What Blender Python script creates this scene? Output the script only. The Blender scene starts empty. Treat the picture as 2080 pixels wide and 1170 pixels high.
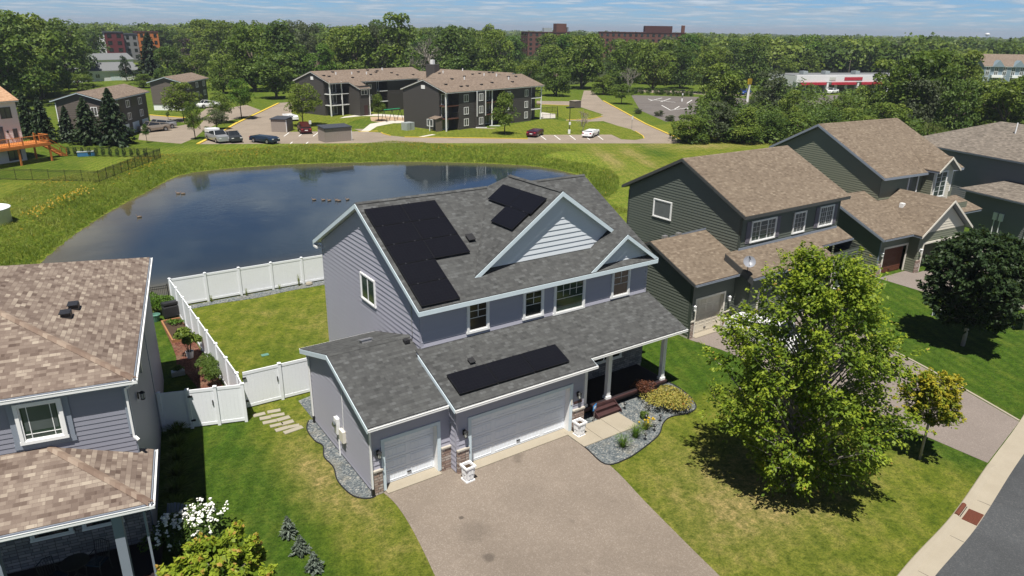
import bpy, math, random
import numpy as np
from mathutils import Vector, Matrix
random.seed(7); NR = np.random.default_rng(7)
sc = bpy.context.scene
col = sc.collection
D = bpy.data

# ------------------------------------------------------------------ camera
F = 1443.0
CAM = np.array([-11.785, -20.719, 16.423]); YAW, PIT, ROL = -.6036, -.3489, .0148
def _basis():
    f = np.array([-math.sin(YAW)*math.cos(PIT), math.cos(YAW)*math.cos(PIT), math.sin(PIT)])
    r = np.array([math.cos(YAW), math.sin(YAW), 0]); u = np.cross(r, f)
    return f, math.cos(ROL)*r+math.sin(ROL)*u, math.cos(ROL)*u-math.sin(ROL)*r
CF, CR, CU = _basis()
def _ray(px, py): return CF*F+CR*(px-1040)-CU*(py-585)
def G(px, py, z=0.0):                       # survey point of the photograph -> place on the ground
    d = _ray(px, py); return CAM+d*(z-CAM[2])/d[2]
def HT(base, px, py):                       # height of a point above a ground place
    n = np.array([base[0]-CAM[0], base[1]-CAM[1], 0]); d = _ray(px, py)
    t = ((np.array([base[0], base[1], 0])-CAM)@n)/(d@n); return float((CAM+d*t)[2])
def MPP(base): return float((np.array([base[0], base[1], 0])-CAM)@CF)/F
cd = D.cameras.new('camera'); cam = D.objects.new('camera', cd); col.objects.link(cam)
cd.sensor_width = 36; cd.lens = 36*F/2080; cd.clip_end = 20000; cd.clip_start = .5
M = Matrix((CR, CU, -CF)).transposed().to_4x4(); M.translation = Vector(CAM); cam.matrix_world = M
sc.camera = cam

# ------------------------------------------------------------------ materials
def new_mat(name):
    m = D.materials.new(name); m.use_nodes = True; nt = m.node_tree; nt.nodes.clear()
    return m, nt
class NT:
    def __init__(s, name):
        s.m, s.t = new_mat(name); s.out = s.n('ShaderNodeOutputMaterial')
    def n(s, typ, **kw):
        x = s.t.nodes.new(typ)
        for k, v in kw.items(): setattr(x, k, v)
        return x
    def l(s, a, b): s.t.links.new(a, b)
    def val(s, sock, v):
        if hasattr(v, 'is_linked') or hasattr(v, 'links'): s.l(v, sock)
        else: sock.default_value = v
    def tex(s, which='Object'): return s.n('ShaderNodeTexCoord').outputs[which]
    def pos(s): return s.n('ShaderNodeNewGeometry').outputs['Position']
    def noise(s, vec, scale, detail=4, rough=.55, out='Fac'):
        x = s.n('ShaderNodeTexNoise'); s.l(vec, x.inputs['Vector']); x.inputs['Scale'].default_value = scale
        x.inputs['Detail'].default_value = detail; x.inputs['Roughness'].default_value = rough; return x.outputs[out]
    def map(s, vec, sc=(1, 1, 1), rot=(0, 0, 0)):
        x = s.n('ShaderNodeMapping'); s.l(vec, x.inputs['Vector']); x.inputs['Scale'].default_value = sc; x.inputs['Rotation'].default_value = rot; return x.outputs[0]
    def ramp(s, fac, stops, interp='LINEAR'):
        x = s.n('ShaderNodeValToRGB'); s.l(fac, x.inputs[0]); x.color_ramp.interpolation = interp
        e = x.color_ramp.elements
        while len(e) > 1: e.remove(e[0])
        e[0].position = stops[0][0]; e[0].color = c4(stops[0][1])
        for p, c in stops[1:]:
            q = e.new(p); q.color = c4(c)
        return x.outputs[0]
    def mix(s, fac, a, b, mode='MIX'):
        x = s.n('ShaderNodeMix'); x.data_type = 'RGBA'; x.blend_type = mode
        s.val(x.inputs[0], fac); s.val(x.inputs[6], c4(a) if isinstance(a, tuple) else a); s.val(x.inputs[7], c4(b) if isinstance(b, tuple) else b); return x.outputs[2]
    def math(s, op, a, b=0.0, c=None):
        x = s.n('ShaderNodeMath'); x.operation = op; s.val(x.inputs[0], a); s.val(x.inputs[1], b)
        if c is not None: s.val(x.inputs[2], c)
        return x.outputs[0]
    def attr(s, name): return s.n('ShaderNodeAttribute', attribute_name=name)
    def bump(s, h, strength=.3, dist=.02):
        x = s.n('ShaderNodeBump'); s.l(h, x.inputs['Height']); x.inputs['Strength'].default_value = strength; x.inputs['Distance'].default_value = dist; return x.outputs[0]
    def bsdf(s, color, rough=.8, spec=.3, metal=0, normal=None, **kw):
        b = s.n('ShaderNodeBsdfPrincipled'); s.val(b.inputs['Base Color'], c4(color) if isinstance(color, tuple) else color)
        s.val(b.inputs['Roughness'], rough); b.inputs['Specular IOR Level'].default_value = spec; b.inputs['Metallic'].default_value = metal
        if normal is not None: s.l(normal, b.inputs['Normal'])
        for k, v in kw.items(): b.inputs[k].default_value = v
        s.l(b.outputs[0], s.out.inputs[0]); return b
def c4(c): return (c[0], c[1], c[2], 1.0) if len(c) == 3 else c
MAT = {}
def plain(name, c, rough=.6, spec=.3, metal=0, var=.12, scale=3.0):
    t = NT(name); v = t.tex(); n = t.noise(v, scale, 5, .65)
    cc = t.mix(n, tuple(x*(1-var) for x in c), tuple(min(1, x*(1+var)) for x in c))
    n2 = t.noise(v, 40, 2); t.bsdf(cc, rough, spec, metal, t.bump(n2, .12, .01)); MAT[name] = t.m; return t.m
def shingle(name, stops, row=.142, width=.32, streak=.25):
    t = NT(name); uv = t.tex('UV')
    def brick(w, r, off, sq):
        b = t.n('ShaderNodeTexBrick'); t.l(uv, b.inputs['Vector']); b.inputs['Scale'].default_value = 1.0
        b.inputs['Brick Width'].default_value = w; b.inputs['Row Height'].default_value = r; b.inputs['Mortar Size'].default_value = .006
        b.inputs['Mortar Smooth'].default_value = .3; b.inputs['Color1'].default_value = (0, 0, 0, 1); b.inputs['Color2'].default_value = (1, 1, 1, 1); b.inputs['Mortar'].default_value = (.35, .35, .35, 1)
        b.offset = off; b.offset_frequency = 2; b.squash = sq; b.squash_frequency = 3; return b
    b1 = brick(width, row, .43, 1.0); b2 = brick(width*.62, row, .31, 1.3)
    g = t.math('ADD', t.math('MULTIPLY', b1.outputs['Color'], .62), t.math('MULTIPLY', b2.outputs['Color'], .38))
    big = t.noise(t.tex('Object'), .35, 4, .6)
    g = t.math('ADD', g, t.math('MULTIPLY', t.math('SUBTRACT', big, .5), streak))
    c = t.ramp(g, stops)
    fine = t.noise(uv, 55, 3, .7); c = t.mix(.35, c, t.mix(fine, (.25, .25, .25), (1, 1, 1)), 'OVERLAY')
    saw = t.math('FRACT', t.math('DIVIDE', t.n('ShaderNodeSeparateXYZ').outputs[1], row))
    sep = [x for x in t.t.nodes if x.bl_idname == 'ShaderNodeSeparateXYZ'][-1]; t.l(uv, sep.inputs[0])
    h = t.math('ADD', t.math('MULTIPLY', saw, -1.0), t.math('MULTIPLY', g, .9))
    t.bsdf(c, .92, .15, 0, t.bump(h, .55, .018)); MAT[name] = t.m
shingle('shingle_grey', [(0, (.040, .041, .041)), (.35, (.055, .056, .056)), (.65, (.067, .069, .068)), (1, (.092, .095, .096))], width=.26)
shingle('shingle_brown', [(0, (.075, .053, .043)), (.35, (.135, .103, .085)), (.65, (.19, .152, .124)), (1, (.30, .255, .205))])
shingle('shingle_tan', [(0, (.095, .073, .054)), (.4, (.130, .102, .076)), (.7, (.150, .119, .089)), (1, (.20, .163, .122))], width=.25)
shingle('shingle_grey_brown', [(0, (.085, .073, .061)), (.4, (.13, .112, .094)), (.7, (.16, .138, .115)), (1, (.21, .18, .15))])
shingle('shingle_far', [(0, (.11, .082, .063)), (.5, (.155, .12, .094)), (1, (.21, .165, .13))])
shingle('shingle_orange', [(0, (.28, .16, .09)), (.5, (.38, .23, .14)), (1, (.46, .30, .19))])
shingle('shingle_hip_cap', [(0, (.12, .08, .062)), (.5, (.18, .135, .105)), (1, (.27, .215, .17))], row=.21, width=6)
def siding(name, c, var=.07):
    t = NT(name); v = t.tex(); n = t.noise(t.map(v, (.6, .6, 9)), 1.0, 4); n2 = t.noise(v, .5, 3)
    cc = t.mix(n, tuple(x*(1-var) for x in c), tuple(x*(1+var) for x in c)); cc = t.mix(t.math('MULTIPLY', n2, .35), cc, tuple(x*.8 for x in c))
    fine = t.noise(t.map(v, (3, 3, 60)), 3.0, 3); t.bsdf(cc, .5, .35, 0, t.bump(fine, .1, .004)); MAT[name] = t.m
siding('siding_lavender', (.36, .357, .42)); siding('siding_green', (.105, .118, .098)); siding('siding_olive', (.17, .18, .13))
siding('siding_grey', (.20, .205, .205)); siding('siding_blue', (.235, .24, .285)); siding('siding_white', (.72, .72, .73)); siding('siding_charcoal', (.066, .060, .056))
siding('siding_cream', (.60, .56, .47)); siding('siding_taupe', (.125, .105, .092)); siding('siding_pale_blue', (.20, .26, .30)); siding('shake_pale', (.62, .66, .70))
plain('trim_blue', (.57, .66, .71), .45, .4, 0, .05); plain('trim_white', (.78, .78, .77), .45, .4, 0, .05); plain('trim_cream', (.66, .62, .54), .5, .3, 0, .06)
plain('trim_dark', (.06, .062, .062), .5, .4); plain('trim_greyblue', (.22, .25, .30), .45, .4, 0, .06); plain('garage_white', (.76, .80, .85), .4, .4, 0, .04)
plain('garage_cream', (.60, .55, .46), .45, .4, 0, .05); plain('garage_brown', (.12, .045, .028), .5, .3); plain('trim_green', (.05, .062, .052), .5, .4); plain('shutter_grey', (.16, .15, .18), .6, .3)
plain('vinyl_fence', (.77, .79, .82), .4, .4, 0, .04); plain('black_metal', (.012, .012, .013), .4, .5); plain('dark_plastic', (.02, .02, .022), .5, .4)
plain('grey_metal', (.35, .35, .36), .35, .5, .6); plain('panel_rail', (.10, .10, .11), .35, .5, .7); plain('concrete', (.40, .37, .32), .9, .2, 0, .14, 1.5); plain('concrete_far', (.48, .45, .40), .9, .2)
plain('deck_maroon', (.055, .026, .026), .55, .35, 0, .2); plain('deck_dark', (.02, .014, .016), .6, .3); plain('deck_orange', (.48, .17, .045), .7, .2, 0, .15, 6)
plain('yellow_paint', (.55, .40, .06), .7, .2, 0, .12, 8); plain('white_paint', (.72, .72, .70), .7, .2, 0, .15, 5); plain('blue_box', (.04, .15, .30), .5, .4); plain('blue_sign', (.02, .22, .55), .4, .4)
plain('wood_pole', (.20, .17, .14), .9, .1, 0, .2); plain('bark', (.115, .09, .07), .95, .1, 0, .3, 9); plain('bark_pale', (.30, .27, .24), .95, .1, 0, .25, 9); plain('rust', (.12, .042, .026), .85, .2, 0, .25, 14)
plain('tyre', (.012, .012, .012), .8, .2); plain('wood_bed', (.30, .15, .07), .8, .2, 0, .2, 5); plain('stone_slab', (.29, .265, .21), .95, .15, 0, .2, 2); plain('galvanised', (.40, .44, .44), .4, .5, .3); plain('metal_green', (.10, .22, .17), .5, .4)
plain('tin_red', (.42, .03, .05), .5, .3); plain('brick_far', (.125, .060, .046), .9, .1, 0, .14, 1.2); plain('brick_dark', (.075, .035, .032), .9, .1); plain('orange_panel', (.46, .15, .04), .6, .3); plain('maroon_panel', (.12, .022, .025), .6, .3)
plain('roof_dark', (.045, .05, .062), .8, .2); plain('roof_grey', (.15, .155, .16), .85, .2); plain('shed_taupe', (.27, .23, .20), .75, .2, 0, .08, 6); plain('sand', (.36, .26, .17), .95, .1, 0, .15, 3); plain('play_green', (.02, .36, .16), .5, .4)
plain('flower_white', (.82, .82, .76), .8, .1, 0, .06); plain('planter_white', (.80, .80, .80), .4, .3, 0, .06, 8); plain('soil', (.055, .038, .026), .95, .1); plain('duck_brown', (.16, .12, .09), .8, .1, 0, .3, 20); plain('blinds', (.50, .50, .46), .7, .2)
plain('adirondack', (.20, .24, .30), .5, .3); plain('dish_grey', (.22, .23, .26), .4, .4); plain('mulch_red', (.11, .045, .03), .95, .1, 0, .5, 30); plain('pool_white', (.70, .74, .76), .4, .4)
plain('paint_silver', (.42, .43, .45), .3, .6, .5); plain('paint_white', (.78, .78, .78), .25, .6); plain('paint_dark', (.05, .055, .06), .25, .6, .3); plain('paint_navy', (.015, .03, .055), .22, .6, .2); plain('paint_red', (.07, .010, .012), .25, .6, .2); plain('paint_maroon', (.07, .008, .014), .25, .6, .2); plain('paint_tan', (.33, .28, .23), .3, .6, .3); plain('paint_blue', (.015, .07, .32), .25, .6, .2)
def glass(name, c, rough=.06, var=None):
    t = NT(name); v = t.tex(); n = t.noise(t.map(v, (1.2, 1.2, .8)), 1.1, 2)
    cc = t.mix(n, c, var or tuple(x*2.2+.004 for x in c)); b = t.bsdf(cc, rough, .8); MAT[name] = t.m
glass('glass_dark', (.010, .013, .012)); glass('glass_green', (.016, .030, .024), .06, (.05, .075, .06)); glass('glass_far', (.05, .058, .06), .1); glass('glass_car', (.010, .012, .014), .05); glass('glass_warm', (.030, .024, .018), .08, (.06, .05, .04))
def _solar():
    t = NT('solar_cells'); uv = t.tex('UV'); b = t.n('ShaderNodeTexBrick'); t.l(uv, b.inputs['Vector']); b.inputs['Scale'].default_value = 1; b.offset = 0
    b.inputs['Brick Width'].default_value = .156; b.inputs['Row Height'].default_value = .156; b.inputs['Mortar Size'].default_value = .003
    b.inputs['Color1'].default_value = (.0048, .005, .0075, 1); b.inputs['Color2'].default_value = (.0062, .0064, .009, 1); b.inputs['Mortar'].default_value = (.022, .022, .027, 1)
    t.bsdf(b.outputs['Color'], .30, .25); MAT['solar_cells'] = t.m
_solar(); plain('solar_frame', (.008, .008, .009), .4, .4)
def _stone(name, stops, w=.34, h=.11):
    t = NT(name); uv = t.tex('UV'); b = t.n('ShaderNodeTexBrick'); d = t.n('ShaderNodeMix'); 
    t.l(uv, b.inputs['Vector']); b.inputs['Scale'].default_value = 1; b.offset = .37; b.squash = .6; b.squash_frequency = 2
    b.inputs['Brick Width'].default_value = w; b.inputs['Row Height'].default_value = h; b.inputs['Mortar Size'].default_value = .008; b.inputs['Color1'].default_value = (0, 0, 0, 1); b.inputs['Color2'].default_value = (1, 1, 1, 1); b.inputs['Mortar'].default_value = (0, 0, 0, 1)
    n = t.noise(uv, 9, 5, .7); g = t.math('ADD', t.math('MULTIPLY', b.outputs['Color'], .7), t.math('MULTIPLY', n, .35))
    c = t.ramp(g, stops); c = t.mix(b.outputs['Fac'], c, (.10, .085, .075)); t.bsdf(c, .9, .15, 0, t.bump(t.math('SUBTRACT', n, t.math('MULTIPLY', b.outputs['Fac'], 1.5)), .8, .03)); MAT[name] = t.m
_stone('stone_veneer', [(0, (.17, .115, .095)), (.4, (.32, .23, .19)), (.7, (.40, .34, .30)), (1, (.52, .45, .40))]); _stone('stone_grey', [(0, (.12, .12, .135)), (.5, (.22, .21, .22)), (1, (.36, .34, .33))])
def asphalt(name, a, b, speck, patch=.3, spots=(), crack=.0):
    t = NT(name); v = t.pos(); fine = t.noise(v, 34, 3, .8); vo = t.n('ShaderNodeTexVoronoi'); t.l(v, vo.inputs['Vector']); vo.inputs['Scale'].default_value = 26
    big = t.noise(v, .22, 5, .6); mid = t.noise(v, 1.3, 4, .6)
    c = t.mix(t.ramp(fine, [(.3, (0, 0, 0)), (.7, (1, 1, 1))]), a, b); c = t.mix(t.math('MULTIPLY', t.ramp(vo.outputs['Color'], [(.60, (0, 0, 0)), (.9, (1, 1, 1))]), .45), c, speck)
    c = t.mix(t.math('MULTIPLY', t.ramp(big, [(.35, (1, 1, 1)), (.6, (0, 0, 0))]), patch), c, tuple(x*.62 for x in a)); c = t.mix(t.math('MULTIPLY', t.ramp(mid, [(.55, (0, 0, 0)), (.75, (1, 1, 1))]), patch*.6), c, tuple(min(1, x*1.25) for x in b))
    st = t.noise(v, .55, 2, .5); c = t.mix(t.math('MULTIPLY', t.ramp(st, [(.69, (0, 0, 0)), (.73, (1, 1, 1))]), .35), c, tuple(x*.45 for x in a))
    for (sx, sy, sr, sa) in spots:
        dd = t.n('ShaderNodeVectorMath', operation='DISTANCE'); t.l(t.map(v, (1, 1, 0)), dd.inputs[0]); dd.inputs[1].default_value = (sx, sy, 0)
        q = t.math('ADD', dd.outputs['Value'], t.math('MULTIPLY', t.math('SUBTRACT', t.noise(v, 5, 4, .7), .5), sr*1.2)); c = t.mix(t.math('MULTIPLY', t.ramp(t.math('DIVIDE', q, sr*2), [(.3, (1, 1, 1)), (.6, (0, 0, 0))]), sa), c, (.06, .05, .042))
    cr = t.n('ShaderNodeTexVoronoi'); cr.feature = 'DISTANCE_TO_EDGE'; cr.inputs['Scale'].default_value = .16; t.l(t.mix(.06, v, t.noise(v, 1.2, 4, .7, 'Color')), cr.inputs['Vector'])
    c = t.mix(t.math('MULTIPLY', t.ramp(cr.outputs['Distance'], [(0, (1, 1, 1)), (.004, (0, 0, 0))]), crack), c, tuple(x*.45 for x in a))
    t.bsdf(c, .92, .2, 0, t.bump(fine, .5, .012)); MAT[name] = t.m
asphalt('driveway_tan', (.150, .122, .098), (.235, .197, .162), (.34, .295, .25), .34, [(*G(937, 1052)[:2], .10, .75), (*G(992, 1133)[:2], .22, .6), (*G(960, 1080)[:2], .6, .25), (*G(1060, 1010)[:2], 1.0, .12), (*G(1010, 925)[:2], .5, .15)], .0); asphalt('driveway_pink', (.15, .125, .11), (.225, .192, .17), (.30, .26, .23), .15); asphalt('street_asphalt', (.045, .048, .052), (.080, .084, .088), (.13, .13, .13), .4, (), .5)
asphalt('lot_tan', (.20, .163, .127), (.275, .23, .182), (.32, .27, .22), .3); asphalt('lot_grey', (.105, .092, .085), (.15, .135, .124), (.2, .185, .17), .35)
def _curbmat():
    t = NT('curb_concrete'); v = t.pos(); n = t.noise(v, 1.2, 5, .65); f = t.noise(v, 40, 3, .7)
    c = t.mix(n, (.255, .222, .168), (.35, .312, .248)); c = t.mix(t.math('MULTIPLY', f, .3), c, (.33, .29, .23)); t.bsdf(c, .92, .15, 0, t.bump(f, .3, .01)); MAT['curb_concrete'] = t.m
_curbmat()
def gravel(name, stops, sc_=17):
    t = NT(name); v = t.pos(); vo = t.n('ShaderNodeTexVoronoi'); t.l(v, vo.inputs['Vector']); vo.inputs['Scale'].default_value = sc_
    sep = t.n('ShaderNodeSeparateColor'); t.l(vo.outputs['Color'], sep.inputs[0]); c = t.ramp(sep.outputs[0], stops)
    big = t.noise(v, 1.1, 4); c = t.mix(t.math('MULTIPLY', t.ramp(big, [(.5, (0, 0, 0)), (.75, (1, 1, 1))]), .4), c, (.27, .23, .15))
    t.bsdf(c, .9, .2, 0, t.bump(vo.outputs['Distance'], 1.0, .05)); MAT[name] = t.m
gravel('gravel_bluegrey', [(0, (.065, .078, .088)), (.5, (.125, .143, .150)), (.85, (.20, .215, .215)), (1, (.32, .31, .285))]); gravel('mulch', [(0, (.06, .022, .015)), (.6, (.14, .052, .034)), (1, (.26, .12, .08))], 22)
def _lawn():
    t = NT('ground_grass'); v = t.pos()
    a = t.attr('zone'); sep = t.n('ShaderNodeSeparateColor'); t.l(a.outputs['Color'], sep.inputs[0]); wild, dry, lush = sep.outputs[0], sep.outputs[1], sep.outputs[2]
    n0 = t.noise(v, .16, 5, .6); n1 = t.noise(v, .9, 5, .65); n2 = t.noise(v, 4.5, 5, .75); n3 = t.noise(v, 13, 5, .8)
    base = t.ramp(n1, [(.25, (.072, .108, .011)), (.5, (.138, .165, .019)), (.75, (.205, .20, .038))])
    green = t.ramp(n1, [(.25, (.034, .076, .007)), (.5, (.058, .110, .011)), (.78, (.108, .148, .018))])
    c = t.mix(lush, base, green)
    dryc = t.ramp(n2, [(.3, (.19, .17, .05)), (.6, (.30, .24, .10)), (.8, (.37, .29, .15))])
    dm = t.math('MULTIPLY', t.ramp(t.math('ADD', t.math('MULTIPLY', n0, .5), t.math('MULTIPLY', n1, .5)), [(.46, (0, 0, 0)), (.62, (1, 1, 1))]), t.math('ADD', t.math('MULTIPLY', dry, .9), .06))
    dm = t.math('MINIMUM', t.math('ADD', dm, t.math('MULTIPLY', t.math('MULTIPLY', dry, dry), t.math('ADD', .55, t.math('MULTIPLY', wild, .45)))), 1.0); c = t.mix(dm, c, dryc)
    wc = t.ramp(t.math('ADD', t.math('MULTIPLY', n1, .5), t.math('MULTIPLY', n2, .5)), [(.3, (.06, .10, .010)), (.46, (.125, .175, .018)), (.60, (.20, .21, .04)), (.8, (.26, .22, .08))])
    c = t.mix(t.math('MULTIPLY', wild, t.math('SUBTRACT', 1.0, t.math('MULTIPLY', dry, .95))), c, wc)
    # mowing bands of the lawn: blade direction alternates
    w = t.n('ShaderNodeTexWave'); w.bands_direction = 'X'; w.inputs['Scale'].default_value = .42; w.inputs['Distortion'].default_value = 2.5; w.inputs['Detail'].default_value = 2; w.inputs['Detail Scale'].default_value = .6
    t.l(t.map(v, (1, 1, 1), (0, 0, .5)), w.inputs['Vector']); c = t.mix(t.math('MULTIPLY', w.outputs['Fac'], t.math('ADD', t.math('MULTIPLY', lush, .35), .30)), c, t.mix(.6, c, (.030, .058, .006)))
    sp = t.ramp(n3, [(.30, (.30, .34, .26)), (.50, (.95, .95, .95)), (.70, (1.5, 1.42, 1.3))]); c = t.mix(.8, c, sp, 'MULTIPLY')
    sp2 = t.ramp(n2, [(.34, (.50, .58, .46)), (.5, (.95, .98, .92)), (.66, (1.35, 1.25, 1.2))]); c = t.mix(.9, c, sp2, 'MULTIPLY')
    h = t.math('ADD', n3, t.math('MULTIPLY', n2, .8)); t.bsdf(c, .95, .1, 0, t.bump(h, .9, .09)); MAT['ground_grass'] = t.m
_lawn()
def foliage(name, dark, mid, light, tip=None, trans=.35, hue_obj=.4):
    t = NT(name); a = t.attr('tint'); oi = t.n('ShaderNodeObjectInfo')
    g = t.math('ADD', a.outputs['Fac'], t.math('MULTIPLY', t.math('SUBTRACT', oi.outputs['Random'], .5), hue_obj))
    stops = [(0, dark), (.45, mid), (.85, light)]
    if tip: stops = [(0, dark), (.4, mid), (.72, light), (.93, light), (.97, tip)]
    c = t.ramp(g, stops)
    d = t.n('ShaderNodeBsdfPrincipled'); t.l(c, d.inputs['Base Color']); d.inputs['Roughness'].default_value = .55; d.inputs['Specular IOR Level'].default_value = .25
    tr = t.n('ShaderNodeBsdfTranslucent'); t.l(t.mix(.5, c, (.16, .22, .02)), tr.inputs[0])
    mx = t.n('ShaderNodeMixShader'); mx.inputs[0].default_value = trans; t.l(d.outputs[0], mx.inputs[1]); t.l(tr.outputs[0], mx.inputs[2]); t.l(mx.outputs[0], t.out.inputs[0]); MAT[name] = t.m
foliage('leaf_maple', (.040, .080, .008), (.125, .195, .016), (.29, .36, .030), (.42, .27, .06), .4); foliage('leaf_yellow', (.08, .12, .010), (.20, .24, .018), (.42, .36, .03), (.58, .27, .04), .4); foliage('leaf_dark', (.012, .026, .009), (.022, .044, .013), (.040, .068, .020), None, .2)
foliage('leaf_mid', (.050, .090, .012), (.108, .165, .022), (.19, .24, .04)); foliage('leaf_deep', (.036, .072, .012), (.074, .125, .021), (.125, .18, .033)); foliage('leaf_light', (.062, .100, .012), (.115, .162, .019), (.175, .22, .034)); foliage('leaf_willow', (.07, .10, .022), (.12, .155, .035), (.18, .21, .06))
foliage('leaf_greyish', (.045, .062, .028), (.08, .10, .05), (.12, .14, .075)); foliage('leaf_purple', (.016, .010, .010), (.03, .017, .018), (.05, .03, .028), None, .1); foliage('needle', (.012, .026, .011), (.022, .042, .016), (.040, .066, .023), None, .12); foliage('needle_blue', (.05, .068, .045), (.10, .125, .095), (.19, .225, .185), (.34, .25, .10), .1)
foliage('leaf_gold', (.11, .13, .018), (.26, .25, .045), (.42, .36, .09), (.45, .22, .05)); foliage('leaf_rust', (.045, .018, .012), (.10, .035, .02), (.18, .07, .035), None, .2); foliage('leaf_bright', (.035, .085, .008), (.07, .15, .014), (.13, .22, .03)); foliage('bank_blades', (.085, .14, .014), (.16, .23, .025), (.27, .29, .06), (.50, .32, .03), .5, 0)
foliage('dead_twig', (.13, .11, .095), (.20, .175, .155), (.28, .25, .22), None, 0); foliage('flower_yellow', (.5, .33, .02), (.6, .42, .03), (.7, .5, .05), None, .2)
def _water():
    t = NT('pond_water'); v = t.pos(); n1 = t.noise(t.map(v, (1, 1, 1), (0, 0, .5)), 1.9, 4, .6); n2 = t.noise(v, .14, 3); n3 = t.noise(t.map(v, (.35, 1.2, 1), (0, 0, -.55)), .35, 3)
    n4 = t.noise(v, .05, 4, .6)
    a = t.attr('shallow'); c = t.mix(a.outputs['Fac'], (.018, .028, .036), t.mix(n3, (.06, .055, .028), (.13, .105, .055)))
    c = t.mix(t.math('MULTIPLY', t.ramp(n4, [(.5, (0, 0, 0)), (.72, (1, 1, 1))]), .25), c, (.04, .045, .04))
    rip = t.math('MULTIPLY', n1, t.ramp(n2, [(.42, (.10, .10, .10)), (.56, (1, 1, 1))]))
    b = t.bsdf(c, t.math('ADD', t.math('MULTIPLY', n2, .05), .012), .5, 0, t.bump(rip, .22, .04)); b.inputs['IOR'].default_value = 1.333; MAT['pond_water'] = t.m
_water()
def _forestfloor():
    plain('forest_floor', (.035, .045, .018), .95, .1, 0, .3, .3)
_forestfloor()

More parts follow.
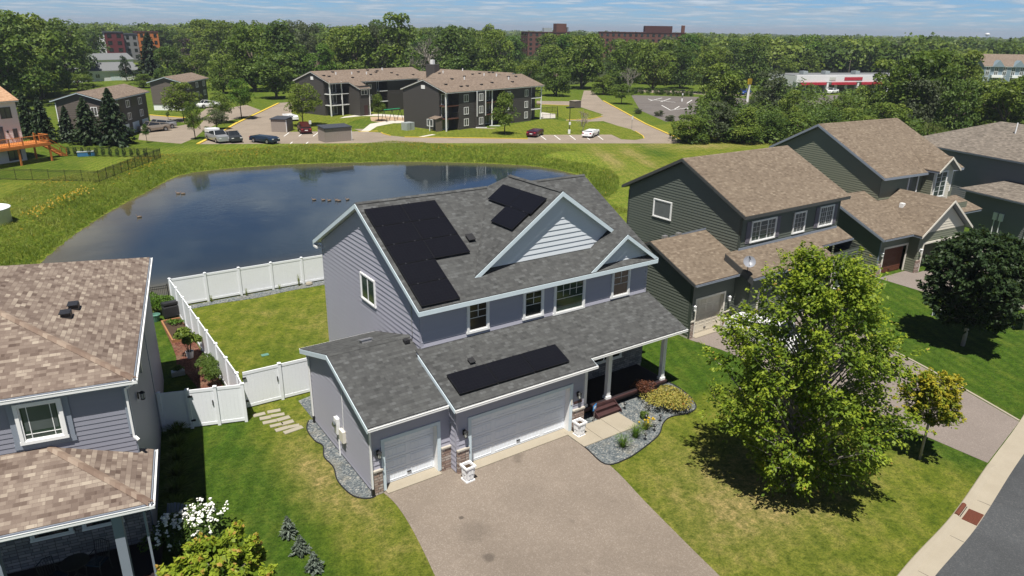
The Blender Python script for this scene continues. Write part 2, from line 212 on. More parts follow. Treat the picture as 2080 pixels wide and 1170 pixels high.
# ------------------------------------------------------------------ mesh helpers
class MB:
    def __init__(s): s.v = []; s.f = []; s.u = []; s.m = []; s.c = []
    def cut(s): s.c.append((len(s.v), len(s.f)))                # what follows is a piece of its own
    def face(s, pts, uv=None, m=0):
        i = len(s.v); s.v += [tuple(map(float, p)) for p in pts]; s.f.append(tuple(range(i, i+len(pts)))); s.u.append(uv or [(0, 0)]*len(pts)); s.m.append(m)
    def pface(s, pts, m=0):                                    # face with metric uv (u level, v up the slope)
        p = [np.array(q, float) for q in pts]; n = np.zeros(3)
        for a, b in zip(p, p[1:]+p[:1]): n += np.cross(a, b)
        n /= max(np.linalg.norm(n), 1e-9)
        u = np.cross((0, 0, 1.), n)
        if np.linalg.norm(u) < 1e-4: u = np.array([1., 0, 0])
        u /= np.linalg.norm(u); w = np.cross(n, u)
        s.face(pts, [(float(q@u), float(q@w)) for q in p], m)
    def box(s, x0, y0, z0, x1, y1, z1, m=0, uv=True):
        x0, x1 = sorted((x0, x1)); y0, y1 = sorted((y0, y1)); z0, z1 = sorted((z0, z1))
        P = [(x0, y0, z0), (x1, y0, z0), (x1, y1, z0), (x0, y1, z0), (x0, y0, z1), (x1, y0, z1), (x1, y1, z1), (x0, y1, z1)]
        for q in ((0, 3, 2, 1), (4, 5, 6, 7), (0, 1, 5, 4), (1, 2, 6, 5), (2, 3, 7, 6), (3, 0, 4, 7)): s.pface([P[k] for k in q], m)
    def prism(s, top, vec, m=0, mside=None):
        ms = m if mside is None else mside; vec = np.array(vec, float); top = [np.array(p, float) for p in top]; bot = [p+vec for p in top]
        s.pface(top, m); s.pface(bot[::-1], ms)
        for i in range(len(top)):
            j = (i+1) % len(top); s.pface([top[i], bot[i], bot[j], top[j]], ms)
    def obox(s, c, ax, half, m=0):
        c = np.array(c, float); a = [np.array(x, float)/np.linalg.norm(x)*h for x, h in zip(ax, half)]
        s.prism([c+a[2]-a[0]-a[1], c+a[2]+a[0]-a[1], c+a[2]+a[0]+a[1], c+a[2]-a[0]+a[1]], -2*a[2], m)
    def bar(s, p0, p1, w, h=None, m=0, up=(0, 0, 1)):
        p0 = np.array(p0, float); p1 = np.array(p1, float); d = p1-p0; L = np.linalg.norm(d)
        if L < 1e-6: return
        h = h or w; up = np.array(up, float)
        sd = np.cross(d, up)
        if np.linalg.norm(sd) < 1e-5: sd = np.cross(d, (1., 0, 0))
        s.obox((p0+p1)/2, (d, sd, np.cross(sd, d)), (L/2, w/2, h/2), m)
    def tube(s, path, rad, n=8, m=0, cap=True):
        path = [np.array(p, float) for p in path]; rad = rad if hasattr(rad, '__len__') else [rad]*len(path); rings = []
        for i, p in enumerate(path):
            d = path[min(i+1, len(path)-1)]-path[max(i-1, 0)]; d /= max(np.linalg.norm(d), 1e-9)
            a = np.cross(d, (0, 0, 1.) if abs(d[2]) < .9 else (1., 0, 0)); a /= np.linalg.norm(a); b = np.cross(d, a)
            k = len(s.v); s.v += [tuple(p+rad[i]*(math.cos(q)*a+math.sin(q)*b)) for q in [2*math.pi*j/n for j in range(n)]]; rings.append(k)
        for r0, r1 in zip(rings, rings[1:]):
            for j in range(n):
                k = (j+1) % n; s.f.append((r0+j, r1+j, r1+k, r0+k)); s.u.append([(0, 0)]*4); s.m.append(m)
        if cap:
            for r, rev in ((rings[0], False), (rings[-1], True)):
                q = [r+j for j in range(n)]; s.f.append(tuple(q[::-1] if rev else q)); s.u.append([(0, 0)]*n); s.m.append(m)
    def lathe(s, prof, c=(0, 0, 0), n=16, m=0, sx=1, sy=1):
        rings = []
        for r, z in prof:
            k = len(s.v); s.v += [(c[0]+sx*r*math.cos(2*math.pi*j/n), c[1]+sy*r*math.sin(2*math.pi*j/n), c[2]+z) for j in range(n)]; rings.append(k)
        for r0, r1 in zip(rings, rings[1:]):
            for j in range(n):
                k = (j+1) % n; s.f.append((r0+j, r0+k, r1+k, r1+j)); s.u.append([(0, 0)]*4); s.m.append(m)
        for r, rev in ((rings[0], True), (rings[-1], False)):
            q = [r+j for j in range(n)]; s.f.append(tuple(q[::-1] if rev else q)); s.u.append([(0, 0)]*n); s.m.append(m)
    def mesh(s, name, mats, smooth=False):
        me = D.meshes.new(name); me.from_pydata(s.v, [], s.f); ul = me.uv_layers.new(name='UVMap'); flat = [c for f in s.u for p in f for c in p]
        ul.data.foreach_set('uv', flat); me.polygons.foreach_set('material_index', s.m)
        for k in mats: me.materials.append(MAT[k])
        if smooth: me.polygons.foreach_set('use_smooth', [True]*len(s.f))
        me.update(); return me
    def build(s, name, mats, parent=None, smooth=False, bevel=0, fix=True):
        if isinstance(mats, str): mats = [mats]
        if s.c:
            b = [(0, 0)]+s.c+[(len(s.v), len(s.f))]; o = None
            for (v0, f0), (v1, f1) in zip(b, b[1:]):
                if f1 > f0:
                    q = MB(); q.v = s.v[v0:v1]; q.f = [tuple(i-v0 for i in f) for f in s.f[f0:f1]]; q.u = s.u[f0:f1]; q.m = s.m[f0:f1]; o = q.build(name, mats, parent, smooth, bevel)
            return o
        me = s.mesh(name, mats, smooth); o = D.objects.new(name, me); col.objects.link(o)
        if parent is not None: o.parent = parent
        if bevel:
            b = o.modifiers.new('bevel', 'BEVEL'); b.width = bevel; b.segments = 2; b.limit_method = 'ANGLE'
            # joined boxes need welded corners for the bevel to act
            w = o.modifiers.new('weld', 'WELD'); w.merge_threshold = .0005; o.modifiers.move(1, 0)
        return o
def tag(o, label=None, cat=None, group=None, kind=None):
    if label: o['label'] = label
    if cat: o['category'] = cat
    if group: o['group'] = group
    if kind: o['kind'] = kind
    return o
def thing(name, label, cat, loc=(0, 0, 0), rz=0, group=None):
    o = D.objects.new(name, None); col.objects.link(o); o.location = loc; o.rotation_euler = (0, 0, rz); o.empty_display_size = .3
    return tag(o, label, cat, group)
def copy_tree(o, parent=None):
    c = o.copy(); col.objects.link(c)
    if parent is not None: c.parent = parent
    for ch in [x for x in list(D.objects) if x.parent == o]: copy_tree(ch, c)
    return c
def clip(poly, a, b, c):                                        # keep a*s+b*z<=c
    out = []
    for i in range(len(poly)):
        p, q = poly[i], poly[(i+1) % len(poly)]; dp = a*p[0]+b*p[1]-c; dq = a*q[0]+b*q[1]-c
        if dp <= 1e-9: out.append(p)
        if (dp < -1e-9 and dq > 1e-9) or (dp > 1e-9 and dq < -1e-9):
            t = dp/(dp-dq); out.append((p[0]+(q[0]-p[0])*t, p[1]+(q[1]-p[1])*t))
    return out
def lap(mb, poly, O, U, N, pitch=.225, lip=.031, m=0, z0=None):
    """lap siding: convex polygon in (s, z) on the wall through O along U, facing N"""
    O = np.array(O, float); U = np.array(U, float); N = np.array(N, float); Z = np.array([0, 0, 1.])
    zs = [p[1] for p in poly]; lo = min(zs) if z0 is None else z0; k = math.floor((min(zs)-lo)/pitch)
    while lo+k*pitch < max(zs)-1e-6:
        a, b = lo+k*pitch, lo+(k+1)*pitch; q = clip(clip(poly, 0, -1, -a), 0, 1, b); k += 1
        if len(q) < 3: continue
        P = lambda s, z: O+U*s+Z*z+N*(lip*(b-z)/pitch)
        pts = [P(*p) for p in q]; n = sum((np.cross(x-pts[0], y-pts[0]) for x, y in zip(pts[1:], pts[2:])), np.zeros(3))
        mb.pface(pts if n@N > 0 else pts[::-1], m)
        e = [p for p in q if abs(p[1]-a) < 1e-6]
        if len(e) >= 2:
            s0, s1 = min(p[0] for p in e), max(p[0] for p in e)
            if s1-s0 > 1e-4: mb.pface([O+U*s0+Z*a, O+U*s1+Z*a, P(s1, a), P(s0, a)], m)
def inset(poly, d):
    P = [np.array(p, float) for p in poly]; c = sum(P)/len(P); n = np.zeros(3)
    for a, b in zip(P, P[1:]+P[:1]): n += np.cross(a-c, b-c)
    n /= np.linalg.norm(n); out = []; L = len(P)
    for i in range(L):
        e0 = P[i]-P[i-1]; e1 = P[(i+1) % L]-P[i]; e0 /= np.linalg.norm(e0); e1 /= np.linalg.norm(e1); n0 = np.cross(n, e0); n1 = np.cross(n, e1)
        b = n0+n1; b /= max(np.linalg.norm(b), 1e-6); k = d/max(.35, b@n0); out.append(P[i]+b*k)
    return out
def roofplane(sh, tr, poly, t1=.045, t2=.16, ins=.03, m=0):
    P = [np.array(p, float) for p in poly]; n = np.zeros(3)
    for a, b in zip(P, P[1:]+P[:1]): n += np.cross(a-P[0], b-P[0])
    if n[2] < 0: P = P[::-1]
    sh.prism(P, (0, 0, -t1), m)
    if tr is not None: tr.prism([p-np.array([0, 0, t1]) for p in inset(P, ins)], (0, 0, -t2), 0)
def gutter(mb, p0, p1, out, w=.11, h=.11, drop=.03):
    mb.cut()
    p0 = np.array(p0, float); p1 = np.array(p1, float); out = np.array(out, float); out /= np.linalg.norm(out)
    c0 = p0+out*(w/2-.02)-np.array([0, 0, drop+h/2]); c1 = p1+out*(w/2-.02)-np.array([0, 0, drop+h/2]); d = c1-c0; Z = np.array([0, 0, 1.])
    # open trough: bottom, front lip, back
    mb.bar(c0-Z*(h/2-.006), c1-Z*(h/2-.006), w, .012); mb.bar(c0+out*(w/2-.006), c1+out*(w/2-.006), .012, h-.024); mb.bar(c0-out*(w/2-.006), c1-out*(w/2-.006), .012, h-.024)
    mb.bar(c0+out*(w/2)+Z*(h/2-.012), c1+out*(w/2)+Z*(h/2-.012), .02, .02)
    for c in (c0, c1): mb.obox(c, (d, out, Z), (.008, w/2-.013, h/2-.013))
def wall_frame(mb, O, U, N, s0, s1, z0, z1, w=.09, d=.045, m=0, base=.012, parts='lrtb'):
    """flat boards round an opening, butted"""
    O = np.array(O, float); U = np.array(U, float); N = np.array(N, float); Z = np.array([0, 0, 1.])
    def bd(a, b, c, e): mb.obox(O+U*(a+b)/2+Z*(c+e)/2+N*(base+d/2), (U, Z, N), ((b-a)/2, (e-c)/2, d/2), m)
    if 'l' in parts: bd(s0-w, s0, z0, z1)
    if 'r' in parts: bd(s1, s1+w, z0, z1)
    if 't' in parts: bd(s0-w, s1+w, z1, z1+w)
    if 'b' in parts: bd(s0-w-.02, s1+w+.02, z0-w, z0)
def window(par, O, U, N, s0, s1, z0, z1, trim='trim_white', pane='glass_dark', mull=(), bars=(), hb=(), w=.09, d=.05, sash=.045, name='window', label=None):
    """s0..z1 outer size of the casing; mull: thick uprights, bars/hb: thin muntins (fractions)"""
    O = np.array(O, float); U = np.array(U, float); N = np.array(N, float); Z = np.array([0, 0, 1.]); O = O+N*.026
    a0, a1, b0, b1 = s0+w, s1-w, z0+w, z1-w; mb = MB(); wall_frame(mb, O, U, N, a0, a1, b0, b1, w, d+.028, base=-.016)
    wall_frame(mb, O, U, N, a0+sash, a1-sash, b0+sash, b1-sash, sash-.002, d*.62, base=.010)
    def bd(a, b, c, e, h): mb.obox(O+U*(a+b)/2+Z*(c+e)/2+N*(.010+h/2), (U, Z, N), ((b-a)/2, (e-c)/2, h/2))
    W, H = a1-a0-2*sash, b1-b0-2*sash; A, B = a0+sash, b0+sash
    for k in mull: bd(A+W*k-.03, A+W*k+.03, B, B+H, d*.6)
    for k in bars: bd(A+W*k-.010, A+W*k+.010, B, B+H, .028)
    for k, e0, e1 in hb: bd(A+W*e0, A+W*e1, B+H*k-.010, B+H*k+.010, .026)
    f = mb.build(name, trim, par)
    if label: f['label'] = label
    g = MB(); p = [O+U*s+Z*z+N*.022 for s, z in ((A, B), (A+W, B), (A+W, B+H), (A, B+H))]; nn = np.cross(p[1]-p[0], p[2]-p[0])
    if nn@N < 0: p = p[::-1]
    g.prism(p, -N*.012, 0); g.build('pane', pane, f); return f
def garage_door(par, x0, x1, y, z0, z1, mat, rows=4, cols=4, handle=True, name='garage_door'):
    mb = MB(); H = (z1-z0)/rows
    for r in range(rows):
        a = z0+r*H; mb.box(x0, y, a+.008, x1, y+.05, a+H-.008)
        W = (x1-x0)/cols
        for c in range(cols):
            b = x0+c*W; i = .09
            # raised panel frame with bead strips
            mb.box(b+i, y-.012, a+i, b+W-i, y, a+i+.03); mb.box(b+i, y-.012, a+H-i-.03, b+W-i, y, a+H-i); mb.box(b+i, y-.012, a+i+.03, b+i+.03, y, a+H-i-.03); mb.box(b+W-i-.03, y-.012, a+i+.03, b+W-i, y, a+H-i-.03)
            k = 5
            for j in range(1, k): q = b+i+.03+(W-2*i-.06)*j/k; mb.box(q-.008, y-.008, a+i+.035, q+.008, y, a+H-i-.035)
    o = mb.build(name, mat, par)
    if handle: h = MB(); h.box((x0+x1)/2-.08, y-.045, z0+.22, (x0+x1)/2+.08, y-.012, z0+.26); h.build('handle', 'dark_plastic', o)
    return o
def lantern(par, p, N, mat='black_metal'):
    p = np.array(p, float); N = np.array(N, float); Z = np.array([0, 0, 1.]); mb = MB()
    mb.obox(p+N*.03+Z*.02, (np.cross(Z, N), Z, N), (.055, .11, .02)); mb.bar(p+N*.04+Z*.1, p+N*.16+Z*.16, .025); q = p+N*.16
    mb.lathe([(.03, .16), (.10, .10), (.085, .085)], q, 6); mb.lathe([(.055, -.16), (.07, -.15), (.07, -.13)], q, 6)
    for k in range(6): a = k*math.pi/3; mb.bar(q+np.array([.06*math.cos(a), .06*math.sin(a), -.14]), q+np.array([.078*math.cos(a), .078*math.sin(a), .09]), .012)
    o = mb.build('wall_lamp', mat, par); g = MB(); g.lathe([(.045, -.125), (.062, .085)], q, 6); g.build('lamp_glass', 'blinds', o); return o
def downspout(par, path, mat='trim_white', r=.045, name='downspout'):
    mb = MB()
    for a, b in zip(path, path[1:]): mb.bar(a, b, .08, .06)
    return mb.build(name, mat, par)
def sheet(name, pts, z, mat, kind='structure', label=None, cat=None, h=.004, group=None):
    """flat surface laid on the ground"""
    mb = MB(); P = [(p[0], p[1], z) for p in pts]; A = sum(a[0]*b[1]-b[0]*a[1] for a, b in zip(P, P[1:]+P[:1]))
    if A < 0: P = P[::-1]
    mb.prism(P, (0, 0, -h-.12)); o = mb.build(name, mat); tag(o, label, cat, group, kind); return o
def smooth_loop(pts, n=6, closed=True):
    P = [np.array(p[:2], float) for p in pts]; L = len(P); out = []
    for i in range(L if closed else L-1):
        p0, p1, p2, p3 = P[i-1] if closed or i > 0 else P[0], P[i], P[(i+1) % L], P[(i+2) % L] if closed or i+2 < L else P[-1]
        for k in range(n):
            t = k/n; out.append(.5*((2*p1)+(-p0+p2)*t+(2*p0-5*p1+4*p2-p3)*t*t+(-p0+3*p1-3*p2+p3)*t**3))
    if not closed: out.append(P[-1])
    return out
MAT['flower_yellow'] = MAT['flower_yellow']
# ------------------------------------------------------------------ main house (lavender, solar panels)
X, Y, Z3 = np.array([1., 0, 0]), np.array([0, 1., 0]), np.array([0, 0, 1.])
def main_house():
    H = thing('two_storey_house', 'lavender-grey two-storey house with black solar panels on its dark grey roof and triple garage', 'house', (0, 0, 0))
    SL = .373; zg = 3.14
    # ---- walls (lap siding)
    w = MB()
    xa, yg, yb = -3.29, .50, 6.78
    ridge = lambda y: 3.14+.371*(y-.095) if y <= 3.82 else 4.52-.3125*(y-3.82)
    lap(w, [(yg, .12), (yb, .12), (yb, ridge(yb)-.17), (3.82, 4.34), (yg, ridge(yg)-.17)], (xa, 0, 0), Y, -X)                     # garage side
    lap(w, [(0, .12), (4, .12), (4, 3.3), (0, 3.3)], (xa, yb, 0), X, Y)                                                        # garage back
    for a, b, c, d in ((xa, -2.83, .95, 3.12), (-.53, -.0, 1.02, 3.12), (-2.83, -.53, 2.17, 3.12)): lap(w, [(a, c), (b, c), (b, d), (a, d)], (0, yg, 0), X, -Y, z0=.12)
    lap(w, [(0, .05), (.5, .05), (.5, 3.3), (0, 3.12)], (0, 0, 0), Y, -X)                                                      # return of the big garage
    for a, b, c, d in ((0, .60, 1.02, 3.12), (5.62, 6.34, 1.02, 3.12), (.60, 5.62, 2.25, 3.12)): lap(w, [(a, c), (b, c), (b, d), (a, d)], (0, 0, 0), X, -Y, z0=.12)
    lap(w, [(0, .5), (2.74, .5), (2.74, 4.1), (0, 3.12)], (6.34, 0, 0), Y, X)
    lap(w, [(0, 4.1), (12.4, 4.1), (12.4, 6.25), (0, 6.25)], (0, 2.74, 0), X, -Y)                                              # upper front
    lap(w, [(2.74, .1), (13.6, .1), (13.6, 6.15), (8.18, 8.98), (2.74, 6.2)], (0, 0, 0), Y, -X)                                # left gable wall
    lap(w, [(2.74, .3), (13.6, .3), (13.6, 6.15), (8.18, 8.98), (2.74, 6.2)], (12.4, 0, 0), Y, X); lap(w, [(0, .3), (12.4, .3), (12.4, 6.1), (0, 6.1)], (0, 13.6, 0), X, Y)
    w.build('wall', 'siding_lavender', H)
    # foundation strip
    f = MB(); f.box(xa+.03, yg+.03, -.1, xa+.2, yb-.02, .118); f.cut(); f.box(.03, 6.9, -.1, .2, 13.58, .098); f.cut(); f.box(6.5, 2.62, -.1, 12.38, 2.735, .5); f.cut(); f.box(12.2, 2.75, -.1, 12.37, 13.58, .298); f.build('foundation', 'concrete', H)
    # corner boards
    c = MB(); cw = .10
    for (px, py, dx, dy, z0, z1) in ((xa, yg, 1, 1, .9, 3.0), (xa, yb, 1, -1, .1, 3.3), (0, 0, 1, 1, 1.05, 3.1), (0, 2.74, 1, 1, 4.3, 6.05), (12.4, 2.74, -1, 1, 4.2, 6.05), (0, 13.6, 1, -1, .1, 5.95), (6.34, 0, -1, 1, 1.05, 3.1), (12.4, 2.74, -1, 1, .5, 3.9)):
        c.cut(); c.box(px-dx*.022, py-dy*.022, z0, px+dx*cw, py-dy*.002, z1); c.box(px-dx*.022, py-dy*.001, z0, px-dx*.002, py+dy*cw, z1)
    c.build('corner_board', 'siding_lavender', H)
    # ---- roofs
    sh, tr = MB(), MB(); R = lambda *p: roofplane(sh, tr, p)
    rk = .25; xl, xr = -.25, 12.65; s = .533
    mz = lambda y: 6.107+s*(y-2.34); bz = lambda y: 9.22-.522*(y-8.18)
    R((xl, 2.34, 6.107), (xr, 2.34, 6.107), (xr, 8.18, 9.22), (xl, 8.18, 9.22))
    R((xl, 8.18, 9.22), (xr, 8.18, 9.22), (xr, 14.2, bz(14.2)), (xl, 14.2, bz(14.2)))
    g2 = .695; A, E_, L_, R_ = (7.44, 3.34, 9.82), (7.44, 7.43, 9.82), (6.60, 8.18, 9.235), (8.28, 8.18, 9.235); Z2 = lambda x: 9.82-g2*abs(x-7.44)
    s2, t2 = MB(), MB(); R2 = lambda *p: roofplane(s2, t2, p, .045, .13)
    B_ = (7.44-(9.82-mz(3.34)-.02)/g2, 3.34, mz(3.34)+.02); R2(A, E_, L_, B_)
    Px, Q = (10.6, 3.34, Z2(10.6)), (10.6, 2.38, Z2(10.6)); S = (7.44+(9.82-mz(2.38)-.02)/g2, 2.38, mz(2.38)+.02)
    R2(A, Px, Q, S, R_, E_); R2(E_, R_, L_)
    S2 = (21.2-S[0], 2.38, S[2]); xw = 10.6-(Z2(10.6)-mz(3.9))/g2; R2(Q, S2, (xw, 3.9, mz(3.9)), (10.6, 3.9, Z2(10.6)))
    xs = .30
    sh.build('roof', 'shingle_grey', H); s2.build('roof', 'shingle_grey', H); tr.build('soffit', 'trim_white', H); t2.build('soffit', 'trim_white', H)
    s3, t3 = MB(), MB(); R3 = lambda *p: roofplane(s3, t3, p)
    bp = lambda y: 3.14+SL*(y+.4); xe = 12.56
    R3((-.25, -.4, 3.14), (6.64, -.4, 3.14), (6.64, .02, bp(.02)), (xe, .02, bp(.02)), (xe, 2.78, bp(2.78)), (-.25, 2.78, bp(2.78)))
    R3((xe, 2.7, bp(2.7)), (xe, 2.78, bp(2.78)), (12.42, 2.78, bp(2.78)), (12.42, 2.7, bp(2.7)))
    gp = lambda y: 3.14+.371*(y-.095); xq = xa-.25
    R3((xq, .095, 3.14), (-.27, .095, 3.14), (-.27, 2.72, gp(2.72)), (.02, 2.72, gp(2.72)), (.02, 3.82, 4.52), (xq, 3.82, 4.52))
    R3((xq, 3.82, 4.52), (.02, 3.82, 4.52), (.02, 7.18, 3.47), (xq, 7.18, 3.47))
    s3.build('roof', 'shingle_grey', H); t3.build('soffit', 'trim_white', H)
    # ridge caps
    rc = MB()
    def caps(p0, p1, w=.15, step=.21):
        p0, p1 = np.array(p0, float), np.array(p1, float); d = p1-p0; L = np.linalg.norm(d); d /= L; sd = np.cross(d, Z3); sd /= np.linalg.norm(sd); n = int(L/step)
        for k in range(n):
            a, b = p0+d*L*k/n, p0+d*L*(k+1)/n+d*.03; h0, h1 = .012, .026
            for sg in (1, -1):
                q = [a+Z3*h0, b+Z3*h1, b+Z3*h1+sd*sg*w-Z3*w*.42, a+Z3*h0+sd*sg*w-Z3*w*.42]
                if sg > 0: q = q[::-1]
                rc.prism(q, (0, 0, -.009))
    caps((xl, 8.18, 9.225), (6.5, 8.18, 9.225)); caps((8.35, 8.18, 9.225), (xr, 8.18, 9.225)); caps((7.44, 3.36, 9.825), (7.44, 7.43, 9.825)); caps((xq, 3.82, 4.525), (-.02, 3.82, 4.525)); rc.build('ridge_cap', 'shingle_grey', H)
    # ---- fascia, rakes
    fa = MB()
    def rake(p0, p1, off, h=.20, t=.025, drop=.035): 
        a, b = np.array(p0, float)+off-Z3*(drop+h/2), np.array(p1, float)+off-Z3*(drop+h/2); d = b-a; n = np.array(off)/np.linalg.norm(off); up = Z3
        P = [a-up*h/2, b-up*h/2, b+up*h/2, a+up*h/2]; nn = np.cross(P[1]-P[0], P[2]-P[0])
        if nn@n < 0: P = P[::-1]
        fa.cut(); fa.prism([p+n*t/2 for p in P], -n*t)
    o = .012
    for x_, sg in ((xl, -1), (xr, 1)): rake((x_, 2.34, 6.107), (x_, 8.18, 9.22), X*sg*o); rake((x_, 14.2, bz(14.2)), (x_, 8.18, 9.22), X*sg*o)
    rake((xl-.02, 2.34, 6.107), (xr+.02, 2.34, 6.107), -Y*.016, .19); rake((xl, 14.2, bz(14.2)), (xr, 14.2, bz(14.2)), Y*.014)
    rake(B_, A, -Y*.02, .21); rake(A, (10.66, 3.34, Z2(10.66)), -Y*.02, .21); rake(S2, Q, -Y*.02, .19); rake(Q, S, -Y*.02, .19)
    rake((-.27, -.4, 3.14), (-.27, 2.5, bp(2.5)), -X*.012, .17); rake((xq, .095, 3.14), (xq, 3.82, 4.52), -X*o); rake((xq, 7.18, 3.47), (xq, 3.82, 4.52), -X*o)
    rake((xe, .02, bp(.02)), (xe, 2.7, bp(2.7)), X*o); rake((6.66, -.4, 3.14), (6.66, .0, bp(.0)), X*o, .17)
    fa.build('fascia', 'trim_blue', H)
    # cornice return at the back eave corner
    cr = MB(); cr.box(xl-.02, 13.75, 5.72, xl+.26, 14.2, 5.83); cr.build('cornice_return', 'trim_white', H)
    g = MB(); gutter(g, (xq, .095, 3.13), (-.30, .095, 3.13), -Y); gutter(g, (-.28, -.4, 3.13), (6.68, -.4, 3.13), -Y); gutter(g, (6.70, .02, bp(.02)), (xe+.02, .02, bp(.02)), -Y); gutter(g, (xq, 7.18, 3.46), (-.05, 7.18, 3.46), Y); g.build('gutter', 'trim_white', H)
    # ---- gable faces with shake courses
    gw = MB(); wz = mz(3.64)+.02; xL = 7.44-(9.64-wz)/g2; lap(gw, [(xL, wz), (10.6-(Z2(10.6)-wz)/g2, wz), (10.6, Z2(10.6)-.05), (7.44, 9.64)], (0, 3.64, 0), X, -Y, .235, .028, z0=wz)
    lap(gw, [(S2[0]+.1, 6.2), (S[0]-.1, 6.2), (10.6, Z2(10.6)-.15)], (0, 2.66, 0), X, -Y, .2, .026); gw.build('gable_shakes', 'shake_pale', H)
    fr = MB()
    for p0, p1, y in (((3.1, Z2(3.1)-.2), (7.44, 9.62), 3.64), ((7.44, 9.62), (10.5, Z2(10.5)-.2), 3.64), ((8.8, Z2(12.4)-.2), (10.6, Z2(10.6)-.2), 2.66), ((10.6, Z2(10.6)-.2), (12.4, Z2(12.4)-.2), 2.66)): fr.cut(); fr.bar((p0[0], y-.045, p0[1]), (p1[0], y-.045, p1[1]), .03, .12, up=(0, 1, 0))
    fr.build('frieze_board', 'trim_blue', H)
    # ---- windows
    O = (0, 2.74, 0); kw = dict(trim='trim_blue', w=.095)
    def hung(a, b, c, d, pane, n=2, q=.50, lb=None):
        hb = [(q+(1-q)*.5, .02, .98)]; bars = [k/n for k in range(1, n)]
        f = window(H, O, X, -Y, a, b, c, d, 'trim_white', pane, hb=[(.47, 0, 1)]+hb, w=.10, label=lb)
        m = MB(); W = b-a-.29; A = a+.145; B = c+.145; Hh = d-c-.29
        for k in bars: m.cut(); m.box(A+W*k-.009, 2.74-.061, B+Hh*q, A+W*k+.009, 2.74-.049, B+Hh*.99)
        m.build('muntin', 'trim_white', f)
    hung(2.11, 3.20, 4.46, 5.86, 'glass_warm'); hung(4.95, 6.07, 4.45, 5.82, 'glass_dark'); hung(6.64, 8.45, 4.31, 5.85, 'glass_green', 4, .55, 'wide front window with a grid in its upper half'); hung(10.08, 11.25, 4.41, 5.86, 'glass_warm')
    window(H, (0, 0, 0), Y, -X, 6.98, 8.56, 4.64, 5.93, 'trim_white', 'glass_green', mull=(.5,), w=.07, label='two-pane sliding window in the side wall')
    # ---- garage doors, piers
    t = MB(); wall_frame(t, (0, .5, 0), X, -Y, -2.78, -.58, .05, 2.12, .14, .04, parts='lrt'); t.cut(); wall_frame(t, (0, 0, 0), X, -Y, .65, 5.57, .05, 2.2, .14, .04, parts='lrt'); t.build('door_casing', 'trim_blue', H)
    garage_door(H, -2.78, -.58, .79, .06, 2.13, 'garage_white', 4, 2); garage_door(H, .65, 5.57, .29, .06, 2.21, 'garage_white', 4, 4)
    j = MB()
    for a, b, y, zt in ((-2.78, -.58, .5, 2.12), (.65, 5.57, 0, 2.2)): j.cut(); j.box(a-.06, y+.002, .05, a-.001, y+.36, zt); j.box(b+.001, y+.002, .05, b+.06, y+.36, zt); j.box(a-.06, y+.002, zt+.002, b+.06, y+.36, zt+.08)
    j.build('door_jamb', 'trim_white', H)
    st = MB(); cap = MB()
    for a, b, y in ((-3.27, -2.93, .5), (-.42, -.03, .5), (.0, .50, 0), (5.73, 6.34, 0)):
        st.cut(); cap.cut(); st.box(a, y-.10, -.02, b, y-.002, 1.0); cap.box(a-.02, y-.135, 1.002, b+.02, y-.002, 1.07)
    st.build('stone_pier', 'stone_veneer', H); cap.build('pier_cap', 'concrete', H)
    ap = MB(); ap.box(-2.83, .24, -.1, -.53, .86, .05); ap.cut(); ap.box(.62, -.22, -.1, 5.62, .36, .05); ap.build('garage_apron', 'curb_concrete', H)
    for p, n in (((-3.05, .48, 1.75), -Y), ((.32, -.02, 1.75), -Y), ((5.98, -.02, 1.75), -Y)): lantern(H, p, n)
    ad = MB(); ad.box(5.72+.06, -.035, 1.50-.20, 6.25, -.018, 1.42); ad.build('address_plaque', 'deck_maroon', H)
    # keypad
    kp = MB(); kp.box(5.60, -.075, 1.35, 5.68, -.056, 1.62); kp.build('keypad', 'trim_cream', H)
    # ---- porch
    d = MB()
    for k in range(16): d.box(6.42, .60+k*.135, .455, 12.05, .60+k*.135+.128, .485)
    o_ = d.build('porch_deck', 'deck_dark', H); e = MB(); e.box(6.42, .565, .27, 12.10, .598, .49); e.cut(); e.box(12.06, .60, .27, 12.10, 2.72, .49); e.box(6.44, .56-.035, .40, 12.12, .563, .492); e.build('deck_skirt', 'deck_maroon', H)
    stp = MB()
    for k in range(2): stp.cut(); stp.box(7.36, .56-.26*(k+1), .485-.155*(k+1)-.035, 8.66, .56-.26*k+.0, .485-.155*(k+1)); stp.box(7.40, .56-.26*(k+1)+.02, .0, 8.62, .56-.26*(k+1)+.045, .485-.155*(k+1)-.037)
    stp.cut(); stp.box(7.36, .50, .33, 8.66, .523, .45)
    stp.build('porch_step', 'deck_maroon', H); stg = MB()
    for x_ in (7.325, 8.663): stg.cut(); stg.prism([(x_, .52, .45), (x_, .52, 0), (x_, -.02, 0), (x_, -.02, .16)], (.034, 0, 0))
    stg.build('step_stringer', 'deck_maroon', H)
    for x_ in (7.0, 8.42, 11.92):
        p = MB(); y_ = .74; zt = bp(y_)-.19; p.box(x_-.10, y_-.10, .62, x_+.10, y_+.10, zt); p.box(x_-.14, y_-.14, .487, x_+.14, y_+.14, .619); p.box(x_-.13, y_-.13, zt-.16, x_+.13, y_+.13, zt-.001) if False else None
        p.build('porch_post', 'trim_white', H)
    bm = MB(); bm.box(6.70, .64, 3.14, 12.30, .84, 3.30); bm.build('porch_beam', 'trim_white', H)
    sv = MB(); sv.box(7.6, 2.60, .49, 12.40, 2.735, 3.6); sv.build('stone_wall', 'stone_grey', H); hw = MB(); hw.box(6.36, 2.66, .49, 7.598, 2.735, 3.6); hw.build('wall', 'siding_lavender', H)
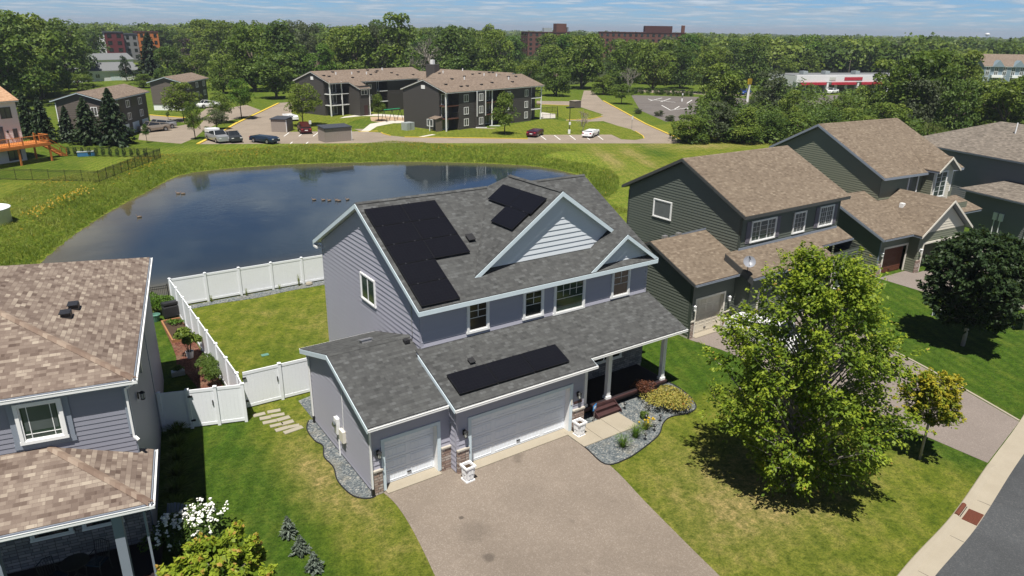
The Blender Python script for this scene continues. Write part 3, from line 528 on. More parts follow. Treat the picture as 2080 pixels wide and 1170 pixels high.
    fd = MB(); fd.box(6.42, 1.2, .5, 6.46, 2.2, 2.6); fd.build('front_door', 'deck_maroon', H); dl = MB(); dl.box(6.40, .82, .5, 6.455, 1.12, 2.6); dl.build('sidelight', 'glass_dark', H)
    window(H, (0, 2.60, 0), X, -Y, 8.6, 10.9, 1.2, 2.75, 'trim_white', 'glass_dark', mull=(.5,), w=.09)
    # ---- solar panels
    def panel(p00, u, v, w_, h_):
        n = np.cross(u, v); mb = MB(); c = p00+u*w_/2+v*h_/2; P = [p00+u*.012+v*.012, p00+u*(w_-.012)+v*.012, p00+u*(w_-.012)+v*(h_-.012), p00+u*.012+v*(h_-.012)]
        mb.obox(c-n*.024, (u, v, n), (w_/2, h_/2, .022), 0); i = len(mb.f)
        mb.face([p+n*.0 for p in P], [(0, 0), (w_, 0), (w_, h_), (0, h_)], 1)
        sk = mb.build('solar_panel', ['solar_frame', 'solar_cells'], H); cl = MB()
        for a in (.22, .78): cl.cut(); cl.obox(p00+u*w_*a+v*(h_+.012)+n*.004, (u, v, n), (.025, .03, .012))
        for a in (.22, .78): cl.cut(); cl.obox(p00+u*w_*a+v*h_*.5-n*.075, (v, u, n), (h_*.48, .02, .026))
        cl.build('mounting_rail', 'panel_rail', sk); return sk
    v = np.array([0, 1, s]); v /= np.linalg.norm(v)
    n = np.cross(X, v)
    for r in range(5):
        for k in range(2 if r < 3 else 1):
            y0 = 7.66-1.045*(r+1)+.012; panel(np.array([-.09+k*1.74, y0, mz(y0)])+n*.13, X, v, 1.72, 1.155)
    v3 = np.array([0, 1, SL]); v3 /= np.linalg.norm(v3); n3 = np.cross(X, v3)
    for k in range(3): panel(np.array([.20+k*1.775, .07, bp(.07)])+n3*.13, X, v3, 1.75, 1.09)
    u4 = Y*-1.0; v4 = np.array([1, 0, g2]); v4 /= np.linalg.norm(v4); n4 = np.cross(u4, v4)
    def gpt(px, py):
        q = _ray(px, py); p0 = np.array([7.44, 0, 9.82])+n4*.13; return CAM+q*(((p0-CAM)@n4)/(q@n4))
    z8 = lambda a, b: (620+a/2.6, 340+b/2.6)
    a1 = gpt(*z8(1050, 83)); b1 = gpt(*z8(1285, 155)); c1 = gpt(*z8(965, 175))
    L1 = 1.72; h1 = 1.04; top = a1
    y0 = a1[1]; xh = (a1[0]+b1[0])/2
    base = np.array([xh, y0, 0]); base[2] = 9.82-g2*(7.44-base[0]); base = base+n4*.13-v4*h1
    for k in range(2): panel(base+u4*(k*(L1+.02)), u4, v4, L1, h1)
    panel(base+u4*(L1*.93)-v4*(h1+.02), u4, v4, L1, h1)
    # ---- roof bits
    rv = MB()
    def vent(p, v_, w_=.30, h_=.12, l=.34):
        rv.cut(); n_ = np.cross(X, v_); p = np.array(p, float); rv.obox(p+n_*h_/2, (X, v_, n_), (w_/2, l/2, h_/2)); rv.obox(p+n_*(h_+.012), (X, v_, n_), (w_/2+.03, l/2+.03, .012))
    for x_, y_ in ((3.85, 5.3),): vent((x_, y_, mz(y_)), v)
    vent((1.55, 1.45, bp(1.45)), v3, .2, .1, .22); rv.build('roof_vent', 'dark_plastic', H)
    tv = MB(); 
    vb = np.array([0, 1, -.3125]); vb /= np.linalg.norm(vb); nb = np.cross(X, vb); p = np.array([-1.6, 4.55, 4.52-.3125*.73]); tv.obox(p+nb*.06, (X, vb, nb), (.22, .14, .06)); tv.obox(p+nb*.13, (X, vb, nb), (.26, .18, .012)); tv.build('roof_vent', 'grey_metal', H)
    pv = MB(); q = np.array([-.30, 3.45, gp(3.45)]); pv.box(q[0]-.12, q[1]-.12, q[2]+.0, q[0]+.1, q[1]+.1, q[2]+.14); pv.tube([q+X*.1+Z3*.08, q+X*.24+Z3*.09, q+X*.27+Z3*.25], .022, 6); pv.build('roof_vent', 'dark_plastic', H)
    cn = MB(); cn.tube([q+X*.27+Z3*.25, (-.03, 3.46, 6.35)], .016, 6); cn.build('conduit', 'grey_metal', H)
    # ---- meters on the side wall
    mt = MB(); mt.box(xa-.16, 3.55, 1.05, xa-.02, 3.85, 1.75); mt.build('electric_meter', 'trim_white', H); lo = MB(); lo.tube([(xa-.17, 3.70, 1.5), (xa-.26, 3.70, 1.5)], .10, 12); lo.build('meter_dial', 'glass_far', H)
    m2 = MB(); m2.box(xa-.16, 2.95, .95, xa-.02, 3.35, 1.45); m2.build('inverter_box', 'trim_cream', H); m3 = MB(); m3.tube([(xa-.06, 3.66, 1.05), (xa-.06, 3.66, .02)], .035, 8); m3.cut(); m3.tube([(xa-.04, 3.12, 1.45), (xa-.04, 3.05, 2.5), (xa-.04, 3.05, 3.9)], .016, 6); m3.build('conduit', 'trim_white', H)
    downspout(H, [(xa-.06, 7.05, 3.36), (xa-.08, 6.72, 3.1), (xa-.08, 6.72, .35)]); downspout(H, [(xa+.12, .02, 3.02), (xa-.05, .44, 2.85), (xa-.05, .44, .3)])
    b = MB(); b.box(xa-.11, 6.66, .0, xa-.03, 6.78, .36); b.cut(); b.box(xa-.10, .38, -.02, xa-.01, .50, .32); b.build('downspout_boot', 'black_metal', H)
    return H
MAIN = main_house()
# ------------------------------------------------------------------ neighbouring houses
def rake_board(mb, p0, p1, n, h=.18, t=.025, drop=.03):
    mb.cut(); n = np.array(n, float)/np.linalg.norm(n); a, b = np.array(p0, float)+n*.013-Z3*(drop+h/2), np.array(p1, float)+n*.013-Z3*(drop+h/2)
    P = [a-Z3*h/2, b-Z3*h/2, b+Z3*h/2, a+Z3*h/2]
    if np.cross(P[1]-P[0], P[2]-P[0])@n < 0: P = P[::-1]
    mb.prism([p+n*t/2 for p in P], -n*t)
def green_house():
    H = thing('two_storey_house', 'dark green two-storey house with a tan shingle roof, window shutters and a satellite dish', 'house', (21.143, 3.144, 0), .004)
    sl = .429; zg = 3.47; oh = .45; rk = .3; xa, yg, yb = -3.614, 1.0, 6.6; x0, x1, yu, yk = .843, 10.778, 1.665, 11.1; ze, zr = 6.56, 9.13; yr = (yu+yk)/2
    gp = lambda y: zg+sl*(y-yg+oh); bp = lambda y: zg+sl*(y+oh); s = (zr-ze)/(yr-yu+oh); mz = lambda y: zr-s*abs(y-yr)
    w = MB(); k = dict(pitch=.175, lip=.027)
    ygr = 4.2
    gz = lambda y: gp(y) if y < ygr else gp(ygr)-sl*(y-ygr)
    lap(w, [(yg, .25), (yb, .25), (yb, gz(yb)-.2), (ygr, gz(ygr)-.2), (yg, gz(yg)-.2)], (xa, 0, 0), Y, -X, **k)
    for a, b, c, d in ((xa, -3.25, 1.0, 3.45), (-.75, 0, 1.0, 3.45), (-3.25, -.75, 2.35, 3.45)): lap(w, [(a, c), (b, c), (b, d), (a, d)], (0, yg, 0), X, -Y, z0=.1, **k)
    lap(w, [(0, .1), (yg, .1), (yg, 3.7), (0, 3.45)], (0, 0, 0), Y, -X, **k)
    lap(w, [(0, .1), (11, .1), (11, 3.45), (0, 3.45)], (0, 0, 0), X, -Y, **k)
    lap(w, [(x0, 4.2), (x1, 4.2), (x1, ze), (x0, ze)], (0, yu, 0), X, -Y, **k)
    lap(w, [(yu, .3), (yk, .3), (yk, ze), (yr, zr-.22), (yu, ze)], (x0, 0, 0), Y, -X, **k); lap(w, [(yu, .3), (yk, .3), (yk, ze), (yr, zr-.22), (yu, ze)], (x1, 0, 0), Y, X, **k); lap(w, [(x0, .3), (x1, .3), (x1, ze-.1), (x0, ze-.1)], (0, yk, 0), X, Y, **k)
    lap(w, [(0, .1), (yu, .1), (yu, 4), (0, 3.5)], (11, 0, 0), Y, X, **k); lap(w, [(xa, .1), (x0, .1), (x0, 3.4), (xa, 3.4)], (0, yb, 0), X, Y, **k)
    w.build('wall', 'siding_green', H)
    f = MB(); f.box(xa+.01, yg+.02, -.1, xa+.2, yb-.02, .245); f.build('foundation', 'concrete', H)
    c = MB()
    for (px, py, dx, dy, z0, z1) in ((xa, yg, 1, 1, 1.0, 3.3), (0, 0, 1, 1, 1.0, 3.3), (x0, yu, 1, 1, 4.4, ze-.25), (x1, yu, -1, 1, 4.3, ze-.25), (x0, yk, 1, -1, .3, ze-.3)): c.cut(); c.box(px-dx*.026, py-dy*.026, z0, px+dx*.1, py-dy*.002, z1); c.box(px-dx*.026, py-dy*.001, z0, px-dx*.002, py+dy*.1, z1)
    c.build('corner_board', 'trim_green', H)
    sh, tr = MB(), MB(); R = lambda *p: roofplane(sh, tr, p)
    xl, xr = x0-rk, x1+rk
    R((xl, yu-oh, ze), (xr, yu-oh, ze), (xr, yr, zr), (xl, yr, zr)); R((xl, yr, zr), (xr, yr, zr), (xr, yk+oh, ze), (xl, yk+oh, ze)); sh.build('roof', 'shingle_tan', H)
    s2 = MB(); R = lambda *p: roofplane(s2, tr, p)
    R((xa-rk, yg-oh, zg), (-rk-.02, yg-oh, zg), (-rk-.02, yu, gp(yu)), (x0+.02, yu, gp(yu)), (x0+.02, ygr, gp(ygr)), (xa-rk, ygr, gp(ygr))); R((xa-rk, ygr, gp(ygr)), (x0+.02, ygr, gp(ygr)), (x0+.02, yb+oh, gz(yb+oh)), (xa-rk, yb+oh, gz(yb+oh)))
    R((-rk, -oh, zg), (7.6, -oh, zg), (7.6, .55, bp(.55)), (11.07, .55, bp(.55)), (11.07, yu+.03, bp(yu+.03)), (-rk, yu+.03, bp(yu+.03)))
    s2.build('roof', 'shingle_tan', H); tr.build('soffit', 'trim_dark', H)
    fa = MB(); rb = lambda *a, **q: rake_board(fa, *a, **q)
    for x_, n in ((xl, -X), (xr, X)): rb((x_, yu-oh, ze), (x_, yr, zr), n); rb((x_, yk+oh, ze), (x_, yr, zr), n)
    rb((xl, yu-oh, ze), (xr, yu-oh, ze), -Y); rb((xa-rk, yg-oh, zg), (xa-rk, ygr, gp(ygr)), -X); rb((xa-rk, yb+oh, gz(yb+oh)), (xa-rk, ygr, gp(ygr)), -X)
    rb((-rk, -oh, zg), (-rk, yu, bp(yu)), -X, h=.40); fa.build('fascia', 'trim_dark', H)
    g = MB(); gutter(g, (xa-rk, yg-oh, zg), (-rk-.02, yg-oh, zg), -Y); gutter(g, (-rk, -oh, zg), (7.6, -oh, zg), -Y); gutter(g, (7.62, .55, bp(.55)), (11.07, .55, bp(.55)), -Y); g.build('gutter', 'trim_greyblue', H)
    fl = MB(); fl.box(x0-.05, yu-.05, bp(yu)-.02, x1, yu-.025, bp(yu)+.12); fl.cut(); fl.prism([(x0-.035, ygr, gp(ygr)+.14), (x0-.035, ygr, gp(ygr)+.02), (x0-.035, yb+oh, gz(yb+oh)+.02), (x0-.035, yb+oh, gz(yb+oh)+.14)], (.02, 0, 0)); fl.build('flashing', 'trim_greyblue', H)
    O = (0, yu, 0)
    def win(a, b, c, d, mull=(), shut=True):
        f = window(H, O, X, -Y, a, b, c, d, 'trim_white', 'glass_far', mull=mull, w=.07); m = MB(); A, B, W, Hh = a+.115, c+.115, b-a-.23, d-c-.23
        for q in ((.17, .33, .67, .83) if mull else (.33, .67)): m.box(A+W*q-.008, yu-.060, B, A+W*q+.008, yu-.049, B+Hh)
        for q in (.25, .5, .75): m.box(A, yu-.063, B+Hh*q-.008, A+W, yu-.0602, B+Hh*q+.008)
        m.build('muntin', 'trim_white', f)
        if shut:
            for u0 in (a-.42, b+.03):
                m = MB(); m.box(u0, yu-.055, c+.02, u0+.38, yu-.018, d-.02); n = 14
                for i in range(n): z = c+.12+(d-c-.24)*i/n; m.box(u0+.05, yu-.068, z, u0+.33, yu-.0555, z+.05)
                m.build('shutter', 'shutter_grey', H)
    win(1.75, 4.10, 4.68, 6.02, (.33, .67)); win(5.85, 7.10, 4.62, 6.02, (), False); win(8.55, 10.10, 4.68, 6.05, (.5,))
    window(H, (x0, 0, 0), Y, -X, 7.1, 8.7, 4.95, 6.15, 'trim_white', 'glass_far', w=.06, label='small square window in the side wall')
    garage_door(H, -3.15, -.85, yg+.22, .06, 2.25, 'garage_cream', 4, 4); garage_door(H, 1.0, 5.9, .22, .06, 2.25, 'garage_cream', 4, 8)
    t = MB(); wall_frame(t, (0, yg, 0), X, -Y, -3.15, -.85, .05, 2.25, .12, .04, parts='lrt'); t.cut(); wall_frame(t, (0, 0, 0), X, -Y, 1.0, 5.9, .05, 2.25, .12, .06, parts='lrt'); t.build('door_casing', 'trim_cream', H)
    j = MB()
    for a, b, y in ((-3.15, -.85, yg), (1.0, 5.9, 0)): j.cut(); j.box(a-.05, y+.03, .05, a-.001, y+.3, 2.25); j.box(b+.001, y+.03, .05, b+.05, y+.3, 2.25); j.box(a-.05, y+.03, 2.251, b+.05, y+.3, 2.32)
    j.build('door_jamb', 'trim_cream', H)
    st, cp = MB(), MB()
    for a, b, y in ((xa+.02, -3.30, yg), (-.72, -.03, yg), (.0, .85, 0), (6.05, 7.0, 0)): st.cut(); cp.cut(); st.box(a, y-.1, -.02, b, y-.002, 1.0); cp.box(a-.02, y-.13, 1.002, b+.02, y-.002, 1.07)
    st.build('stone_pier', 'stone_veneer', H); cp.build('pier_cap', 'concrete', H); a_ = MB(); a_.box(-3.2, yg-.25, -.1, -.8, yg+.3, .05); a_.build('garage_apron', 'curb_concrete', H)
    lantern(H, (-3.45, yg-.02, 1.9), -Y, 'trim_white'); lantern(H, (-.5, yg-.02, 1.9), -Y, 'trim_white')
    d = np.array([-.25, .05, bp(.05)+.02]); m = MB(); m.tube([d, d+Z3*.45, d+np.array([-.12, -.1, .58])], .025, 6); c0 = d+np.array([-.2, -.18, .66]); ax = np.array([-.55, -.6, .55]); ax /= np.linalg.norm(ax); a1 = np.cross(ax, Z3); a1 /= np.linalg.norm(a1); b1 = np.cross(ax, a1); rings = []
    dm = MB()
    for r, q in ((.02, 0), (.16, .02), (.28, .065), (.34, .10)):
        kx = len(dm.v); dm.v += [tuple(c0+ax*q+r*(math.cos(t_)*a1+math.sin(t_)*b1)) for t_ in [2*math.pi*i/18 for i in range(18)]]; rings.append(kx)
    for r0, r1 in zip(rings, rings[1:]):
        for i in range(18): j_ = (i+1) % 18; dm.f.append((r0+i, r0+j_, r1+j_, r1+i)); dm.u.append([(0, 0)]*4); dm.m.append(0)
    o = m.build('satellite_dish', 'dark_plastic', H); dm.build('reflector', 'dish_grey', o, True); ar = MB(); ar.bar(c0-b1*.30+ax*.08, c0+ax*.42, .03); ar.build('feed_arm', 'dark_plastic', o)
    v = MB()
    for x_, y_ in ((-2.0, 4.9), (-.7, 5.0)): v.cut(); v.box(x_, y_, gz(y_)-.05, x_+.3, y_+.25, gz(y_)+.14)
    v.build('roof_vent', 'grey_metal', H); downspout(H, [(xa-.02, yg-.3, zg-.1), (xa+.02, yg-.06, 3.1), (xa+.02, yg-.06, .1)], 'trim_green'); downspout(H, [(-.1, -.3, zg-.1), (.05, -.06, 3.1), (.05, -.06, .1)], 'trim_green')
    window(H, (0, 0, 0), X, -Y, 8.6, 10.2, .9, 2.6, 'trim_white', 'glass_far', w=.07)
    cl = MB()
    for x_ in (7.8, 10.6): cl.cut(); cl.box(x_-.09, .0-.2, .0, x_+.09, -.03, 3.4)
    return H
green_house()
def olive_house():
    H = thing('two_storey_house', 'olive green house with a small dormer over a glass door and a brown garage door', 'house', (40.95, 3.43, 0), -.077)
    sl = .422; zg = 2.95; oh = .45; rk = .3; xa, yg = -3.755, .757; x0, x1, yu, yk, yr = .177, 10.0, 4.057, 14.26, 10.12; ze, zeb, zr = 6.37, 7.19, 9.63
    gx, gzz, g0, g1, gy = 2.488, 5.27, -.743, 5.686, -.4; s = (zr-ze)/(yr-yu+oh); gs = (gzz-zg)/(g1-gx); mz = lambda y: zr-s*(yr-y); gp = lambda y: zg+sl*(y-yg+oh); k = dict(pitch=.175, lip=.027)
    w = MB(); sb = (zr-zeb)/(yk+oh-yr)
    lap(w, [(yu, .2), (yk, .2), (yk, zeb), (yr, zr-.22), (yu, ze)], (x0, 0, 0), Y, -X, **k); lap(w, [(yu, .2), (yk, .2), (yk, zeb), (yr, zr-.22), (yu, ze)], (x1, 0, 0), Y, X, **k)
    lap(w, [(x0, 3), (x1, 3), (x1, ze), (x0, ze)], (0, yu, 0), X, -Y, **k); lap(w, [(x0, .1), (x1, .1), (x1, zeb-.1), (x0, zeb-.1)], (0, yk, 0), X, Y, **k)
    ygr = 5.3; lap(w, [(yg, .1), (ygr+3, .1), (ygr+3, gp(ygr)-1.3), (ygr, gp(ygr)-.2), (yg, zg-.1)], (xa, 0, 0), Y, -X, **k)
    for a, b, c, d in ((xa, -3.25, .95, zg), (-.4, -.3, .95, zg), (-3.25, -.4, 2.05, zg)): lap(w, [(a, c), (b, c), (b, d), (a, d)], (0, yg, 0), X, -Y, z0=.05, **k)
    lap(w, [(0, .05), (yg, .05), (yg, 3.2), (0, 3.0)], (-.3, 0, 0), Y, -X, **k); 
    for a, b, c, d in ((-.3, .25, .95, 3.0), (5.0, 5.35, .95, 3.0), (.25, 5.0, 2.15, 3.0)): lap(w, [(a, c), (b, c), (b, d), (a, d)], (0, 0, 0), X, -Y, z0=.05, **k)
    lap(w, [(0, .05), (yu, .05), (yu, 3.6), (0, 2.9)], (5.35, 0, 0), Y, X, **k); lap(w, [(5.35, .1), (x1, .1), (x1, 3.8), (5.35, 3.8)], (0, 2.6, 0), X, -Y, **k)
    w.build('wall', 'siding_olive', H)
    gw = MB(); lap(gw, [(g0+.5, zg+.02), (g1-.5, zg+.02), (gx, gzz-.3)], (0, -.02, 0), X, -Y, .2, .024, z0=zg+.02); gw.build('gable_shakes', 'siding_cream', H)
    sh, tr = MB(), MB(); R = lambda *p: roofplane(sh, tr, p); xl, xr = x0-rk, x1+rk
    R((xl, yu-oh, ze), (xr, yu-oh, ze), (xr, yr, zr), (xl, yr, zr)); R((xl, yr, zr), (xr, yr, zr), (xr, yk+oh, zeb), (xl, yk+oh, zeb))
    # dormer over the glass door
    dx, dz, dy = 6.75, 7.62, yu-oh-.9; ds = .72; hw = 1.45; yb_ = yr-(zr-dz)/s
    for sg in (-1, 1):
        ex = dx+sg*hw; ez = dz-ds*hw; ym = yr-(zr-ez)/s
        R((dx, dy, dz), (ex, dy, ez), (ex, max(ym, dy+.1), ez), (dx, yb_, dz))
    sh.build('roof', 'shingle_tan', H); s2 = MB(); R = lambda *p: roofplane(s2, tr, p)
    R((xa-rk, yg-oh, zg), (g0+.9, yg-oh, zg), (gx-.05, ygr, gp(ygr)), (xa-rk, ygr, gp(ygr))); R((xa-rk, ygr, gp(ygr)), (x0+.02, ygr, gp(ygr)), (x0+.02, ygr+3.4, gp(ygr)-1.4), (xa-rk, ygr+3.4, gp(ygr)-1.4))
    R((gx, gy, gzz), (g0, gy, zg), (g0, 1.2, zg), (gx, 6.0, gzz)); R((gx, gy, gzz), (g1, gy, zg), (g1, yu+.02, zg), (gx, yu+.02, gzz))
    R((g1-.2, 2.1, 3.1), (11.6, 2.1, 3.1), (10.9, yu+.02, 3.1+sl*1.97), (g1-.2, yu+.02, 3.1+sl*1.97))
    s2.build('roof', 'shingle_tan', H); tr.build('soffit', 'trim_greyblue', H)
    fa = MB(); rb = lambda *a, **q: rake_board(fa, *a, **q)
    for x_, n in ((xl, -X), (xr, X)): rb((x_, yu-oh, ze), (x_, yr, zr), n); rb((x_, yk+oh, zeb), (x_, yr, zr), n)
    rb((xl, yu-oh, ze), (xr, yu-oh, ze), -Y); rb((xa-rk, yg-oh, zg), (xa-rk, ygr, gp(ygr)), -X); fa.build('fascia', 'trim_greyblue', H)
    fb = MB()
    for sg in (-1, 1): rake_board(fb, (dx+sg*hw, dy, dz-ds*hw), (dx, dy, dz), -Y, .17); rake_board(fb, (g0 if sg < 0 else g1, gy, zg), (gx, gy, gzz), -Y, .18)
    fb.build('fascia', 'trim_cream', H)
    g = MB(); gutter(g, (xa-rk, yg-oh, zg), (g0, yg-oh, zg), -Y); g.build('gutter', 'trim_greyblue', H)
    dw = MB(); y_ = yu-.85; lap(dw, [(dx-1.25, 3.9), (dx+1.25, 3.9), (dx+1.25, dz-ds*1.25-.1), (dx, dz-.2), (dx-1.25, dz-ds*1.25-.1)], (0, y_, 0), X, -Y, **k); dw.build('wall', 'siding_cream', H); ds_ = MB(); lap(ds_, [(y_, 3.9), (yu, 3.9), (yu, 6.3), (y_, 6.3)], (dx-1.25, 0, 0), Y, -X, **k); ds_.build('wall', 'siding_olive', H)
    f = window(H, (0, y_, 0), X, -Y, dx-1.0, dx+.55, 4.35, 6.45, 'trim_white', 'glass_green', mull=(.5,), w=.07, label='glass door under the small dormer'); m = MB()
    for q in (.2, .4, .6, .8): m.box(dx-.88, y_-.062, 4.48+1.85*q, dx+.43, y_-.0602, 4.5+1.85*q)
    m.build('muntin', 'trim_white', f)
    window(H, (0, yu, 0), X, -Y, 3.6, 4.9, 4.6, 6.2, 'trim_white', 'glass_far', w=.07); window(H, (0, yu, 0), X, -Y, 8.15, 9.6, 4.4, 6.2, 'trim_white', 'glass_far', hb=[(.5, 0, 1)], w=.07)
    garage_door(H, -3.12, -.5, yg+.2, .03, 2.0, 'garage_brown', 4, 4); gd = MB(); gd.box(.35, .6, .03, 4.9, .64, 2.1); gd.build('garage_shade_panel', 'black_metal', H)  # black panel stands in for the shade inside the open garage
    t = MB(); wall_frame(t, (0, yg, 0), X, -Y, -3.12, -.5, .03, 2.0, .14, .05, parts='lrt'); t.cut(); wall_frame(t, (0, 0, 0), X, -Y, .35, 4.9, .03, 2.1, .14, .05, parts='lrt'); t.build('door_casing', 'trim_cream', H)
    st = MB()
    for a, b, y2 in ((-.28, .2, 0), (5.05, 5.33, 0), (xa+.02, -3.28, yg)): st.cut(); st.box(a, y2-.1, -.02, b, y2-.002, .94)
    st.build('stone_pier', 'stone_veneer', H)
    for p in ((-3.5, yg-.02, 1.7), (-.05, -.02, 1.7)): lantern(H, p, -Y, 'trim_white')
    v = MB(); v.box(1.0, 2.5, zg+gs*(1.0-g0)-.1, 1.3, 2.8, zg+gs*(1.3-g0)+.1); v.cut()
    for x_, y2 in ((-2.4, 6.2), (-1.2, 6.4)): v.cut(); v.box(x_, y2, gp(ygr)-.42*(y2-ygr)-.1, x_+.3, y2+.25, gp(ygr)-.42*(y2-ygr)+.12)
    v.build('roof_vent', 'trim_white', H); downspout(H, [(xa-.1, yg-.4, zg-.1), (xa+.0, yg-.06, 2.6), (xa+.0, yg-.06, .1)], 'trim_greyblue')
olive_house()
def hip_roof(sh, tr, x0, x1, y0, y1, z, s, R=None):
    h = (y1-y0)/2 if (y1-y0) < (x1-x0) else (x1-x0)/2; zt = z+s*h
    if (x1-x0) >= (y1-y0): a, b = (x0+h, (y0+y1)/2, zt), (x1-h, (y0+y1)/2, zt); P = [((x0, y0, z), (x1, y0, z), b, a), ((x1, y0, z), (x1, y1, z), b), ((x1, y1, z), (x0, y1, z), a, b), ((x0, y1, z), (x0, y0, z), a)]
    else: a, b = ((x0+x1)/2, y0+h, zt), ((x0+x1)/2, y1-h, zt); P = [((x0, y0, z), (x1, y0, z), a), ((x1, y0, z), (x1, y1, z), b, a), ((x1, y1, z), (x0, y1, z), b), ((x0, y1, z), (x0, y0, z), a, b)]
    for p in P: roofplane(sh, tr, p)
    return a, b
def grey_house():
    H = thing('two_storey_house', 'grey hip-roofed house at the right edge of the photo, electric meters on its side', 'house', (56.5, 2.6, 0), -.29)
    w = MB(); k = dict(pitch=.175, lip=.027)
    lap(w, [(0, .1), (6.3, .1), (6.3, 3.4), (0, 3.4)], (.2, 0, 0), Y, -X, **k); lap(w, [(.2, .1), (7, .1), (7, 3.4), (.2, 3.4)], (0, 0, 0), X, -Y, **k); lap(w, [(0, .1), (14.6, .1), (14.6, 6.3), (0, 6.3)], (2.3, 1.2, 0), Y, -X, **k)
    lap(w, [(2.3, 3), (13, 3), (13, 6.3), (2.3, 6.3)], (0, 1.2, 0), X, -Y, **k); lap(w, [(2.3, .1), (13, .1), (13, 6.3), (2.3, 6.3)], (0, 15.8, 0), X, Y, **k); lap(w, [(1.2, .1), (15.8, .1), (15.8, 6.3), (1.2, 6.3)], (13, 0, 0), Y, X, **k); lap(w, [(.2, .1), (2.3, .1), (2.3, 3.4), (.2, 3.4)], (0, 6.3, 0), X, Y, **k)
    w.build('wall', 'siding_grey', H); sh, tr = MB(), MB(); a, b = hip_roof(sh, tr, 1.85, 13.45, .75, 16.25, 6.3, .42); sh.build('roof', 'shingle_grey_brown', H); s2 = MB(); hip_roof(s2, tr, -.25, 9.0, -.45, 6.7, 3.42, .42); s2.build('roof', 'shingle_grey_brown', H); tr.build('soffit', 'trim_greyblue', H)
    g = MB(); gutter(g, (1.85, 16.25, 6.3), (1.85, .75, 6.3), -X); gutter(g, (-.25, 6.7, 3.42), (-.25, -.45, 3.42), -X); g.build('gutter', 'trim_greyblue', H)
    for y_ in (2.2, 2.75): m = MB(); m.box(.04, y_, 1.35, .18, y_+.36, 2.0); m.bar((.1, y_+.18, 1.35), (.1, y_+.18, .1), .06); m.build('electric_meter', 'trim_white', H)
    v = MB(); v.box(2.6, 3.6, 4.55, 2.9, 3.9, 4.8); v.build('roof_vent', 'trim_white', H); v = MB(); v.tube([(6, 7.5, 8), (6, 7.5, 9.0)], .06, 8); v.build('vent_pipe', 'trim_white', H); downspout(H, [(-.2, .1, 3.3), (.12, -.06, 2.9), (.12, -.06, .1)], 'trim_white')
    return H
grey_house()
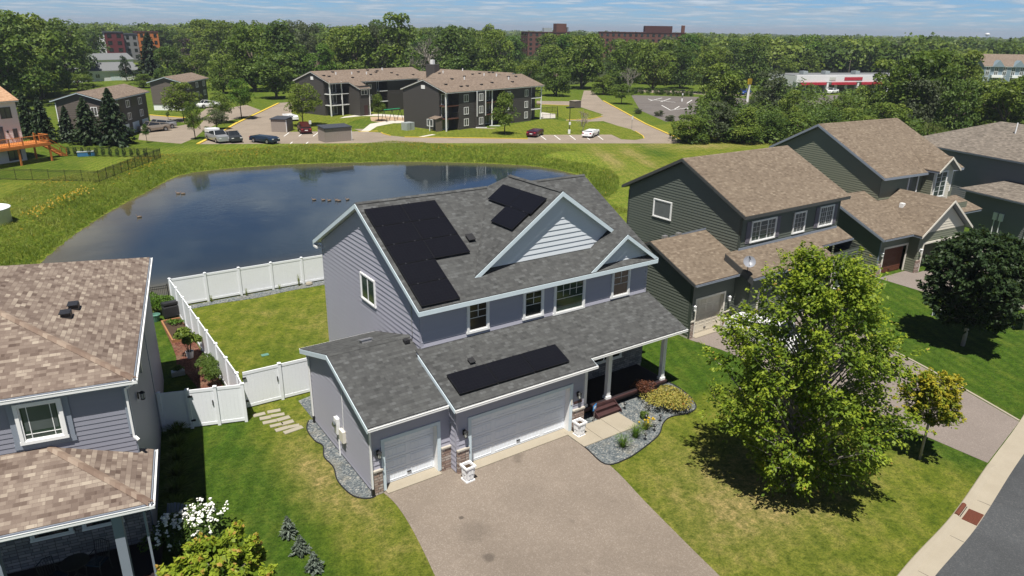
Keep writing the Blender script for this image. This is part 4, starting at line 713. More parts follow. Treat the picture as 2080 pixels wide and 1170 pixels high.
def left_house():
    H = thing('two_storey_house', 'blue-grey house in the left foreground with brown hip roofs and a covered porch', 'house', (-10.737, .71, 0), -.187)
    k = dict(pitch=.165, lip=.017); w = MB(); L = 11.0
    lap(w, [(-L, .1), (0, .1), (0, 6.3), (-L, 6.3)], (0, 1.30, 0), X, -Y, **k); lap(w, [(1.30, .1), (8.87, .1), (8.87, 6.3), (1.30, 6.3)], (0, 0, 0), Y, X, .165, .012); lap(w, [(8.87, .1), (13.95, .1), (13.95, 6.3), (8.87, 6.3)], (-.0, 0, 0), Y, X, .165, .012)
    lap(w, [(-L, .1), (0, .1), (0, 6.3), (-L, 6.3)], (0, 13.95, 0), X, Y, **k); w.build('wall', 'siding_blue', H)
    c = MB(); c.box(-.13, 1.30-.034, 4.3, .03, 1.298, 6.1); c.box(.001, 1.302, .1, .03, 1.45, 6.1); c.cut(); c.box(.001, 8.8, .1, .03, 8.96, 6.1); c.build('corner_board', 'trim_greyblue', H)
    sh, tr = MB(), MB(); s = .334; x1, y0, y1, z = .262, 1.075, 14.196, 6.285; h1 = 6.56; zt = z+s*h1; ym = (y0+y1)/2
    R = lambda *p: roofplane(sh, tr, p)
    R((x1, y0, z), (x1, y1, z), (x1-h1, ym, zt)); R((-L-.3, y0, z), (x1, y0, z), (x1-h1, ym, zt), (-L-.3, ym, zt)); R((x1, y1, z), (-L-.3, y1, z), (-L-.3, ym, zt), (x1-h1, ym, zt)); sh.build('roof', 'shingle_brown', H)
    s2 = MB(); R = lambda *p: roofplane(s2, tr, p); xp, yp, yq, zp = .413, -1.44, 1.569, 3.454; d = 1.30-yp; sp = .334
    R((-L-.3, yp, zp), (xp, yp, zp), (xp-d, yp+d, zp+sp*d), (-L-.3, yp+d, zp+sp*d)); R((xp, yp, zp), (xp, yq, zp), (.02, yq, zp+sp*(xp-.02)), (.02, 1.3, zp+sp*(xp-.02)), (xp-d, yp+d, zp+sp*d)); s2.build('roof', 'shingle_brown', H); tr.build('soffit', 'trim_greyblue', H)
    hc = MB()
    def cap(p0, p1, w_=.17):
        p0, p1 = np.array(p0, float), np.array(p1, float); dd = p1-p0; n = int(np.linalg.norm(dd)/.2); a1 = np.array([0, -1., 0]); a2 = np.array([1., 0, 0])
        for i in range(n):
            a, b = p0+dd*i/n, p0+dd*(i+1.12)/n; u_ = .014; v_ = .028
            for q, sl_ in ((a1, s), (a2, s)):
                pts = [a+Z3*u_, b+Z3*v_, b+Z3*v_+(q-Z3*sl_)*w_, a+Z3*u_+(q-Z3*sl_)*w_]
                nn = np.cross(pts[1]-pts[0], pts[2]-pts[0])
                if nn[2] < 0: pts = pts[::-1]
                hc.prism(pts, (0, 0, -.008))
                for kk in range(1, 7): hc.u[-kk] = [(i*6.0+1, (i % 5)*.21+.05)]*len(hc.u[-kk])
    cap((x1-.05, y0+.05, z+s*.05), (x1-h1, ym, zt)); hc.cut(); cap((xp-.05, yp+.05, zp+.02), (xp-d, yp+d, zp+sp*d)); hc.build('hip_cap', 'shingle_hip_cap', H)
    fa = MB(); rake_board(fa, (-L, y0, z), (x1, y0, z), -Y, .2); rake_board(fa, (x1, y0, z), (x1, y1, z), X, .2); rake_board(fa, (-L, yp, zp), (xp, yp, zp), -Y, .2); rake_board(fa, (xp, yp, zp), (xp, yq, zp), X, .2); fa.build('fascia', 'trim_greyblue', H)
    g = MB(); gutter(g, (x1, y0-.12, z), (x1, y1, z), X, .13, .12); gutter(g, (-L, yp, zp), (xp, yp, zp), -Y, .13, .12); gutter(g, (xp, yp-.12, zp), (xp, yq, zp), X, .13, .12); gutter(g, (-L, y0, z), (x1, y0, z), -Y, .13, .12); g.build('gutter', 'trim_white', H)
    # window with wide casing and corner muntins
    O = np.array((0, 1.30, 0.)); t = MB(); wall_frame(t, O, X, -Y, -2.95, -1.73, 4.62, 5.97, .17, .04); t.build('window_casing', 'trim_greyblue', H)
    f = window(H, O, X, -Y, -2.95, -1.73, 4.62, 5.97, 'trim_white', 'glass_green', bars=(.18, .82), hb=[(.14, 0, 1)], w=.10, d=.09); m = MB(); m.box(-2.76, 1.30-.056, 5.02, -1.92, 1.30-.051, 5.80); m.build('blind', 'glass_far', f)
    downspout(H, [(.2, y0-.05, 6.1), (-.02, 1.22, 5.9), (-.02, 1.22, 4.25), (.1, 1.1, 4.15)], 'trim_white')
    # porch
    sv = MB(); sv.box(-L, 1.16, .3, .0, 1.262, 3.5); sv.build('stone_wall', 'stone_grey', H); dk = MB(); dk.box(-L, -1.25, .0, .2, 1.14, .32); dk.build('porch_deck', 'deck_dark', H)
    for x_ in (-.55, -3.6): p = MB(); p.box(x_-.13, -1.22, .44, x_+.13, -.96, 3.2); p.box(x_-.17, -1.247, .322, x_+.17, -.92, .44); p.build('porch_post', 'trim_greyblue', H)
    for a in (-3.3, -1.9): window(H, (0, 1.14, 0), X, -Y, a, a+1.15, 1.3, 2.9, 'trim_white', 'glass_dark', w=.07)
    downspout(H, [(.35, -1.45, 3.3), (.16, -1.1, 3.0), (.16, -1.1, .45), (.3, -1.45, .3)], 'trim_greyblue')
    l_ = MB(); l_.box(.03, 4.9, 4.7, .12, 5.15, 5.1); l_.build('vent_hood', 'grey_metal', H); lantern(H, (.02, 3.3, 4.6), X)
    rv = MB()
    for i in (0, 1):
        x_, y_ = -1.75-.12*i, 6.3-.9*i; zz = z+s*(x1-x_); rv.cut(); rv.box(x_-.16, y_-.2, zz-.05, x_+.14, y_+.2, zz+.16); rv.box(x_-.2, y_-.24, zz+.16, x_+.12, y_+.24, zz+.185)
    rv.build('roof_vent', 'dark_plastic', H)
left_house()
def patio_chair(loc, rz):
    t = thing('patio_chair', 'dark metal patio chair with a blue cushion on the shaded porch, nearer the post' if rz > 0 else 'dark metal patio chair with a blue cushion on the shaded porch, farther from the post', 'chair', loc, rz, 'porch chairs at left'); m = MB()
    for sx in (-.25, .25):
        for sy in (-.25, .25): m.tube([(sx, sy, 0), (sx*.9, sy*.9, .42)], .014, 6)
        m.tube([(sx*.9, .23, .42), (sx, .33, .95)], .014, 6); m.tube([(sx, -.25, .42), (sx*1.05, -.22, .62), (sx*1.05, .28, .64)], .014, 6)
    m.tube([(-.25, .33, .95), (0, .36, 1.02), (.25, .33, .95)], .016, 6)
    for q in np.linspace(-.18, .18, 6): m.tube([(q, .24, .42), (q, .34, .98)], .007, 5)
    m.build('frame', 'black_metal', t); c = MB(); c.box(-.24, -.24, .42, .24, .22, .48); c.build('cushion', 'paint_navy', t, bevel=.02)
for a, r in (((-2.6, -.2, .32), .6), ((-1.5, .1, .32), -.7)):
    th = -.187; patio_chair((-10.737+a[0]*math.cos(th)-a[1]*math.sin(th), .71+a[0]*math.sin(th)+a[1]*math.cos(th), a[2]), r)
t = thing('patio_table', 'small round dark metal table between the two porch chairs', 'table', (-12.77, 1.05, .32)); m = MB(); m.lathe([(.38, .70), (.40, .71), (.40, .725)], n=20); m.build('table_top', 'black_metal', t); m = MB(); m.tube([(0, 0, .7), (0, 0, .05)], .025, 8)
for q in range(3): m.tube([(0, 0, .3), (.3*math.cos(q*2.1), .3*math.sin(q*2.1), .0)], .014, 6)
m.build('pedestal', 'black_metal', t)
# ------------------------------------------------------------------ terrain and pond
W_Z = -1.2
_shore = [G(*p, W_Z)[:2] for p in ((62, 560), (90, 530), (150, 480), (222, 432), (300, 390), (366, 357), (440, 345), (560, 336), (700, 331), (850, 329), (1000, 333), (1090, 339), (1150, 350))]
_shore += [np.array(q) for q in ((46.5, 47.5), (40, 40), (30, 33.5), (18, 30.5), (8, 29.6), (0, 29.0), (-5.5, 29.2), (-10.5, 31.5), (-14, 37))]
SHORE = np.array(smooth_loop(_shore, 6))
def shore_dist(P):                                          # signed distance: >0 on land
    A = SHORE; B = np.roll(SHORE, -1, 0); d2 = np.full(len(P), 1e18); ins = np.zeros(len(P), bool)
    for a, b in zip(A, B):
        ab = b-a; t = np.clip(((P-a)@ab)/(ab@ab), 0, 1); q = a+t[:, None]*ab; d2 = np.minimum(d2, ((P-q)**2).sum(1))
        c = (a[1] > P[:, 1]) != (b[1] > P[:, 1]); xi = a[0]+(P[:, 1]-a[1])/(b[1]-a[1]+1e-12)*(b[0]-a[0]); ins ^= c & (P[:, 0] < xi)
    return np.sqrt(d2)*np.where(ins, -1, 1)
def hgt_at(P, d=None):
    P = np.atleast_2d(np.array(P, float)); d = shore_dist(P) if d is None else d
    near = P[:, 1] < 45-.0*P[:, 0]; wdt = np.where(P[:, 1] < 36, 4.2, 6.0); t = np.clip(d/wdt, 0, 1); z = W_Z+(0-W_Z)*(t*t*(3-2*t)*.6+t*.4)
    z = np.where(d < 0, np.maximum(W_Z+d*.35, -2.6), z); return z
xs = np.concatenate([[-6000, -3000, -1500, -800, -400, -200, -100, -60], np.arange(-40, 76.1, .8), [85, 100, 130, 180, 260, 400, 700, 1200, 2500, 6000, 9000]])
ys = np.concatenate([[-2000, -500, -150, -60, -40], np.arange(-30, 112.1, .8), [120, 140, 170, 220, 300, 450, 700, 1200, 2500, 6000, 9000]])
GX, GY = np.meshgrid(xs, ys); P2 = np.stack([GX.ravel(), GY.ravel()], 1); SD = shore_dist(P2); GZ = hgt_at(P2, SD); GZ[np.abs(SD) > 60] = 0
nx, ny = len(xs), len(ys); me = D.meshes.new('ground'); V = np.stack([P2[:, 0], P2[:, 1], GZ], 1); ix = np.arange(nx*ny).reshape(ny, nx); FQ = np.stack([ix[:-1, :-1], ix[:-1, 1:], ix[1:, 1:], ix[1:, :-1]], -1).reshape(-1, 4)
me.from_pydata(V.tolist(), [], FQ.tolist()); me.materials.append(MAT['ground_grass']); me.polygons.foreach_set('use_smooth', [True]*len(FQ))
def sstep(x, a, b): t = np.clip((x-a)/(b-a), 0, 1); return t*t*(3-2*t)
px_, py_ = P2[:, 0], P2[:, 1]
wild = sstep(9.5-SD, 0, 3)*(py_ > 26)*(px_ < 60); wild = np.maximum(wild, sstep(py_, 70, 76)*(px_ > -6)*(px_ < 62)*sstep(-(SD-13), -3, 3))
wob = np.sin(px_*.9)*.5+np.sin(py_*.7+px_*.3)*.7
dry = np.zeros(len(P2)); 
def blob(x, y, rx, ry, v, rot=0): 
    c, s = math.cos(rot), math.sin(rot); u = (px_-x)*c+(py_-y)*s; w_ = -(px_-x)*s+(py_-y)*c; return v*np.exp(-((u/rx)**2+(w_/ry)**2)*1.4)
for a in ((8.5, -7.5, 7, 4.2, .95, .1), (-4.2, 1.5, 1.4, 6.5, .95, .05), (-3.6, 6.0, 1.8, 2.0, .6), (2, 17, 4, 4, .55, 0), (-1.5, 20, 3, 2, .4), (54.5, 52.5, 13, 1.9, 1.0, 1.08), (60.2, 54, 10, 1.8, .95, 1.08), (74.5, 53.2, 9, 3.4, 1.0, -.28), (57, 48, 12, 1.0, .9, 1.08), (86, 51, 7, 2.5, .8, -.2), (70, 58, 6, 3, .8), (50, 40, 4, 9, .5, -.3), (84, 60, 6, 4, .8), (2, 84, 6, 2, .5), (-8, 66, 6, 6, .35), (24, 84, 8, 2, .4)): dry = np.maximum(dry, blob(*a))
lush = sstep(-px_, 4.9, 6.2)*(py_ < 24); lush = np.maximum(lush, sstep(px_+.25*py_, 13.5, 15.5)*(py_ < 22)); lush = np.maximum(lush, sstep(px_, 11.5, 13)*(py_ > -.5)*(py_ < 15)); lush = np.maximum(lush, blob(-2, 14, 3, 2.5, .35)); lush = np.maximum(lush, .55*(py_ > 76)); lush = np.maximum(lush, blob(-14, 79, 10, 6, .75)); lush = np.maximum(lush, blob(64.2, 53, 7, 2.2, .95, 1.08)); lush = np.maximum(lush, blob(-11, 60, 5, 9, .35))
lush = np.clip(lush-.15*wob*(lush > .1)*(lush < .9), 0, 1)
ca = me.color_attributes.new('zone', 'FLOAT_COLOR', 'POINT'); ca.data.foreach_set('color', np.stack([wild, dry, lush, np.ones(len(P2))], 1).astype(np.float32).ravel())
go = D.objects.new('ground', me); col.objects.link(go); tag(go, kind='structure')
# water
wx, wy = np.arange(-16, 50, 1.0), np.arange(27, 79, 1.0); A_, B_ = np.meshgrid(wx, wy); wp = np.stack([A_.ravel(), B_.ravel()], 1); wd_ = shore_dist(wp); idx = np.arange(len(wp)).reshape(len(wy), len(wx)); Q = np.stack([idx[:-1, :-1], idx[:-1, 1:], idx[1:, 1:], idx[1:, :-1]], -1).reshape(-1, 4); Q = Q[(wd_[Q] < 1.2).any(1)]
me = D.meshes.new('water'); me.from_pydata(np.c_[wp, np.full(len(wp), W_Z)].tolist(), [], Q.tolist()); me.materials.append(MAT['pond_water'])
nearshore = np.clip(1+wd_/(3.2+3.5*(wp[:, 0] < 4)), 0, 1); nearshore = np.maximum(nearshore, np.exp(-((wp[:, 1]-31.5)/2.6)**2)*.75*(wp[:, 0] < 12)); nearshore = np.maximum(nearshore, np.clip(1+wd_/5.5, 0, 1)*(wp[:, 1] > 66)*.85)
at = me.attributes.new('shallow', 'FLOAT', 'POINT'); at.data.foreach_set('value', nearshore.astype(np.float32)); o = D.objects.new('water', me); col.objects.link(o); tag(o, kind='structure')
# ------------------------------------------------------------------ street, kerb, driveways
kerb = [np.array(p) for p in ((-30, -21.5), (-8, -16.0), (3, -13.75), (9.15, -12.67), (13.6, -12.16), (18.55, -11.3), (23.4, -10.5), (30, -9.2), (40, -6.8), (55, -2.0), (75, 6))]
KL = smooth_loop(kerb, 8, False)
def offs(L, d): 
    out = []
    for i in range(len(L)): t = L[min(i+1, len(L)-1)]-L[max(i-1, 0)]; t = t/np.linalg.norm(t); out.append(L[i]+np.array([t[1], -t[0]])*d)
    return out
road = sheet('street', [*offs(KL, .78), (90, -30), (60, -60), (-40, -60)], .012, 'street_asphalt')
kb = MB(); prof = [(0, -.1), (0, .10), (.03, .125), (.14, .125), (.24, .07), (.30, .03), (.80, .016), (.80, -.1)]
KP = [[np.append(p, z) for p in offs(KL, d)] for d, z in prof]; cut = set()
for i in range(len(KL)-1):
    flat = 18.55 < KL[i][0] < 23.3
    for j in range(len(prof)-1):
        q = [KP[j][i], KP[j+1][i], KP[j+1][i+1], KP[j][i+1]]
        q = [x.copy() for x in q]
        for a_, x in zip((i, i, i+1, i+1), q):
            if 18.4 < KL[a_][0] < 23.5: x[2] = min(x[2], .035)
        kb.pface(q)
tag(kb.build('kerb', 'curb_concrete'), kind='structure')
jn = MB()
for p, q in zip(*[ [L[i] for i in range(len(L)) if i % 5 == 0] for L in (offs(KL, .02), offs(KL, .79))]):
    if -2 < p[0] < 26 and not 18 < p[0] < 24: jn.bar((p[0]+(q[0]-p[0])*.42, p[1]+(q[1]-p[1])*.42, .026), (q[0], q[1], .022), .012, .006)
tag(jn.build('pavement_joint', 'dark_plastic'), kind='structure')
dr = thing('storm_drain', 'rusty red storm drain grate with a matching hood in the concrete gutter', 'drain', (0, 0, 0)); i0 = min(range(len(KL)), key=lambda i: abs(KL[i][0]-13.95)); c0 = KL[i0]; t0 = KL[i0+1]-KL[i0-1]; t0 = np.append(t0/np.linalg.norm(t0), 0); n0 = np.array([t0[1], -t0[0], 0]); c3 = np.append(c0, 0)
m = MB(); m.obox(c3+n0*.53+Z3*.022, (t0, n0, Z3), (.44, .25, .012))
for k in range(11): m.bar(c3+n0*.3+t0*(-.4+.08*k)+Z3*.04, c3+n0*.76+t0*(-.4+.08*k)+Z3*.04, .035, .014)
m.build('grate', 'rust', dr); m = MB(); m.tube([c3+n0*.11-t0*.44+Z3*.10, c3+n0*.11+t0*.44+Z3*.10], .085, 10); m.build('hood', 'rust', dr); m = MB(); m.obox(c3+n0*.225+Z3*.05, (t0, n0, Z3), (.42, .012, .04)); m.build('inlet', 'black_metal', dr)
dl = smooth_loop([(-2.95, .55), (-2.85, -.5), (-3.0, -2.2), (-3.5, -5.0), (-4.3, -8.5), (-5.2, -15.5)], 5, False); dr_ = smooth_loop([(4.3, -13.6), (4.05, -11.5), (4.25, -9.4), (4.9, -5.6), (5.4, -3.0), (5.42, -.1)], 5, False)
sheet('driveway', [*dl, *dr_, (5.42, .4), (-.02, .4), (-.02, .55)], .010, 'driveway_tan')
sheet('driveway', [(17.55, 3.95), (18.0, 2.1), (18.3, -3.0), (18.55, -11.25), (23.35, -10.5), (24.3, -8.0), (25.5, -4.6), (26.2, -1.9), (27.2, .5), (28.0, 3.1), (21.2, 3.1), (21.2, 4.1), (17.6, 4.1)], .010, 'driveway_pink')
ed = smooth_loop([(23.4, -10.45), (24.36, -8.0), (25.56, -4.6), (26.26, -1.9), (27.26, .5)], 4, False); m = MB()
for a, b in zip(ed, ed[1:]): m.bar((a[0]+.06, a[1], .012), (b[0]+.06, b[1], .012), .12, .03)
tag(m.build('kerb', 'curb_concrete'), kind='structure')
sheet('driveway', [(37.3, 4.15), (37.2, 1.0), (39.0, -3.7), (41, -6.4), (47, -4.5), (46.6, 3.0), (40.8, 3.3), (40.8, 4.0)], .010, 'driveway_pink')
m = MB()
for a, b in ((5.38, 6.40), (6.42, 7.42), (7.44, 8.50)): m.cut(); m.box(a, -1.33, -.1, b, .02, .06)
for o in (m.build('path', 'curb_concrete'),): pass
for o in list(D.objects):
    if o.name.startswith('path'): tag(o, kind='structure')
# ------------------------------------------------------------------ rock beds
bed_r = smooth_loop([(5.45, .0), (5.40, -1.4), (5.30, -2.75), (6.2, -2.95), (7.35, -2.75), (8.7, -2.35), (9.6, -1.75), (10.3, -1.55), (11.2, -1.75), (11.95, -1.55), (12.5, -.6), (12.7, .6), (12.5, 1.3), (12.0, .9), (9, .9), (6.4, .7)], 5)
bed_l = smooth_loop([(-3.34, 7.0), (-3.8, 6.4), (-3.85, 5.3), (-3.7, 4.7), (-3.95, 3.9), (-3.9, 3.0), (-4.1, 2.0), (-3.95, .8), (-3.4, .35), (-3.2, 1), (-3.2, 5)], 5)
bed_f = [(-5.4, 24.5), (-5.3, 23.8), (-3.5, 23.9), (-1, 23.6), (1, 23.8), (4.5, 23.7), (8, 23.7), (8, 24.6)]
bed_g = smooth_loop([(-3.3, 6.85), (-2.0, 6.8), (-1.9, 8.5), (-1.7, 9.4), (-2.4, 10.1), (-2.4, 11.2), (-1.5, 11.8), (-.2, 11.5), (-.05, 9), (-.05, 7), (-2, 6.85)], 3)
for k, b in enumerate((bed_r, bed_l, bed_f)):
    tag(sheet('gravel_bed', b, .02, 'gravel_bluegrey'), kind='structure')
    if k < 2:
        m = MB(); L = [np.array([p[0], p[1], .035]) for p in b]; L = L[4:-14] if k == 0 else L[2:-9]; m.tube(L, .025, 6); tag(m.build('garden_edging', 'dark_plastic'), ('black edging' if k == 0 else 'black garden edging')+(' round the curved gravel bed by the porch' if k == 0 else ' along the gravel strip beside the garage wall'), 'edging')
sheet('gravel_bed', [(-2.4, 9.6), (-2.4, 10.5), (-1.6, 10.9), (-.9, 10.5), (-.9, 7), (-3.3, 7), (-3.3, 9.0), (-2.5, 9.2)], .02, 'gravel_bluegrey')
mul = [(-7.0, 19.0), (-7.1, 17.1), (-7.35, 15.6), (-7.05, 14.6), (-6.9, 12.6), (-6.95, 11.9), (-6.95, 9.6), (-5.85, 9.3), (-5.85, 22), (-6.95, 22)]
sheet('mulch_bed', mul, .015, 'mulch')
m = MB(); 
t = thing('raised_bed', 'timber-edged raised garden bed of bare soil against the white side fence', 'garden bed', (0, 0, 0)); s_ = MB(); s_.box(-6.85, 19.1, 0, -5.95, 22.2, .14); s_.build('soil', 'soil', t)
for a in ((-6.95, 19.0, -6.87, 22.3), (-6.86, 22.22, -5.92, 22.3), (-6.86, 19.0, -5.92, 19.08)): b_ = MB(); b_.box(a[0], a[1], 0, a[2], a[3], .2); b_.build('board', 'wood_bed', t)
# stepping stones
rs = random.Random(3)
for r in range(2):
    for i in range(5):
        f_ = i/4; x = -5.15+.6*r+f_*(.42-.12*r)+rs.uniform(-.05, .05); y = 8.72-f_*1.75-.05*r; a = rs.uniform(-.12, .12)-.08
        m = MB(); m.obox((0, 0, .012), (X, Y, Z3), (.27+rs.uniform(-.03, .03), .12+rs.uniform(-.015, .02), .022)); o = m.build('stepping_stone', 'stone_slab', bevel=.012); o.location = (x, y, 0); o.rotation_euler = (0, 0, a)
        place = ['nearest the white gate', 'second from the white gate', 'third from the white gate', 'fourth from the white gate', 'farthest from the white gate'][i]
        tag(o, f'rectangular stepping stone in the {"left" if r == 0 else "right"} row, {place}', 'stepping stone', 'stepping stones in the grass')
m = MB(); m.obox((0, 0, .012), (X, Y, Z3), (.42, .13, .022)); o = m.build('stepping_stone', 'stone_slab', bevel=.012); o.location = (-4.32, 6.62, 0); o.rotation_euler = (0, 0, .1); tag(o, 'long stepping stone at the garage end of the two rows', 'stepping stone', 'stepping stones in the grass')
# ------------------------------------------------------------------ white vinyl fences
def vinyl(name, label, p, q, n, h=1.83, gates=(), double=False, ends=(True, True), group='white vinyl fence runs'):
    T = thing(name, label, 'fence', (p[0], p[1], 0), math.atan2(q[1]-p[1], q[0]-p[0]), group); L = math.hypot(q[0]-p[0], q[1]-p[1]); w_ = L/n
    for i in range(n+1):
        if (i == 0 and not ends[0]) or (i == n and not ends[1]): continue
        m = MB(); x = i*w_; m.box(x-.064, -.064, -.05, x+.064, .064, h+.03); m.prism([(x-.08, -.08, h+.055), (x+.08, -.08, h+.055), (x+.08, .08, h+.055), (x-.08, .08, h+.055)], (0, 0, -.024)); m.lathe([(.08, .056), (.004, .11)], (x, 0, h), 4); m.build('post', 'vinyl_fence', T)
    for i in range(n):
        a, b = i*w_+.066, (i+1)*w_-.066; m = MB(); m.box(a, -.025, .06, b, .025, .20); m.box(a, -.025, h-.14, b, .025, h); k = max(4, int((b-a)/.15)); s = (b-a)/k
        for j in range(k): m.box(a+j*s+.004, -.012, .20, a+(j+1)*s-.004, .012, h-.14); 
        m.box(a, -.006, .2, b, .006, h-.14)
        o = m.build('gate' if i in gates else 'fence_panel', 'vinyl_fence', T)
        if i in gates:
            hd = MB(); hd.box(b-.1, -.06, 1.0, b-.06, -.03, 1.25); hd.cut()
            for z in (.35, 1.5): hd.cut(); hd.box(a-.06, -.07, z, a+.12, -.03, z+.08)
            hd.build('handle', 'black_metal', o)
    return T
vinyl('vinyl_fence', 'white vinyl fence along the back of the yard beside the pond', (-5.85, 24.72), (12.5, 24.6), 9, ends=(False, True))
vinyl('vinyl_fence', 'long white vinyl side fence between the back lawn and the mulch bed', (-5.72, 9.62), (-5.85, 24.72), 8)
vinyl('vinyl_fence', 'white vinyl fence with a wide gate beside the garage wall', (-5.55, 9.60), (-2.15, 9.52), 2, gates=(0,), ends=(False, True))
vinyl('vinyl_fence', 'white vinyl fence by the left house, half in its shadow', (-8.95, 9.50), (-5.80, 8.46), 3, gates=(1,))
vinyl('vinyl_fence', 'short white vinyl fence link joining the two front fence runs', (-5.80, 8.46), (-5.72, 9.62), 1, ends=(False, False))
def bar_fence(label, pts, h=1.2, step=2.4, pick=.10, group=None, zf=0):
    T = thing('metal_fence', label, 'fence', (pts[0][0], pts[0][1], zf), 0, group); o0 = np.array(pts[0])
    for p, q in zip(pts, pts[1:]):
        p, q = np.array(p)-o0, np.array(q)-o0; L = np.linalg.norm(q-p); n = max(1, round(L/step)); 
        for i in range(n):
            a, b = p+(q-p)*i/n, p+(q-p)*(i+1)/n; m = MB(); m.bar((*a, 0), (*a, h+.08), .055); m.build('post', 'black_metal', T); r = MB()
            for z in (.12, h-.18, h-.03): r.bar((*a, z), (*b, z), .028)
            k = max(2, int(np.linalg.norm(b-a)/pick))
            for j in range(1, k): c = a+(b-a)*j/k; r.bar((*c, .05), (*c, h), .020)
            r.build('fence_panel', 'black_metal', T)
        m = MB(); m.bar((*q, 0), (*q, h+.08), .055); m.build('post', 'black_metal', T)
    return T
bar_fence('short black metal fence between the left house and the white fence', [(-9.6, 25.6), (-5.95, 25.3)], 1.3, 1.8)
# ------------------------------------------------------------------ small things near the house
def planter(x, y, label):
    T = thing('planter', label, 'planter', (x, y, .012), .05, 'white planters by the garage'); m = MB(); 
    def ring(z0, z1, a0, a1):
        for i in range(4):
            c = [(-1, -1), (1, -1), (1, 1), (-1, 1)]; p, q = c[i], c[(i+1) % 4]; m.pface([(p[0]*a0, p[1]*a0, z0), (q[0]*a0, q[1]*a0, z0), (q[0]*a1, q[1]*a1, z1), (p[0]*a1, p[1]*a1, z1)])
    ring(0, .06, .20, .20); ring(.06, .062, .20, .16); ring(.062, .60, .155, .20); ring(.60, .602, .2, .235); ring(.602, .68, .235, .235); ring(.68, .681, .235, .17); ring(.681, .56, .17, .165); m.face([(-.165, -.165, .56), (.165, -.165, .56), (.165, .165, .56), (-.165, .165, .56)])
    m.build('pot', 'planter_white', T); d = MB()
    for a in range(4):
        c, s = math.cos(a*math.pi/2), math.sin(a*math.pi/2); rot = lambda p: (p[0]*c-p[1]*s, p[0]*s+p[1]*c, p[2])
        for x0, x1 in ((-.11, -.015), (.015, .11)):
            d.cut()
            b0 = MB(); b0.box(x0, -.195, .14, x1, -.172, .30); b0.box(x0, -.212, .34, x1, -.185, .52)
            for f, u in zip(b0.f, b0.u): d.face([rot(b0.v[i]) for i in f], u)
    d.build('relief', 'planter_white', T); e = MB(); e.box(-.16, -.16, .5, .16, .16, .575); e.build('soil', 'soil', T)
planter(.14, -.62, 'white square planter beside the stone pier between the garage doors'); planter(5.82, -.45, 'white square planter standing at the end of the concrete walk')
T = thing('yard_sign', 'small blue security sign on a post beside the porch steps', 'sign', (6.98, -.05, 0), .45); m = MB(); m.bar((0, 0, 0), (0, 0, .75), .018); m.build('post', 'grey_metal', T); m = MB(); m.obox((0, -.01, .82), (X, Z3, Y), (.17, .12, .01)); o = m.build('board', 'blue_sign', T); m = MB()
for z, a, b in ((.86, -.10, .08), (.815, -.12, .12), (.775, -.06, .06)): m.box(a, -.028, z-.011, b, -.021, z+.011)
m.build('lettering', 'white_paint', o)
def path_light(x, y, label):
    T = thing('path_light', label, 'lamp', (x, y, .01), 0, 'black path lights along the bed edge'); m = MB(); m.tube([(0, 0, 0), (0, 0, .26)], .014, 6); m.build('stake', 'black_metal', T); m = MB(); m.lathe([(.03, .24), (.05, .27), (.05, .33), (.085, .34), (.02, .40)], n=10); m.build('lamp_head', 'black_metal', T)
for (x, y, l) in ((8.98, .1, 'black path light right beside the porch steps'), (7.9, -2.35, 'black path light on the bed edge below the daylilies'), (8.75, -2.05, 'black path light right of the yellow-flowered daylily'), (9.55, -1.6, 'black path light between the daylilies and the golden shrub'), (9.0, -1.25, 'black path light at the near end of the concrete walk edge'), (11.9, -1.15, 'black path light at the far outer curve of the gravel bed')): path_light(x, y, l)
# adirondack chair
T = thing('adirondack_chair', 'blue-grey adirondack chair beside the white flowering shrub', 'chair', (-10.05, 2.0, 0), -.7); m = MB()
for k in range(6): m.cut(); m.prism([(-.28, -.25+k*.1, .36-k*.022), (.28, -.25+k*.1, .36-k*.022), (.28, -.16+k*.1, .34-k*.022), (-.28, -.16+k*.1, .34-k*.022)], (0, 0, -.02))
m.build('seat_slat', 'adirondack', T); m = MB()
for k in range(6): x = -.25+k*.1; m.cut(); m.prism([(x-.042, .30, .26), (x+.042, .30, .26), (x*1.25+.045, .66, 1.0-.03*abs(k-2.5)), (x*1.25-.045, .66, 1.0-.03*abs(k-2.5))], (0, .03, -.01))
m.build('back_slat', 'adirondack', T)
for sx in (-.34, .34):
    m = MB(); m.box(sx-.03, -.30, 0, sx+.03, -.20, .56); m.build('leg', 'adirondack', T); m = MB(); m.prism([(sx-.03, -.2, .36), (sx+.03, -.2, .36), (sx+.03, .62, .02), (sx-.03, .62, .02)], (0, 0, -.12)); m.build('leg', 'adirondack', T); m = MB(); m.box(sx-.07, -.36, .565, sx+.07, .46, .59); m.build('armrest', 'adirondack', T)
